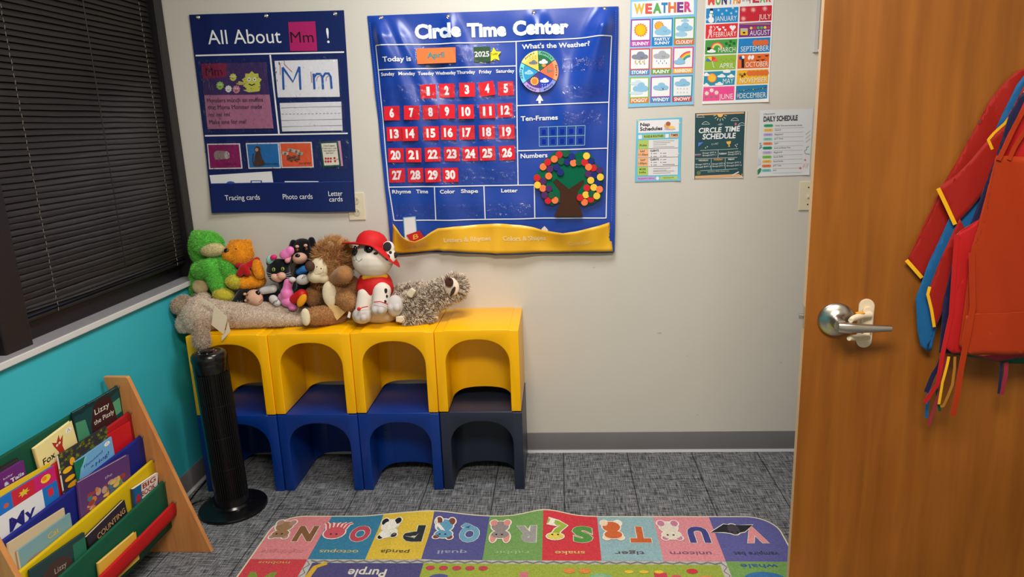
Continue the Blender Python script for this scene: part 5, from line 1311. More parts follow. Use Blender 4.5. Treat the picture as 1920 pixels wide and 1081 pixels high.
for names_, rows in ((MN[0], rowsL), (MN[1], rowsR)):
    for (nm, c), q in zip(names_, rows):
        a, b2, c2, d = q
        def bl(u, v): return pM((a[0] * (1 - u) + b2[0] * u) * (1 - v) + (d[0] * (1 - u) + c2[0] * u) * v, (a[1] * (1 - u) + b2[1] * u) * (1 - v) + (d[1] * (1 - u) + c2[1] * u) * v)
        f.quad([pM(*p) for p in q], ink(c), .0006, 8, 6)
        x0, x1 = WID[nm]; f.text(nm, bl(x0, .9), bl(x1, .9), 9.3, ink((244, 244, 238)), .0018, -.004)
        wh = ink((244, 244, 244)); P = lambda u, v: bl(u, v)
        if nm == 'JANUARY':
            f.ell(*P(.16, .78), 5.5, 6, wh, .0009, 14); f.ell(*P(.16, .46), 4, 4.4, wh, .001, 14); f.ell(*P(.165, .25), 3, 3, wh, .0011, 12); f.rect(P(.12, .1)[0], P(.12, .0)[1], P(.21, .1)[0], P(.2, .17)[1], ink((30, 30, 34)), .0012); f.line([P(.13, .36), P(.2, .36), P(.2, .6)], 1.6, ink((60, 140, 80)), .0013)
            for u, v in ((.38, .15), (.5, .42), (.63, .2), (.78, .4), (.93, .3), (.82, .05), (.03, .75)): f.star(*P(u, v), 3.4, ink((200, 228, 246)), .0009, 6, .3)
        elif nm == 'JULY':
            for u, v in ((.12, .2), (.42, .25), (.78, .2), (.12, .8)): f.star(*P(u, v), 6.5, ink((240, 170, 170)), .0009, 12, .35)
        elif nm == 'FEBRUARY':
            f.ell(*P(.16, .2), 2.6, 2.8, ink((246, 190, 196)), .001, 10); f.ell(*P(.15, .52), 3.4, 6, ink((246, 190, 196)), .001, 10); f.line([P(.12, .7), P(.08, .98)], 2.4, ink((246, 190, 196)), .001); f.line([P(.17, .7), P(.2, .92)], 2.4, ink((246, 190, 196)), .001); f.line([P(.24, .12), P(.3, .3), P(.25, .48)], 1, wh, .001)
            for u, v, r in ((.36, .2, 2.2), (.43, .36, 3.2), (.55, .24, 2.4), (.61, .42, 2.4), (.84, .26, 6)):
                x, y = P(u, v); f.ell(x - r * .45, y, r * .55, r * .55, wh, .001, 10); f.ell(x + r * .45, y, r * .55, r * .55, wh, .001, 10); f.poly([(x - r * .95, y + r * .2), (x + r * .95, y + r * .2), (x, y + r * 1.3)], wh, .001)
        elif nm == 'AUGUST':
            f.rect(*P(.02, .03), *P(.98, .16), ink((232, 186, 60)), .0009); f.rect(*P(.04, .36), *P(.28, .86), ink((240, 190, 40)), .001); f.rect(*P(.07, .42), *P(.25, .56), ink((150, 200, 220)), .0012); f.rect(*P(.12, .62), *P(.2, .74), ink((60, 40, 40)), .0012)
            for k, cc in enumerate(((244, 210, 60), (210, 60, 60), (90, 180, 80), (90, 180, 80), (244, 210, 60), (210, 60, 60))): f.ell(*P(.38 + .11 * k, .38), 2.7, 2.7, ink(cc), .001, 10)
        elif nm == 'MARCH':
            for k, cc in enumerate(((236, 70, 120), (246, 170, 70), (246, 226, 100), (150, 210, 150))):
                r = 12 - k * 1.6; x, y = P(.38, .62); f.sector(x, y, r, r * 1.0, PI, 2 * PI, ink(cc), .0009 + k * .0001, 12, (r - 1.6) / r)
            f.cloud(*P(.2, .78), 16, 7, wh, .0015); f.rect(*P(.06, .5), *P(.18, .72), ink((30, 30, 30)), .0016)
            for u, v in ((.66, .3), (.79, .16), (.77, .44), (.9, .3)):
                for k in range(4): x, y = P(u, v); f.ell(x + 1.5 * math.cos(k * PI / 2 + .6), y + 1.5 * math.sin(k * PI / 2 + .6), 1.5, 1.5, ink((30, 104, 50)), .001, 8)
        elif nm == 'SEPTEMBER':
            for k in range(3): f.ell(*P(.55 + .15 * k, .34), 6.4, 5.6, ink((226, 110, 60)), .0009 + .0001 * k, 14)
        elif nm == 'APRIL':
            x, y = P(.24, .4)
            for k, cc in enumerate(((60, 130, 190), (244, 200, 60), (226, 70, 60), (240, 110, 90))): f.sector(x - 1, y, 11, 9, PI + k * PI / 4, PI + (k + 1) * PI / 4, ink(cc), .0009, 6)
            f.line([(x, y), (x + 2.4, y + 11), (x + 4.4, y + 11.5)], .9, wh, .001)
            for k in range(6): f.ell(*P(.52 + .08 * k, .3 + .12 * (k % 2)), .7, 1, ink((110, 150, 90)), .001, 6)
        elif nm == 'OCTOBER':
            f.rect(*P(.12, .28), *P(.22, .95), ink((30, 30, 36)), .0009); f.ell(*P(.17, .2), 3, 3.2, wh, .001, 10); f.ell(*P(.09, .25), 3.2, 3.6, ink((60, 80, 140)), .001, 10)
            for u in (.37, .47): f.ell(*P(u, .24), 2.8, 4.6, wh, .001, 12, rot=.3)
            for u, v in ((.68, .2), (.64, .44), (.8, .42), (.92, .14)): x, y = P(u, v); f.poly([(x - 4, y - 1), (x - 1, y), (x, y - 1.2), (x + 1, y), (x + 4, y - 1.4), (x + 2, y + 1.4), (x - 2, y + 1.6)], ink((30, 26, 30)), .001)
        elif nm == 'MAY':
            f.ell(*P(.26, .46), 8.6, 8.8, ink((240, 130, 70)), .0009, 20); f.ell(*P(.26, .46), 7, 7.2, ink((250, 196, 70)), .001, 20)
            for u, v, s in ((.56, .34, 15), (.86, .38, 14), (.06, .2, 12), (.72, .03, 14), (.5, .9, 15), (.08, .95, 12)): f.cloud(*P(u, v), s, 7, wh, .0011)
        elif nm == 'NOVEMBER':
            for k in range(5): f.ell(*P(.4 + .13 * k, .24), 5.6, 5.2, ink((228, 116, 56)), .0009 + .0001 * k, 14)
            for k, cc in enumerate(((150, 140, 80), (120, 50, 30), (90, 40, 40))): f.star(*P(.1 + .07 * k, .3 + .12 * (k % 2)), 3.6, ink(cc), .001, 5, .5)
        elif nm == 'JUNE':
            for u, v in ((.12, .44), (.27, .24), (.43, .42)): f.star(*P(u, v), 5, wh, .0009, 8, .5); f.ell(*P(u, v), 1.3, 1.3, ink((246, 210, 80)), .0012, 8)
            for u in (.1, .26, .42): f.ell(*P(u, .7), 3, 1.8, ink((150, 130, 90)), .0009, 8)
        else:
            f.line([P(.02, .36), P(.2, .42), P(.4, .3), P(.6, .34), P(.8, .26), P(.98, .16)], .6, ink((40, 60, 60)), .0009)
            for k in range(10): f.ell(*P(.05 + .1 * k, .38 - .015 * k), .9, 1.4, ink(((210, 50, 60), (60, 150, 80), (230, 190, 70))[k % 3]), .001, 8)
            f.ell(*P(.07, .7), 1.8, 4, ink((210, 200, 196)), .001, 8); f.line([P(.05, .52), P(.09, .9)], .8, ink((200, 50, 60)), .0012)
        f.build('month_strip', t)
# NAP SCHEDULES
def pN(x, y): return (1180 + x / 8.318, 215 + y / 8.318)
f, t = poster('nap_schedule', 'light blue sheet headed Nap Schedules with green and orange boxes', [(1193.5, 224), (1278.5, 219.8), (1275.5, 338.5), (1190, 341)], (112, 196, 226), 'taped schedule sheets')
def box(f, pf, q, c, l=.0006): f.quad([pf(*p) for p in q], ink(c), l, 8, 12)
box(f, pN, [(140, 92), (775, 70), (772, 262), (138, 286)], (238, 234, 238)); f.text('Nap', pN(168, 180), pN(320, 172), 6.3, ink((40, 38, 44)), .001, .03); f.text('Schedules', pN(166, 252), pN(515, 238), 7, ink((40, 38, 44)), .001, .03)
f.ell(*pN(590, 175), 6.2, 5.2, ink((226, 178, 120)), .001, 14); f.ell(*pN(605, 140), 4.6, 4, ink((176, 100, 70)), .0012, 12); f.ell(*pN(660, 200), 6, 3.2, ink((250, 206, 110)), .0011, 12); f.ell(*pN(630, 225), 11.5, 1.7, ink((180, 176, 236)), .0009, 12); f.build('title_panel', t)
box(f, pN, [(214, 312), (542, 300), (540, 362), (214, 374)], (178, 204, 112)); f.text('RULES & ROUTINES', pN(228, 356), pN(528, 345), 4, ink((50, 56, 40)), .001, .02)
box(f, pN, [(634, 296), (766, 292), (764, 352), (632, 356)], (240, 184, 136)); f.text('TIMES', pN(648, 336), pN(756, 332), 4, ink((60, 44, 40)), .001, .02)
for q in ([(140, 316), (196, 314), (196, 374), (140, 378)], [(560, 300), (614, 298), (614, 356), (560, 360)]): box(f, pN, q, (236, 238, 240))
f.build('header_tags', t)
box(f, pN, [(300, 394), (765, 378), (752, 932), (292, 944)], (230, 228, 230))
for y in (528, 668, 806): f.line([pN(300, y), pN(762, y - 12)], .7, ink((90, 88, 92)), .0009)
for q, c, ws in (([(138, 398), (302, 394), (298, 528), (134, 534)], (178, 204, 108), (('Rules', 162, 490, 268),)), ([(134, 538), (298, 534), (296, 664), (130, 668)], (244, 184, 136), (('NAP', 168, 586, 242), ('11:30am', 140, 636, 290))), ([(130, 674), (296, 670), (292, 800), (128, 806)], (244, 184, 136), (('NAP', 172, 722, 248), ('1:00pm', 138, 772, 272))), ([(128, 814), (292, 808), (288, 942), (124, 948)], (180, 208, 100), (('MORE', 158, 864, 256), ('Info', 156, 912, 256)))):
    box(f, pN, q, c, .0009)
    for s, x0, y, x1 in ws: f.text(s, pN(x0, y), pN(x1, y - 3), 3.6, ink((60, 52, 50)), .0013, .01)
    f.build('time_box', t)
for y in (575, 712): f.text('CLIENTS', pN(324, y), pN(458, y - 4), 3.5, ink((40, 40, 44)), .0013, .03)
dg_ = ink((120, 116, 122))
for k, y in enumerate((412, 440, 470, 502, 838, 868, 884, 912)): f.line([pN(370, y), pN(700 - 60 * (k % 3), y - 9)], .55, dg_, .0012)
for x, y, s in ((372, 604, 'Caleb'), (520, 600, 'Luka'), (372, 650, 'Emma'), (520, 644, 'Mason'), (520, 698, 'Lily'), (372, 742, 'Jules'), (520, 742, 'Noah'), (372, 782, 'Amara')): f.line([pN(x, y), pN(x + 56, y - 2)], .9, dg_, .0012); f.rect(*pN(x - 36, y - 8), *pN(x - 22, y + 6), dg_, .0012)
f.line([pN(518, 778), pN(706, 772)], .9, dg_, .0012)
box(f, pN, [(124, 972), (398, 960), (394, 1014), (122, 1024)], (206, 160, 220)); f.text('Be seated for wake up', pN(140, 1004), pN(384, 994), 2.2, ink((90, 60, 100)), .001)
box(f, pN, [(482, 962), (746, 954), (744, 1006), (480, 1012)], (186, 208, 110)); f.text('Questions? Ask', pN(530, 990), pN(694, 984), 2.2, ink((70, 80, 50)), .001)
f.ell(*pN(438, 990), 3.2, 3.4, ink((238, 238, 240)), .0008, 14)
for x, y in ((140, 95), (774, 128), (760, 608)): f.star(*pN(x, y), 3.6, ink((240, 226, 170)), .0014, 4, .3)
f.build('schedule_print', t)
# CIRCLE TIME SCHEDULE
def pC(x, y): return (1295 + x / 5.404, 200 + y / 5.404)
f, t = poster('circle_schedule', 'dark green chalkboard style sheet headed CIRCLE TIME SCHEDULE', [(1302.5, 212), (1401.5, 208), (1392.5, 333), (1300, 335)], (226, 220, 212), 'taped schedule sheets')
box(f, pC, [(44, 66), (552, 48), (528, 706), (36, 728)], (44, 78, 84))
box(f, pC, [(56, 74), (540, 54), (540, 68), (56, 90)], (226, 174, 124), .0009); box(f, pC, [(44, 700), (522, 678), (520, 706), (42, 726)], (226, 174, 124), .0009); f.build('chalkboard_print', t)
f.text('CIRCLE', pC(80, 268), pC(312, 258), 9.6, ink(WHITE), .0013, .03, .1); f.text('TIME', pC(345, 254), pC(498, 248), 9.8, ink(WHITE), .0013, .03, .1); f.text('SCHEDULE', pC(118, 332), pC(456, 318), 10.4, ink(WHITE), .0013, .03, .1); f.build('title_lettering', t)
wl = ink((206, 216, 214)); yl = ink((240, 200, 120))
f.sector(*pC(298, 74), 5.5, 6, 0, PI, ink((244, 190, 110)), .001)
for k in range(7): a = PI * (k + .5) / 7; x, y = pC(298, 76); f.line([(x + 8 * math.cos(a), y + 8 * math.sin(a)), (x + 13 * math.cos(a), y + 13 * math.sin(a))], .9, ink((236, 226, 200)), .001)
for x, y in ((155, 170), (450, 132), (520, 180), (100, 98)): f.line([pC(x - 44, y + 8), pC(x - 24, y - 12), pC(x, y - 20), pC(x + 22, y - 10), pC(x + 40, y + 6), pC(x - 44, y + 8)], .8, wl, .001)
f.poly([pC(*p) for p in [(268, 182), (300, 166), (330, 176), (300, 192)]], ink((140, 150, 160)), .001); f.ell(*pC(455, 176), 2, 3, ink((206, 110, 130)), .001, 10)
f.poly([pC(*p) for p in [(78, 362), (128, 358), (74, 404)]], ink((90, 130, 220)), .001); f.text('E = MC²', pC(212, 390), pC(282, 382), 3.6, wl, .001); f.poly([pC(*p) for p in [(360, 352), (408, 346), (404, 372), (390, 384), (400, 402), (378, 404), (384, 386), (366, 374)]], ink((236, 190, 80)), .001)
for x, y in ((150, 416), (168, 404), (452, 390), (470, 380), (462, 404)): f.ell(*pC(x, y), 1, 1.2, wl, .001, 8)
for a, b_ in (((95, 444), (480, 424)), ((48, 528), (472, 512)), ((95, 648), (474, 628)), ((278, 434), (276, 518)), ((208, 526), (206, 640)), ((348, 518), (348, 630))): f.line([pC(*a), pC(*b_)], .7, wl, .001)
f.build('chalk_drawings', t)
for s, x0, y, x1, c in (('MONDAY', 42, 494, 106, (220, 150, 180)), ('TUESDAY', 284, 484, 366, WHITE), ('WEDNESDAY', 78, 552, 180, (220, 210, 190)), ('THURSDAY', 230, 544, 326, (246, 176, 80)), ('FRIDAY', 378, 540, 444, WHITE)): f.text(s, pC(x0, y), pC(x1, y - 3), 2.9, ink(c), .0012, .03); f.build('weekday_heading', t)
for s, x0, y, x1 in (('Group1 DTT 4', 118, 476, 256), ('Group2 DTT 1', 118, 500, 256), ('Group1 DTT 6', 376, 468, 502), ('Group2 DTT 2', 376, 490, 508), ('Group1 DTT 6', 46, 592, 192), ('Group2 DTT 3', 46, 618, 200), ('Group1 DTT 4', 216, 586, 344), ('Group2 DTT 7', 216, 610, 344), ('Group1 DTT 5', 362, 576, 508), ('Group2 DTT 2', 362, 604, 514)): f.text(s, pC(x0, y), pC(x1, y - 6), 2.7, ink((222, 228, 226)), .0012, .015); f.build('group_line', t)
f.text('Santa Rosa: MWA, Daisies Corp.', pC(170, 664), pC(390, 654), 2.2, wl, .0012); f.line([pC(418, 694), pC(486, 658)], 2, ink((226, 222, 226)), .0012); f.ell(*pC(80, 670), 4, 4, ink((110, 120, 70)), .001, 10)
f.build('chalk_writing', t)
# DAILY SCHEDULE
f, t = poster('daily_schedule', 'pale grey sheet headed DAILY SCHEDULE with coloured time tags', [(1425, 206.5), (1525, 203.5), (1517, 327.5), (1419.5, 331)], (222, 224, 228), 'taped schedule sheets')
f.text('Classroom', pC(738, 84), pC(852, 76), 3.4, ink((90, 90, 96)), .001, 0, .3); f.text('DAILY SCHEDULE', pC(736, 152), pC(1082, 138), 10, ink((50, 50, 56)), .001, .035); f.build('title_lettering', t)
for k, (c, s, x1) in enumerate((((60, 170, 120), 'Circle Time and movement activity', 1128), ((246, 196, 80), 'Sensory', 914), ((196, 170, 226), 'Playground', 934), ((140, 210, 200), 'DTT Time', 934), ((240, 140, 90), 'Gym', 886), ((40, 150, 110), 'Lunch and Recess Time', 1008), ((200, 180, 226), 'Playground', 924), ((130, 200, 80), 'Social Skills', 934), ((246, 190, 80), 'Good books', 934), ((240, 130, 70), 'DTT Time', 914), ((120, 200, 206), 'Clean up', 866))):
    y = 192 + k * 45.3; x0 = 744 - k * 2.2
    f.ell(*pC(x0 + 8, y), 2.4, 2.5, ink(c), .0008, 12); f.ell(*pC(x0 + 78, y - 2), 2.4, 2.5, ink(c), .0008, 12); f.quad([pC(x0 + 8, y - 14), pC(x0 + 78, y - 16), pC(x0 + 78, y + 12), pC(x0 + 8, y + 14)], ink(c), .0009)
    f.text('%d:%02d AM' % (9 + k // 3, (k * 15) % 60), pC(x0 + 14, y + 5), pC(x0 + 70, y + 3), 1.9, ink((60, 70, 70)), .0013)
    f.text(s, pC(854 - k * 2.4, y + 6), pC(x1, y), 2.7, ink((70, 70, 76)), .0012); f.line([pC(848 - k * 2, y + 26), pC(1145 - k * 2, y + 18)], .4, ink((170, 172, 178)), .001); f.build('schedule_row', t)
f.line([pC(x, y) for x, y in ((1196, 402), (1170, 412), (1172, 432), (1152, 446), (1160, 476), (1204, 480))], 1, ink((70, 150, 150)), .001); f.line([pC(x, y) for x, y in ((1138, 612), (1150, 572), (1156, 616), (1170, 570), (1172, 620), (1190, 572))], .8, ink((226, 110, 80)), .001)
f.ell(*pC(1108, 620), 2, 2.1, ink((220, 100, 80)), .001, 12); f.ell(*pC(1158, 538), 1.7, 1.8, ink((226, 110, 90)), .001, 12); f.line([pC(x, y) for x, y in ((694, 372), (712, 362), (700, 392), (720, 386), (696, 412), (722, 406), (692, 428))], 1.2, ink((60, 140, 170)), .001)
f.poly([pC(*p) for p in [(676, 692), (676, 640), (700, 620), (716, 628), (706, 660)]], ink((50, 130, 80)), .001); f.poly([pC(*p) for p in [(680, 600), (686, 520), (706, 530), (712, 580)]], ink((206, 200, 220)), .0008)
for k in range(3): f.line([pC(1164, 280 + k * 40), pC(1210, 240 + k * 40)], 1, ink((190, 192, 200)), .001)
f.build('doodles', t)

# ------------------------------------------------------- switch and outlet
PLT = mat('almond_plate', (226, 216, 188), 0.35, 0.4); DRK = mat('slot_dark', (50, 44, 40), 0.6)
sw = thing('light_switch', 'almond light switch plate on the wall partly behind the wooden door', 'light switch', (2.763, 0, 1.144))
b = MB(); b.box((2.7255, -0.006, 1.1425), (2.800, -0.0002, 1.268), PLT); b.build('plate', sw, bevel=.002)
b = MB(); b.box((2.757, -0.0075, 1.193), (2.769, -0.006, 1.217), PLT); b.box((2.759, -0.017, 1.199), (2.767, -0.006, 1.208), PLT); b.build('toggle', sw, bevel=.001)
for z in (1.168, 1.242):
    b = MB(); b.lathe([(.0032, 0), (.003, .001), (.0001, .0012)], (2.763, -0.006, z), DRK, 10, (Vector((1, 0, 0)), Vector((0, 0, 1)), Vector((0, -1, 0)))); b.build('screw', sw)
oc = thing('wall_outlet', 'almond wall outlet plate peeking out under the navy letter chart', 'outlet', (0.765, 0, 1.155))
b = MB(); b.box((0.727, -0.0055, 1.1545), (0.803, -0.0002, 1.279), PLT); b.build('plate', oc, bevel=.002)
for z in (1.190, 1.243):
    b = MB(); b.lathe([(.0165, 0), (.0165, .0018), (.0001, .0018)], (0.765, -0.0055, z), mat('socket_face', (206, 196, 170), .4), 24, (Vector((1, 0, 0)), Vector((0, 0, 1)), Vector((0, -1, 0)))); o = b.build('socket', oc)
    b = MB()
    for dx in (-.006, .006): b.box((0.765 + dx - .001, -0.0078, z), (0.765 + dx + .001, -0.0072, z + .009), DRK)
    b.build('slots', o)
# =============================================================== PLUSH TOYS
def frame(rot=0.0):
    c, s = math.cos(rot), math.sin(rot)      # rot: clockwise in the picture
    X = CR * c - CU * s; Y = CU * c + CR * s
    return Matrix((X, CF, Y)).transposed()   # local x: across, y: away, z: up
class Blob:
    def __init__(s): s.mb = MB(); s.m = mat('tmp')
    def e(s, px, py, Y, rx, ry, rd=None, rot=0.0):
        c = at(px, py, 1, Y); k = depth_of(c) / FPX
        rd = rd if rd is not None else (rx + ry) / 2
        s.mb.ball(c, (rx * k, rd * k, ry * k), s.m, frame(rot), 20); return s
    def cap(s, a, b_, r0, r1, n=7):
        """tapered limb between (px,py,Y) ends"""
        A, B_ = at(a[0], a[1], 1, a[2]), at(b_[0], b_[1], 1, b_[2])
        k = depth_of(A) / FPX
        n = max(n, int((B_ - A).length / (0.18 * min(r0, r1) * k)) + 1)
        for i in range(n):
            t = i / (n - 1); s.mb.ball(A.lerp(B_, t), (r0 + (r1 - r0) * t) * k, s.m, None, 14)
        return s
    def floor(s, z): s.zf = z; return s
    def mesh(s, m, voxel=0.0045, smooth=6, zmin=None):
        me = s.mb.mesh('blob'); ob = bpy.data.objects.new('blob', me); COL.objects.link(ob)
        r = ob.modifiers.new('r', 'REMESH'); r.mode = 'VOXEL'; r.voxel_size = voxel
        sm = ob.modifiers.new('s', 'SMOOTH'); sm.iterations = smooth; sm.factor = 0.6
        dg = bpy.context.evaluated_depsgraph_get(); dg.update()
        out = bpy.data.meshes.new_from_object(ob.evaluated_get(dg))
        bpy.data.objects.remove(ob); bpy.data.meshes.remove(me)
        out.materials.clear(); out.materials.append(m)
        out.polygons.foreach_set('material_index', [0] * len(out.polygons))
        out.polygons.foreach_set('use_smooth', [True] * len(out.polygons))
        if zmin is not None:
            for v in out.vertices:
                if v.co.z < zmin: v.co.z = zmin + 0.15 * max(-0.01, v.co.z - zmin) * 0
        out.update()
        return out
def plush(c, name=None, var=.12): return mat('plush_' + (name or '%02x%02x%02x' % c), c, 0.95, 0.05, var=var, scale=60, bump=.35, bscale=260, sheen=0.25)
def part(bl, name, parent, m, voxel=0.004, smooth=4, zmin=None):
    me = bl.mesh(m, voxel, smooth, zmin); me.name = name
    o = bpy.data.objects.new(name, me); COL.objects.link(o); attach(o, parent); return o
def fur(src, parent, m, n, length, width=0.0011, lean=(0, 0, -0.3), curl=0.5, seed=1, keep=None, name='fur', clump=0):
    """short plush pile grown from a body part"""
    rnd = random.Random(seed)
    me = src.data; me.calc_loop_triangles()
    V = me.vertices; tris = me.loop_triangles
    cum = []; tot = 0
    for t in tris: tot += t.area; cum.append(tot)
    import bisect
    vs = []; fs = []; lean = Vector(lean)
    seeds = [Vector((rnd.gauss(0, 1), rnd.gauss(0, 1), rnd.gauss(0, 1))) * curl for _ in range(64)]
    for _ in range(n):
        t = tris[bisect.bisect_left(cum, rnd.random() * tot)]
        a, b_ = rnd.random(), rnd.random()
        if a + b_ > 1: a, b_ = 1 - a, 1 - b_
        p0, p1, p2 = (V[i].co for i in t.vertices)
        p = p0 + (p1 - p0) * a + (p2 - p0) * b_
        if keep and not keep(p): continue
        nrm = t.normal
        if clump:
            q = p * clump; h = int(q.x * 13.1 + q.y * 7.7 + q.z * 23.3) % 64 if False else hash((round(q.x), round(q.y), round(q.z))) % 64
            j = seeds[h] + Vector((rnd.gauss(0, .15), rnd.gauss(0, .15), rnd.gauss(0, .15)))
        else: j = Vector((rnd.gauss(0, 1), rnd.gauss(0, 1), rnd.gauss(0, 1))) * curl
        L = length * rnd.uniform(.65, 1.25)
        d1 = (nrm + j * .5 + lean * .4).normalized(); d2 = (nrm * .6 + j + lean).normalized()
        mid = p + d1 * L * .5; tip = mid + d2 * L * .5
        if nrm.dot(tip - p) < 0.15 * L: tip = tip + nrm * (0.25 * L)
        w = d1.cross(Vector((rnd.gauss(0, 1), rnd.gauss(0, 1), rnd.gauss(0, 1)))).normalized() * width
        o = len(vs); base = p - nrm * .001
        vs += [base - w, base + w, mid - w * .8, mid + w * .8, tip]
        fs += [(o, o + 1, o + 3, o + 2), (o + 2, o + 3, o + 4)]
    b = MB(); b.add(vs, fs, m); o = b.build(name, parent, recalc=False); o['kind'] = 'stuff'
    return o
def fm(c, k=1.0): return mat('fur_%02x%02x%02x' % c, c, 0.85, 0.12, var=.22, scale=45, sheen=.2)
from mathutils.bvhtree import BVHTree
_BV = {}
def bvh(o):
    if o.name not in _BV: _BV[o.name] = BVHTree.FromPolygons([tuple(v.co) for v in o.data.vertices], [tuple(p.vertices) for p in o.data.polygons])
    return _BV[o.name]
def touch(root, px, py, Y):
    """where the sight line meets the toy's own solid surface; falls back on the plane Y"""
    d = ray(px, py).normalized(); best = None
    for ch in root.children:
        if ch.type != 'MESH' or ch.name.split('.')[0] not in SOLID: continue
        h = bvh(ch).ray_cast(CAM, d)
        if h[0] is not None and (best is None or h[3] < best[1]): best = (h[0], h[3])
    return best[0] if best else at(px, py, 1, Y)
SOLID = ('body', 'face', 'muzzle', 'ear', 'paw', 'snout', 'sweater', 'eye_patch', 'nose', 'eye_ring', 'eye', 'mane', 'brow')
def bead(parent, name, px, py, Y, rx, ry, c, rough=.25, rd=None, rot=0.0):
    b = MB(); p = touch(parent, px, py, Y); k = depth_of(p) / FPX; rd = min(rx, ry) * .6 if rd is None else rd
    b.ball(p, (rx * k, rd * k, ry * k), mat('bead_%02x%02x%02x_%d' % (c + (int(rough * 100),)), c, rough, .5), frame(rot), 16); return b.build(name, parent, smooth=60)
def thread(parent, name, pts, r, m):
    b = MB(); b.tube([touch(parent, x, y, Y) - ray(x, y).normalized() * r * .4 for x, y, Y in pts], r, m, 6); return b.build(name, parent)
def base_pt(px, py, Y): p = at(px, py, 1, Y); return (p.x, p.y, TOPZ)
ONTOP = TOPZ + 0.001
def lift(t, dz):    # settle a toy on what carries it
    t.location.z += dz; WORLD[t.name] = Vector(t.location)

# --- long grey teddy lying along the front edge
GT = (198, 180, 162)
t = thing('teddy_bear', 'large grey teddy bear lying face down along the yellow cubes, ear hanging over the edge', 'plush toy', base_pt(480, 605, -.28), 'plush toys on the cube chairs')
bl = Blob().e(374, 592, -.285, 34, 37, 34).e(350, 606, -.30, 18, 22, 20)
bl.cap((392, 589, -.27), (450, 592, -.25), 29, 23).cap((450, 593, -.265), (520, 598, -.262), 22, 13).cap((520, 598, -.262), (575, 602, -.25), 13, 7).cap((455, 582, -.19), (530, 586, -.18), 22, 17).cap((530, 586, -.18), (600, 592, -.17), 17, 11)
bl.cap((385, 560, -.2), (372, 553, -.13), 11, 10)
body = part(bl, 'body', t, plush(GT), .005, 5)
for (a, b_, r0, r1) in (((345, 568, -.29), (338, 573, -.30), 14, 15), ((376, 611, -.402), (378, 639, -.412), 12.5, 14.5)):
    o = part(Blob().cap(a, b_, r0, r1), 'ear', t, plush((188, 166, 146)), .004, 3)
    fur(o, o, fm((194, 172, 152)), 4200, .011, .0009, curl=.9, seed=3)
fur(body, t, fm((212, 194, 176)), 26000, .0075, .0009, curl=.9, seed=4)
RIB = mat('cream_satin', (240, 222, 194), .35, .4, sheen=.3)
def ribbon(px_list, Y, parent, name, th=.0012):
    b = MB(); pts = [at(x, y, 1, yy) for (x, y, yy) in px_list]; n = (pts[1] - pts[0]).cross(pts[2] - pts[0]).normalized()
    b.prism(pts, n * th, RIB); return b.build(name, parent, bevel=.0004)
def z7(x, y): return 310 + x / 7.68, 530 + y / 7.68
q = lambda l, Y: [z7(*p[:2]) + (Y if len(p) < 3 else p[2],) for p in l]
ribbon(q([(505, 235), (545, 225), (700, 318), (690, 350), (560, 290)], -.365), 0, t, 'ribbon_strap')
ribbon(q([(705, 325), (890, 495), (842, 745), (662, 605)], -.375), 0, t, 'ribbon')
ribbon(q([(902, 560), (938, 700), (812, 840), (806, 760), (850, 745)], -.382), 0, t, 'ribbon')

# --- green plush with yellow feet
G = (98, 196, 70)
t = thing('green_plush', 'fuzzy green plush with cream snout and yellow feet at the window end', 'plush toy', base_pt(400, 560, -.11), 'plush toys on the cube chairs')
bl = Blob().e(389, 457, -.11, 29, 23, 26, .1).e(372, 462, -.10, 15, 30, 18).cap((368, 446, -.1), (363, 438, -.1), 7, 4)
bl.e(394, 512, -.09, 34, 34, 28).e(374, 530, -.09, 20, 30, 26).e(394, 490, -.09, 25, 16, 20)
body = part(bl, 'body', t, plush(G), .0048, 5)
fur(body, t, fm((116, 212, 86)), 26000, .010, .0009, curl=.55, seed=5)
for lg in (Blob().cap((378, 506, -.145), (398, 502, -.165), 17, 18).cap((398, 502, -.165), (414, 542, -.165), 18, 15), Blob().cap((408, 494, -.13), (424, 500, -.145), 15, 16).cap((424, 500, -.145), (438, 520, -.15), 16, 13)):
    o = part(lg, 'leg', t, plush(G), .0045, 5); fur(o, o, fm((116, 212, 86)), 9000, .009, .0009, curl=.55, seed=15)
o = part(Blob().e(398, 468, -.15, 23, 13, 15, -.06), 'snout', t, plush((206, 192, 140)), .004, 4); fur(o, o, fm((206, 194, 146)), 3000, .004, .0008, seed=6)
o = part(Blob().e(376, 537, -.16, 16, 15, 9), 'belly_patch', t, plush((198, 178, 130)), .004, 4)
for (x, y, Y, rx, ry) in ((440, 528, -.175, 17, 13.5), (419, 553, -.185, 20, 14), (431, 563, -.175, 10, 9)):
    o = part(Blob().e(x, y, Y, rx, ry, (rx + ry) * .5, .15), 'foot', t, plush((196, 186, 58)), .004, 4); fur(o, o, fm((204, 194, 70)), 2600, .004, .0008, seed=7)
part(Blob().e(373.5, 441, -.135, 4.5, 5.5, 2.5, -.7), 'ear_lining', t, plush((226, 212, 90)), .003, 2)

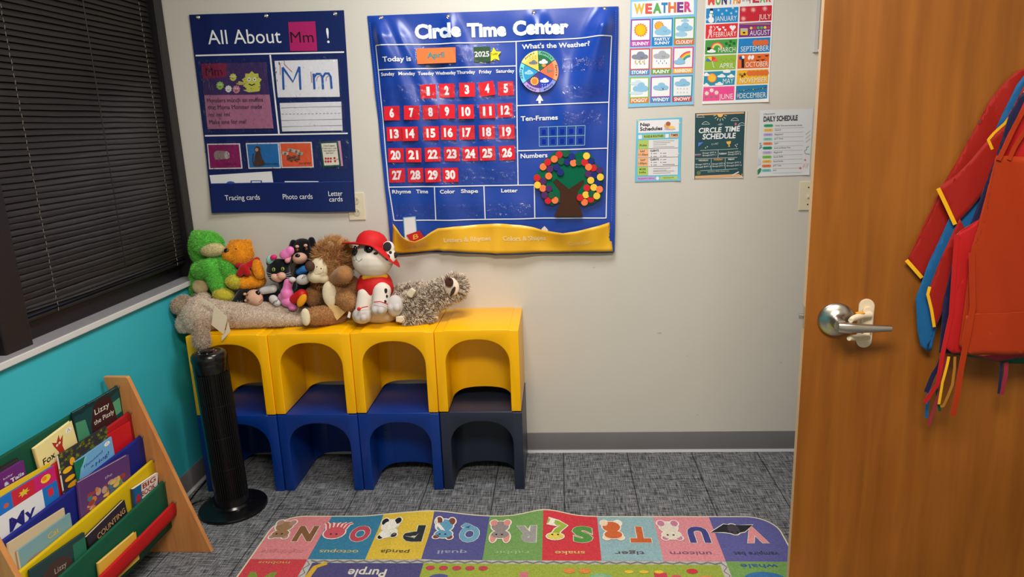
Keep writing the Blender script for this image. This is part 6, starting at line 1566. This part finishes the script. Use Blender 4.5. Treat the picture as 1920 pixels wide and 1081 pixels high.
# --- honey coloured bear
H_ = (232, 152, 26)
t = thing('honey_bear', 'golden honey plush bear with a red scarf leaning on the green plush', 'plush toy', base_pt(470, 545, -.11), 'plush toys on the cube chairs')
bl = Blob().e(449, 475, -.11, 26, 26, 25).e(432, 478, -.14, 14, 14, 14).e(464, 456, -.10, 8, 8, 6).e(437, 456, -.08, 7, 7, 6)
bl.e(466, 505, -.10, 20, 22, 20).e(474, 525, -.10, 24, 16, 22)
body = part(bl, 'body', t, plush(H_), .0045, 5); fur(body, t, fm((238, 164, 36)), 16000, .0045, .0008, curl=.5, seed=8)
for lg in (Blob().cap((480, 495, -.135), (487, 514, -.155), 10, 9), Blob().cap((484, 528, -.14), (458, 530, -.165), 11, 12)):
    o = part(lg, 'limb', t, plush(H_), .004, 4); fur(o, o, fm((238, 164, 36)), 3500, .004, .0008, curl=.5, seed=16)
part(Blob().cap((445, 497, -.155), (462, 500, -.165), 5.5, 6.5).cap((462, 500, -.165), (482, 487, -.125), 6.5, 6).cap((456, 501, -.18), (450, 512, -.18), 6, 7).cap((459, 501, -.178), (464, 511, -.175), 5, 6.5), 'scarf', t, plush((176, 26, 30), var=.06), .004, 4)
bead(t, 'nose', 424.5, 470, -.19, 5, 5, (24, 18, 18)); bead(t, 'eye', 442, 466.5, -.175, 2.4, 1.3, (30, 22, 18))
thread(t, 'mouth', ((429, 487, -.18), (435, 490, -.178), (440, 486, -.172)), .0011, mat('bead_thread', (80, 34, 24), .7))

# --- black puppy lying on its side, white paws
BK = (18, 17, 21); TAN = (214, 168, 142)
t = thing('black_puppy', 'black plush puppy with tan muzzle lying on its side on the grey teddy', 'plush toy', base_pt(480, 575, -.16), 'plush toys on the cube chairs')
bl = Blob().e(463, 559, -.165, 23, 20, 20).cap((480, 560, -.15), (530, 556, -.14), 17, 15).cap((500, 545, -.14), (512, 540, -.14), 8, 8)
body = part(bl, 'body', t, plush(BK), .0045, 5)
part(Blob().e(476, 557, -.195, 15, 15, 14, .25).e(483, 562, -.2, 10, 13, 11, .25), 'muzzle', t, mat('tan_face', TAN, .75, .15, bump=.1, bscale=300), .004, 5)
bead(t, 'nose', 483, 549, -.235, 5.2, 4.6, (18, 16, 18)); bead(t, 'eye', 464.5, 552.5, -.215, 2.6, 2.4, (120, 84, 50)); bead(t, 'eye', 465.5, 562, -.215, 2.6, 2.4, (120, 84, 50))
part(Blob().cap((452, 548, -.185), (442, 568, -.2), 6, 8.5).cap((442, 568, -.2), (447, 578, -.2), 8, 7), 'ear', t, plush((34, 30, 32)), .004, 3)
for bx_, by_ in ((459, 551), (461, 563)): part(Blob().e(bx_, by_, -.212, 3.4, 2.8, 3), 'brow', t, mat('tan_face'), .0025, 2)
for a, b_, r0, r1 in (((493, 545, -.18), (512, 541, -.175), 7, 8), ((512, 560, -.19), (520, 567, -.2), 8, 8)):
    o = part(Blob().cap(a, b_, r0, r1), 'paw', t, plush((206, 202, 198), var=.05), .0035, 3)
b = MB()
for k in range(3): b.tube([at(511 + 3 * k, 570 - 1.3 * k, 1, -.216), at(514.5 + 3 * k, 563.5 - 1.2 * k, 1, -.217)], .0011, mat('bead_thread2', (30, 26, 28), .7), 5)
b.build('stitching', t)
thread(t, 'mouth', ((486, 566, -.228), (491, 561, -.228), (492.5, 553, -.228)), .0018, mat('mouth_pink', (196, 90, 92), .7))

# --- black kitten with pink dress and bow
t = thing('dressed_kitten', 'black plush kitten in a pink dress with a big pink and mint bow', 'plush toy', base_pt(535, 575, -.17), 'plush toys on the cube chairs')
bl = Blob().e(522, 507, -.15, 22, 23, 20).e(540, 535, -.14, 17, 20, 16)
for (x, y, x2, y2) in ((508, 492, 503, 480), (538, 490, 546, 482)): bl.cap((x, y, -.14), (x2, y2, -.14), 9, 2.2)
part(bl, 'body', t, plush(BK), .0045, 5)
part(Blob().e(516, 519, -.19, 8.5, 7.5, 8).e(528, 517, -.19, 8.5, 7.5, 8).e(522, 523, -.185, 9, 6, 7), 'muzzle', t, mat('tan_face'), .0035, 4)
for a_, b2_ in (((507, 489), (503, 480)), ((539, 488), (545, 481))): part(Blob().cap((a_[0], a_[1], -.165), (b2_[0], b2_[1], -.158), 5.5, 1.8), 'ear_lining', t, mat('pink_lining', (226, 150, 160), .8, .1), .003, 2)
b = MB()
for s_ in (-1, 1):
    for k_ in (-1, 0, 1): b.tube([at(522 + s_ * 9, 517 + k_ * 2, 1, -.226), at(522 + s_ * 24, 515 + k_ * 5, 1, -.215)], .0006, ink((214, 210, 206)), 4)
b.build('whiskers', t)
bead(t, 'nose', 522, 514, -.238, 3.2, 2.4, (216, 120, 130)); bead(t, 'eye', 530, 504, -.22, 3.4, 3.8, (150, 176, 70)); bead(t, 'eye', 513, 505, -.216, 3.2, 3.8, (150, 176, 70)); bead(t, 'eye', 530, 504, -.23, 1.1, 3, (12, 12, 12)); bead(t, 'eye', 513, 505, -.23, 1.1, 3, (12, 12, 12))
PK = mat('pink_satin', (232, 122, 186), .45, .35, var=.06, scale=40, sheen=.3); MI = mat('mint_satin', (150, 206, 196), .45, .35, var=.06, scale=40)
part(Blob().e(536, 476, -.16, 13, 10, 7, -.45).e(544, 470, -.16, 8, 9, 6), 'bow_loop', t, PK, .0035, 3)
o = part(Blob().e(507, 487, -.165, 8, 9, 6, .2), 'bow_loop', t, MI, .0035, 3); o['label'] = 'mint green bow loop'
part(Blob().e(513, 482, -.185, 7, 5, 5, -.2), 'bow_knot', t, mat('magenta', (214, 38, 110), .5, .3), .003, 3)
part(Blob().cap((541, 530, -.19), (536, 550, -.2), 9, 8).e(530, 556, -.195, 9, 8, 8).e(538, 550, -.195, 12, 14, 12).e(541, 566, -.20, 14, 10, 12).e(549, 577, -.21, 8, 6, 8), 'dress', t, PK, .004, 3)
part(Blob().e(548, 524, -.21, 7, 5.5, 6), 'paw', t, plush((214, 206, 200), var=.04), .0035, 3)
part(Blob().cap((552, 560, -.215), (566, 552, -.225), 9, 11), 'shoe', t, mat('red_shoe', (206, 28, 28), .5, .35), .004, 3)
part(Blob().e(566, 563, -.262, 8, 14, 5, .55), 'shoe_sole', t, mat('amber_felt', (226, 150, 30), .8, .15), .0035, 3)

# --- black puppy seated behind
t = thing('seated_puppy', 'black plush puppy with floppy ears sitting behind the pink dressed kitten', 'plush toy', base_pt(575, 560, -.07), 'plush toys on the cube chairs')
bl = Blob().e(567, 471, -.07, 24, 25, 20).e(574, 520, -.07, 26, 36, 22).e(574, 550, -.08, 30, 24, 24)
part(bl, 'body', t, plush(BK), .0048, 5)
for a, b_ in (((550, 455, -.085), (543, 486, -.1)), ((584, 450, -.08), (594, 482, -.09))): part(Blob().cap(a, b_, 6.5, 9), 'ear', t, plush((18, 17, 22)), .004, 3)
for bx_, by_ in ((557, 462), (573, 460)): part(Blob().e(bx_, by_, -.118, 4, 3.2, 3.2), 'brow', t, mat('tan_face'), .0025, 2)
part(Blob().e(562, 484, -.125, 14, 11, 15, -.15), 'muzzle', t, mat('tan_face'), .004, 5)
bead(t, 'eye', 557, 468, -.14, 3, 3, (110, 76, 44)); bead(t, 'eye', 574, 466, -.14, 3, 3, (110, 76, 44)); bead(t, 'nose', 558, 479, -.168, 5, 4, (20, 18, 20))
o = part(Blob().cap((560, 510, -.12), (570, 505, -.12), 6, 8), 'collar', t, mat('blue_felt', (44, 116, 186), .8, .15), .0035, 3)
part(Blob().e(568, 524, -.2, 13, 10, 10, -.1), 'paw', t, plush((214, 208, 204), var=.05), .0035, 4)
b = MB()
for k in range(3): b.tube([at(566 + 4 * k, 522 - 1.5 * k, 1, -.226), at(571 + 4 * k, 515 - 1.2 * k, 1, -.222)], .0011, mat('bead_thread2'), 5)
b.build('stitching', t)

# --- lion
LI = (168, 120, 74); CRM = (222, 206, 174)
t = thing('lion_plush', 'brown plush lion with shaggy mane and cream face slumped in the middle', 'plush toy', base_pt(625, 605, -.22), 'plush toys on the cube chairs')
bl = Blob().e(622, 492, -.16, 32, 34, 28).e(645, 550, -.16, 36, 38, 32).cap((590, 592, -.29), (632, 590, -.2), 17, 20).cap((630, 520, -.2), (646, 514, -.245), 15, 17).e(588, 555, -.16, 16, 19, 18).cap((648, 560, -.22), (655, 566, -.24), 20, 17)
body = part(bl, 'body', t, plush(LI), .005, 5)
fur(body, t, fm((176, 126, 78)), 16000, .007, .0009, curl=.5, seed=10, keep=lambda p: p.z < at(622, 520, 1, -.16).z)
mane = part(Blob().e(626, 486, -.155, 33, 35, 26).e(606, 520, -.165, 17, 16, 14), 'mane', t, plush((150, 100, 56)), .005, 4)
fur(mane, mane, fm((200, 146, 88)), 7000, .036, .0010, lean=(.4, 0, .1), curl=.35, seed=11, clump=60, name='mane_fur')
part(Blob().e(599, 503, -.215, 18, 21, 15).e(592, 518, -.225, 16, 13, 14).e(606, 521, -.215, 12, 10, 11), 'face', t, mat('cream_face', CRM, .85, .1, bump=.2, bscale=240), .004, 4)
bead(t, 'nose', 581, 499, -.258, 9.5, 10, (70, 42, 28), .8, 8)
for x, y in ((594, 500), (602, 503)): bead(t, 'eye', x, y, -.262, 1.2, 1.3, (40, 34, 34))
thread(t, 'mouth', ((589, 511, -.266), (592, 514, -.268), (600, 513, -.264), (607, 509, -.254)), .0008, mat('bead_thread3', (120, 96, 80), .7))
part(Blob().e(619, 458, -.18, 10, 6, 5, .3), 'ear', t, plush((196, 170, 140)), .0035, 3)
part(Blob().e(618, 551, -.232, 14, 25, 7, -.12), 'foot_sole', t, plush(CRM, var=.05), .0035, 4)
o = part(Blob().e(573, 594, -.325, 9.5, 17, 6, -.1), 'foot_sole', t, plush(CRM, var=.05), .0035, 4)
b = MB(); b.prism([at(x, y, 1, Y) for x, y, Y in ((612, 568, -.25), (655, 578, -.24), (632, 600, -.262))], (0, -.002, 0), mat('tan_cloth', (206, 172, 116), .9, .1)); b.build('tummy_flap', t)
b = MB(); b.prism([at(x, y, 1, -.272) for x, y in ((654, 583), (658, 586), (656, 596), (651, 594))], (0, -.0006, 0), ink((226, 226, 228))); b.build('care_tag', t)

# --- spotted dog with red hat
WH = (226, 216, 204); RD = (206, 30, 32)
t = thing('spotted_dog', 'white spotted plush dog in a red brimmed hat and red sweater', 'plush toy', base_pt(712, 606, -.24), 'plush toys on the cube chairs')
whm = mat('white_velour', WH, .75, .15, var=.03, scale=30, bump=.12, bscale=200); rdm = mat('red_velour', RD, .6, .25, var=.06, scale=25)
bl = Blob().e(699, 486, -.21, 39, 36, 36).e(685, 490, -.23, 24, 24, 26).e(706, 545, -.2, 32, 38, 28).e(712, 588, -.19, 38, 19, 34)
bl.cap((683, 550, -.25), (680, 585, -.27), 13, 15).cap((716, 545, -.25), (712, 575, -.285), 18, 14)
part(bl, 'body', t, whm, .0048, 6)
for x, y, Y, rx, ry in ((679, 591, -.285, 19, 16), (711, 578, -.30, 16, 14), (741, 573, -.265, 16, 21)):
    part(Blob().e(x, y, Y, rx, ry, 15).e(x - 8, y + 3, Y - .02, 7, 8, 8).e(x + 3, y + 4, Y - .025, 7, 8, 8), 'paw', t, mat('grey_white_velour', (200, 192, 188), .75, .15, bump=.12, bscale=200), .004, 3)
part(Blob().e(703, 534, -.207, 34, 30, 29).e(722, 540, -.215, 16, 20, 24).e(682, 540, -.23, 14, 16, 16), 'sweater', t, rdm, .0045, 5)
part(Blob().cap((684, 520, -.245), (700, 514, -.25), 6, 7).cap((700, 514, -.25), (722, 518, -.22), 7, 6), 'collar', t, mat('yellow_velour', (230, 176, 40), .65, .2), .004, 3)
b = MB(); b.tube([at(x, y, 1, Y) for x, y, Y in ((672, 580, -.322), (680, 576, -.326), (690, 574, -.318))], .0022, rdm, 6); b.tube([at(x, y, 1, Y) for x, y, Y in ((701, 566, -.325), (713, 565, -.335), (727, 570, -.318))], .0022, rdm, 6); b.ball(at(673, 579, 1, -.326), .008, rdm); b.build('wrist_bands', t, smooth=50)
# hat: dome, tilted brim
hc = at(697, 458, 1, -.205); hk = depth_of(hc) / FPX
up = (CU * .93 + CR * .22 - CF * .12).normalized(); hx = (CR - up * CR.dot(up)).normalized(); hy = up.cross(hx)
b = MB()
n = 44; prof = [(1.02, 0.0), (1.0, .25), (.9, .55), (.68, .82), (.36, .97), (.001, 1.0)]
vs = []; fs = []
for r, h in prof:
    for k in range(n):
        a = 2 * PI * k / n; vs.append(hc + hx * (29 * hk * r * math.cos(a)) + hy * (30 * hk * r * math.sin(a)) + up * (26 * hk * h))
for i in range(len(prof) - 1):
    for k in range(n): fs.append((i * n + k, i * n + (k + 1) % n, (i + 1) * n + (k + 1) % n, (i + 1) * n + k))
b.add(vs, fs, rdm); hat = b.build('hat', t, smooth=60, recalc=False)
b = MB(); vs = []; fs = []
rings = [(27, 1.5), (34, -1), (43, -4.5), (52, -8), (53, -10), (51, -10.5), (42, -7), (33, -3.5), (26, -1)]
for r, h in rings:
    for k in range(n):
        a = 2 * PI * k / n; c_, s_ = math.cos(a), math.sin(a)
        droop = -24 * max(0, c_ - .1) ** 1.5 * (max(0, r - 27) / 26) ** 1.5 - 2 * max(0, -c_)
        dv = hx * c_ + hy * s_; near = max(0, -dv.dot(CF)); ft_ = max(0, r - 27) / 26
        rr = r - near * 15 * ft_ + (3 * ft_ if c_ < 0 else 7 * ft_ * c_)
        vs.append(hc + hx * (rr * hk * c_) + hy * (rr * hk * s_) + up * ((h + droop + near * 12 * ft_) * hk))
m2 = len(rings)
for i in range(m2):
    for k in range(n): fs.append((i * n + k, i * n + (k + 1) % n, ((i + 1) % m2) * n + (k + 1) % n, ((i + 1) % m2) * n + k))
b.add(vs, fs, rdm); b.build('brim', hat, smooth=60, recalc=False)
# ear, eye, nose, spots
part(Blob().e(728, 464, -.235, 12, 13, 6).e(729, 480, -.24, 15, 15, 7), 'ear', t, whm, .004, 4)
def spot(px, py, Y, rx, ry, rot=0): bead(t, 'spot', px, py, Y, rx, ry, (26, 24, 28), .8, 1.6, rot)
for s in ((726, 462, -.258, 8, 9, .3), (727, 482, -.262, 4.5, 6, 0), (732, 473, -.262, 3, 3, 0), (741, 478, -.257, 4.5, 6, .2), (704, 475, -.303, 5, 2.8, -.2), (723, 545, -.262, 3.4, 5, .2), (725, 555, -.272, 2.6, 3, 0), (722, 565, -.29, 3, 3, 0)): spot(*s)
bead(t, 'eye_ring', 691, 467, -.312, 9, 8.6, (70, 92, 96), .3, 3); bead(t, 'eye', 691.5, 467, -.318, 7.4, 7.4, (10, 10, 12), .1, 3.4); bead(t, 'eye', 666, 466, -.27, 3.4, 6, (10, 10, 12), .1, 2.6)
bead(t, 'nose', 666, 473.5, -.312, 7.4, 6.4, (22, 20, 22), .35, 6)
thread(t, 'mouth', ((667, 480, -.306), (668, 486, -.306), (673, 490, -.308), (679, 485, -.312)), .0009, mat('bead_thread2')); thread(t, 'mouth', ((668, 486, -.306), (664, 489, -.298), (662, 487, -.292)), .0009, mat('bead_thread2'))

# --- sloth
SL = (150, 130, 108)
t = thing('sloth_plush', 'shaggy grey brown plush sloth lying on its back beside the spotted dog', 'plush toy', base_pt(800, 600, -.2), 'plush toys on the cube chairs')
bl = Blob().cap((772, 575, -.2), (838, 545, -.17), 30, 23).e(852, 538, -.16, 24, 24, 22).cap((764, 595, -.26), (800, 590, -.22), 12, 16).cap((752, 548, -.17), (790, 545, -.17), 13, 15).cap((770, 560, -.245), (790, 560, -.22), 10, 12)
body = part(bl, 'body', t, plush((120, 100, 82)), .005, 5)
fur(body, t, fm((226, 210, 190)), 9500, .021, .0014, lean=(.2, 0, -.2), curl=.55, seed=12, clump=90, keep=lambda p: (p - at(846, 537, 1, -.215)).length > .034)
fur(body, t, fm((136, 118, 100)), 4500, .017, .0014, lean=(.2, 0, -.2), curl=.6, seed=13, clump=90, keep=lambda p: (p - at(846, 537, 1, -.215)).length > .034)
part(Blob().e(846.5, 537, -.208, 15, 18, 8, -.35), 'face', t, mat('sloth_face', (232, 212, 196), .8, .15, bump=.1, bscale=300), .0035, 4)
part(Blob().e(842, 528.5, -.232, 8.5, 9.5, 4, -.3), 'eye_patch', t, plush((70, 42, 32)), .0028, 2); part(Blob().e(849, 546, -.231, 3.6, 10.5, 4, .45), 'eye_patch', t, plush((58, 42, 34)), .0028, 2)
bead(t, 'eye', 843.5, 523.5, -.25, 2.2, 2.2, (14, 12, 14), .1)
for (x, y, Y, r) in ((768, 553, -.262, .6), (756, 598, -.285, 1.55)):
    bb = Blob()
    for k in (-1, 0, 1):
        dx, dy = math.cos(r) * 0 + 3.4 * k * math.cos(r), 3.4 * k * math.sin(r)
        bb.cap((x + dx, y + dy, Y), (x + dx + 12 * math.sin(r) * (1 if r < 1 else -1) , y + dy - 12 * math.cos(r), Y - .004), 3.6, 2.4)
    part(bb, 'claws', t, mat('claw_felt', (226, 212, 184), .8, .15), .0028, 2)

# ---- soft contact: nothing sinks into the cubes, neighbours flatten against each other
TOYS = [o for o in COL.objects if o.type == 'EMPTY' and o.get('category') == 'plush toy']
def tree_of(o):
    r = []
    for ch in o.children: r.append(ch); r += tree_of(ch)
    return [x for x in r if x.type == 'MESH']
NOTSOLID = ('fur', 'mane_fur', 'stitching', 'whiskers', 'mouth', 'care_tag', 'tummy_flap', 'ribbon', 'ribbon_strap', 'hat', 'brim', 'wrist_bands', 'spot', 'eye', 'nose')
def box_of(me):
    xs = [v.co for v in me.vertices]
    return [min(p[i] for p in xs) for i in range(3)], [max(p[i] for p in xs) for i in range(3)]
order = ['teddy_bear', 'spotted_dog', 'lion_plush', 'dressed_kitten', 'sloth_plush', 'black_puppy', 'green_plush', 'honey_bear', 'seated_puppy']
TOYS.sort(key=lambda o: order.index(o.name))
def push_out(me, solids, marg):
    lo, hi = box_of(me)
    for tr, sl, sh in solids:
        if any(lo[i] > sh[i] or hi[i] < sl[i] for i in range(3)): continue
        for v in me.vertices:
            p = v.co
            if any(p[i] < sl[i] or p[i] > sh[i] for i in range(3)): continue
            loc, n, _, dist = tr.find_nearest(p)
            if loc is not None and (p - loc).dot(n) < marg * 0.5: v.co = loc + n * marg
    me.update()
def solids_of(o):
    r = []
    for m_ in tree_of(o):
        if m_.name.split('.')[0] in NOTSOLID: continue
        tr = BVHTree.FromPolygons([tuple(v.co) for v in m_.data.vertices], [tuple(p.vertices) for p in m_.data.polygons])
        r.append((tr,) + tuple(box_of(m_.data)))
    return r
done = []
for t in TOYS:
    ms = tree_of(t)
    for m_ in ms:
        base = m_.name.split('.')[0]
        for (o_, sol) in done: push_out(m_.data, sol, .0015)
    mine = solids_of(t)
    for (o_, sol) in done:
        for m_ in tree_of(o_):
            if m_.name.split('.')[0] in ('fur', 'mane_fur'): push_out(m_.data, mine, .0008)
    done.append((t, mine))
for t in TOYS:
    for m_ in tree_of(t):
        for v in m_.data.vertices:
            x, y, z = v.co
            if x < 0.003: v.co.x = 0.003
            if y > -0.003: v.co.y = -0.003
            if z < TOPZ + .0008:
                k = min(3, max(0, int((YX[0] + CW - x) / 0.3559))); fy = FY[k] - 0.003
                if y > fy:
                    if TOPZ - z > (y - fy) and z < TOPZ - .012: v.co.y = fy - .001     # hangs in front of the edge
                    else: v.co.z = TOPZ + .0008
        m_.data.update()
# ================================================================== APRONS
def cloth(c, nm): return mat('cloth_' + nm, c, .62, .2, var=.05, scale=7, bump=.18, bscale=16, stretch=(1, 1, .25), sheen=.1)
def dsurf(px, py, off): P0 = DH + DN * off; return on_plane(px, py, P0, DN)
def foldf(v):
    u = (v - DH).dot(DR); z = v.z; a = u * math.cos(.25) + z * math.sin(.25)
    return .003 * (math.sin(a * 42 + 1) + .5 * math.sin(a * 88.2 + z * 3 + 2) + .35 * mnoise.noise(v * 9))
def sheet(name, parent, outline, off, m, fold=.004, th=.0016, dirn=0.0, freq=26, tilt=0.0, seed=0):
    """hanging cloth cut to an outline, with soft folds"""
    bm = bmesh.new(); o3 = [dsurf(x, y, off) for x, y in outline]
    f = bm.faces.new([bm.verts.new(p) for p in o3])
    bmesh.ops.triangulate(bm, faces=[f])
    for it in range(6):
        ed = [e for e in bm.edges if e.calc_length() > .018]
        if not ed: break
        bmesh.ops.subdivide_edges(bm, edges=ed, cuts=1); bmesh.ops.triangulate(bm, faces=[f for f in bm.faces if len(f.verts) > 3])
    for v in bm.verts:
        v.co += DN * foldf(v.co)
    me = bpy.data.meshes.new(name); bm.to_mesh(me); bm.free(); me.materials.append(m)
    me.polygons.foreach_set('use_smooth', [True] * len(me.polygons))
    ob = bpy.data.objects.new(name, me); COL.objects.link(ob); attach(ob, parent)
    s = ob.modifiers.new('s', 'SOLIDIFY'); s.thickness = th; s.offset = 0
    return ob
def strap(name, parent, pts, w, m, th=.0012):
    """flat tape through (px,py,off) points"""
    b = MB(); P = [dsurf(x, y, o) for x, y, o in pts]; Q = []
    for i in range(len(P) - 1):
        for k in range(5): Q.append(P[i].lerp(P[i + 1], k / 5))
    Q.append(P[-1]); Q = [q + DN * foldf(q) for q in Q]; vs = []; fs = []
    for i, p in enumerate(Q):
        tn = (Q[min(i + 1, len(Q) - 1)] - Q[max(i - 1, 0)]).normalized(); s = tn.cross(DN).normalized() * w / 2
        vs += [p + s, p - s, p - s - DN * th, p + s - DN * th]
    for i in range(len(Q) - 1):
        for k in range(4): fs.append((4 * i + k, 4 * i + (k + 1) % 4, 4 * i + 4 + (k + 1) % 4, 4 * i + 4 + k))
    fs += [(0, 1, 2, 3), tuple(range(4 * len(Q) - 4, 4 * len(Q)))]
    b.add(vs, fs, m); return b.build(name, parent, smooth=40)
RED = cloth((156, 26, 18), 'red'); RED2 = cloth((184, 24, 26), 'crimson'); ORG = cloth((168, 50, 6), 'orange'); BLUE = cloth((24, 94, 150), 'blue'); NVY = cloth((34, 34, 72), 'navy'); GRN = cloth((24, 84, 62), 'green'); YLW = cloth((238, 178, 24), 'yellow'); PURP = cloth((150, 40, 60), 'wine')
GRP = 'smocks hanging on the door'
def smock(name, label, px, py, off): return thing(name, label, 'smock', tuple(dsurf(px, py, off)), GRP)
t = smock('art_smock', 'red art smock with yellow trimmed sleeve cuff, rearmost on the door', 1740, 519, .008)
sheet('cloth', t, [(2000, 118), (1935, 124), (1905, 134), (1880, 158), (1856, 190), (1830, 236), (1803, 285), (1775, 335), (1748, 400), (1722, 450), (1700, 487), (1728, 520), (1750, 486), (1772, 440), (1800, 400), (1850, 330), (2000, 300)], .010, RED, .003, dirn=.5, freq=40)
strap('cuff_trim', t, [(1699, 487, .012), (1713, 503, .012), (1728, 520, .012)], .009, YLW)
t = smock('art_smock', 'blue art smock between the two red sleeves on the door', 1735, 655, .02)
sheet('cloth', t, [(1960, 90), (1905, 160), (1880, 215), (1850, 290), (1815, 380), (1785, 402), (1768, 440), (1738, 500), (1716, 558), (1720, 620), (1726, 648), (1738, 657), (1746, 655), (1755, 610), (1775, 520), (1810, 430), (1960, 300)], .022, BLUE, .003, dirn=.2, freq=44)
t = smock('art_smock', 'red art smock with yellow piping whose folded sleeve crosses the blue one', 1790, 420, .03)
sheet('cloth', t, [(1990, 120), (1925, 150), (1905, 190), (1880, 240), (1852, 262), (1820, 300), (1790, 330), (1761, 352), (1777, 386), (1792, 421), (1815, 395), (1845, 360), (1880, 300), (1990, 260)], .032, RED, .003, dirn=.7, freq=46, seed=2)
strap('cuff_trim', t, [(1760, 353, .034), (1776, 386, .034), (1792, 421, .034)], .009, YLW)
strap('collar_piping', t, [(1861, 280, .034), (1853, 262, .034), (1864, 250, .034), (1885, 232, .034), (1905, 205, .034), (1925, 165, .034)], .006, YLW)
sheet('lower_sleeve', t, [(1800, 410), (1768, 476), (1748, 528), (1739, 548), (1744, 575), (1751, 614), (1760, 600), (1785, 545), (1815, 440)], .034, RED, .003, dirn=.3, freq=50)
strap('lower_cuff_trim', t, [(1743, 537, .036), (1739, 551, .036), (1746, 580, .036), (1751, 612, .036)], .007, YLW)
t = smock('navy_apron', 'dark navy apron with long hanging ties beneath the red apron on the door', 1760, 655, .04)
sheet('cloth', t, [(1960, 150), (1915, 175), (1893, 215), (1880, 262), (1850, 340), (1815, 430), (1792, 470), (1770, 560), (1760, 660), (1800, 664), (1960, 670)], .041, NVY, .003, seed=4)
strap('tie', t, [(1766, 668, .046), (1760, 684, .046), (1750, 700, .045), (1737, 735, .045)], .011, NVY)
strap('tie', t, [(1748, 700, .043), (1741, 735, .043), (1737, 783, .042)], .008, BLUE)['label'] = 'blue tie'
t = smock('green_apron', 'dark green apron whose bottom hem shows under the orange apron', 1880, 680, .048)
sheet('cloth', t, [(1960, 260), (1880, 300), (1840, 420), (1800, 560), (1786, 664), (1840, 672), (1890, 680), (1960, 684)], .047, GRN, .003, seed=1)
strap('tie', t, [(1764, 668, .05), (1762, 685, .05), (1754, 720, .049), (1762, 770, .048)], .007, GRN)
t = smock('wine_apron', 'wine red apron with paired ties showing beneath the orange apron hem', 1870, 672, .054)
sheet('cloth', t, [(1960, 260), (1880, 296), (1845, 420), (1805, 560), (1795, 655), (1830, 668), (1870, 676), (1905, 670), (1960, 668)], .053, PURP, .003, seed=3)
strap('tie', t, [(1886, 678, .058), (1885, 700, .058), (1878, 740, .057)], .009, PURP); strap('tie', t, [(1877, 679, .056), (1876, 705, .056), (1873, 738, .055)], .006, NVY)
strap('tie', t, [(1774, 668, .056), (1768, 700, .055), (1757, 750, .054), (1741, 798, .053)], .007, PURP)
t = smock('yellow_apron', 'yellow apron of which only the thin ties and hem sliver hang below the red one', 1800, 668, .06)
sheet('cloth', t, [(1960, 270), (1885, 300), (1850, 420), (1810, 560), (1800, 650), (1815, 664), (1845, 667), (1880, 662), (1960, 664)], .059, YLW, .003, seed=5)
strap('tie', t, [(1779, 668, .064), (1776, 680, .064), (1766, 715, .063), (1760, 757, .062)], .006, YLW); strap('tie', t, [(1791, 669, .064), (1790, 690, .064), (1785, 720, .063), (1768, 760, .062), (1763, 761, .062)], .006, cloth((176, 116, 40), 'tan'))
t = smock('red_apron', 'bright red apron directly behind the orange apron on the door', 1790, 660, .066)
sheet('cloth', t, [(1960, 160), (1920, 190), (1905, 225), (1880, 290), (1868, 300), (1850, 360), (1835, 410), (1806, 432), (1792, 440), (1788, 500), (1780, 590), (1772, 650), (1785, 662), (1810, 663), (1840, 640), (1960, 600)], .067, RED2, .003, dirn=.1, freq=50, seed=6)
strap('tie', t, [(1795, 440, .070), (1790, 500, .070), (1784, 590, .070), (1766, 665, .070), (1757, 720, .070), (1734, 755, .068)], .010, RED2)
t = smock('orange_apron', 'orange apron with front pocket and long ties, outermost on the door', 1860, 665, .08)
sheet('cloth', t, [(1990, 292), (1920, 294), (1868, 291), (1862, 330), (1851, 395), (1838, 440), (1821, 470), (1818, 510), (1808, 580), (1799, 645), (1806, 660), (1822, 666), (1920, 664), (1990, 664)], .079, ORG, .003, freq=18, seed=3)
sheet('pocket', t, [(1990, 583), (1920, 584), (1832, 588), (1812, 592), (1802, 646), (1808, 660), (1824, 665), (1920, 663), (1990, 663)], .0845, ORG, .003, freq=18, seed=3)
strap('neck_strap', t, [(1872, 300, .085), (1892, 262, .085), (1915, 215, .085), (1945, 165, .075)], .010, ORG); strap('neck_strap', t, [(1893, 300, .083), (1905, 275, .083), (1935, 225, .08), (1950, 170, .07)], .009, ORG)
strap('tie', t, [(1823, 474, .086), (1824, 520, .088), (1825, 575, .090), (1815, 630, .091), (1803, 690, .088), (1795, 735, .083), (1785, 778, .078)], .013, ORG)

# ================================================================== LIGHTS
def area(name, loc, sx, sy, power, col=(1, .955, .875), rot=(0, 0, 0)):
    l = bpy.data.lights.new(name, 'AREA'); l.shape = 'RECTANGLE'; l.size = sx; l.size_y = sy; l.energy = power; l.color = col
    o = bpy.data.objects.new(name, l); COL.objects.link(o); o.location = loc; o.rotation_euler = rot; return o
area('ceiling_panel', (1.55, -.92, ROOM_Z - .02), .7, .6, 32, (1, .985, .97))
area('ceiling_panel', (1.75, -2.75, ROOM_Z - .02), 1.2, .6, 74, (1, .915, .80))
w = bpy.data.worlds.new('night'); SC.world = w; w.use_nodes = True
w.node_tree.nodes['Background'].inputs[0].default_value = (.02, .025, .035, 1); w.node_tree.nodes['Background'].inputs[1].default_value = 1.0
SC.view_settings.view_transform = 'Standard'; SC.view_settings.look = 'None'
SC.view_settings.exposure = 0.0; SC.view_settings.gamma = 1.0
try: SC.view_settings.use_curve_mapping = False
except Exception: pass

# every single-mesh thing gets its origin at its base
for o in list(COL.objects):
    if o.type == 'MESH' and o.parent is None and o.data.users == 1 and o.location.length == 0:
        xs = [v.co for v in o.data.vertices]
        c = Vector(((min(v.x for v in xs) + max(v.x for v in xs)) / 2, (min(v.y for v in xs) + max(v.y for v in xs)) / 2, min(v.z for v in xs)))
        o.data.transform(Matrix.Translation(-c)); o.location = c
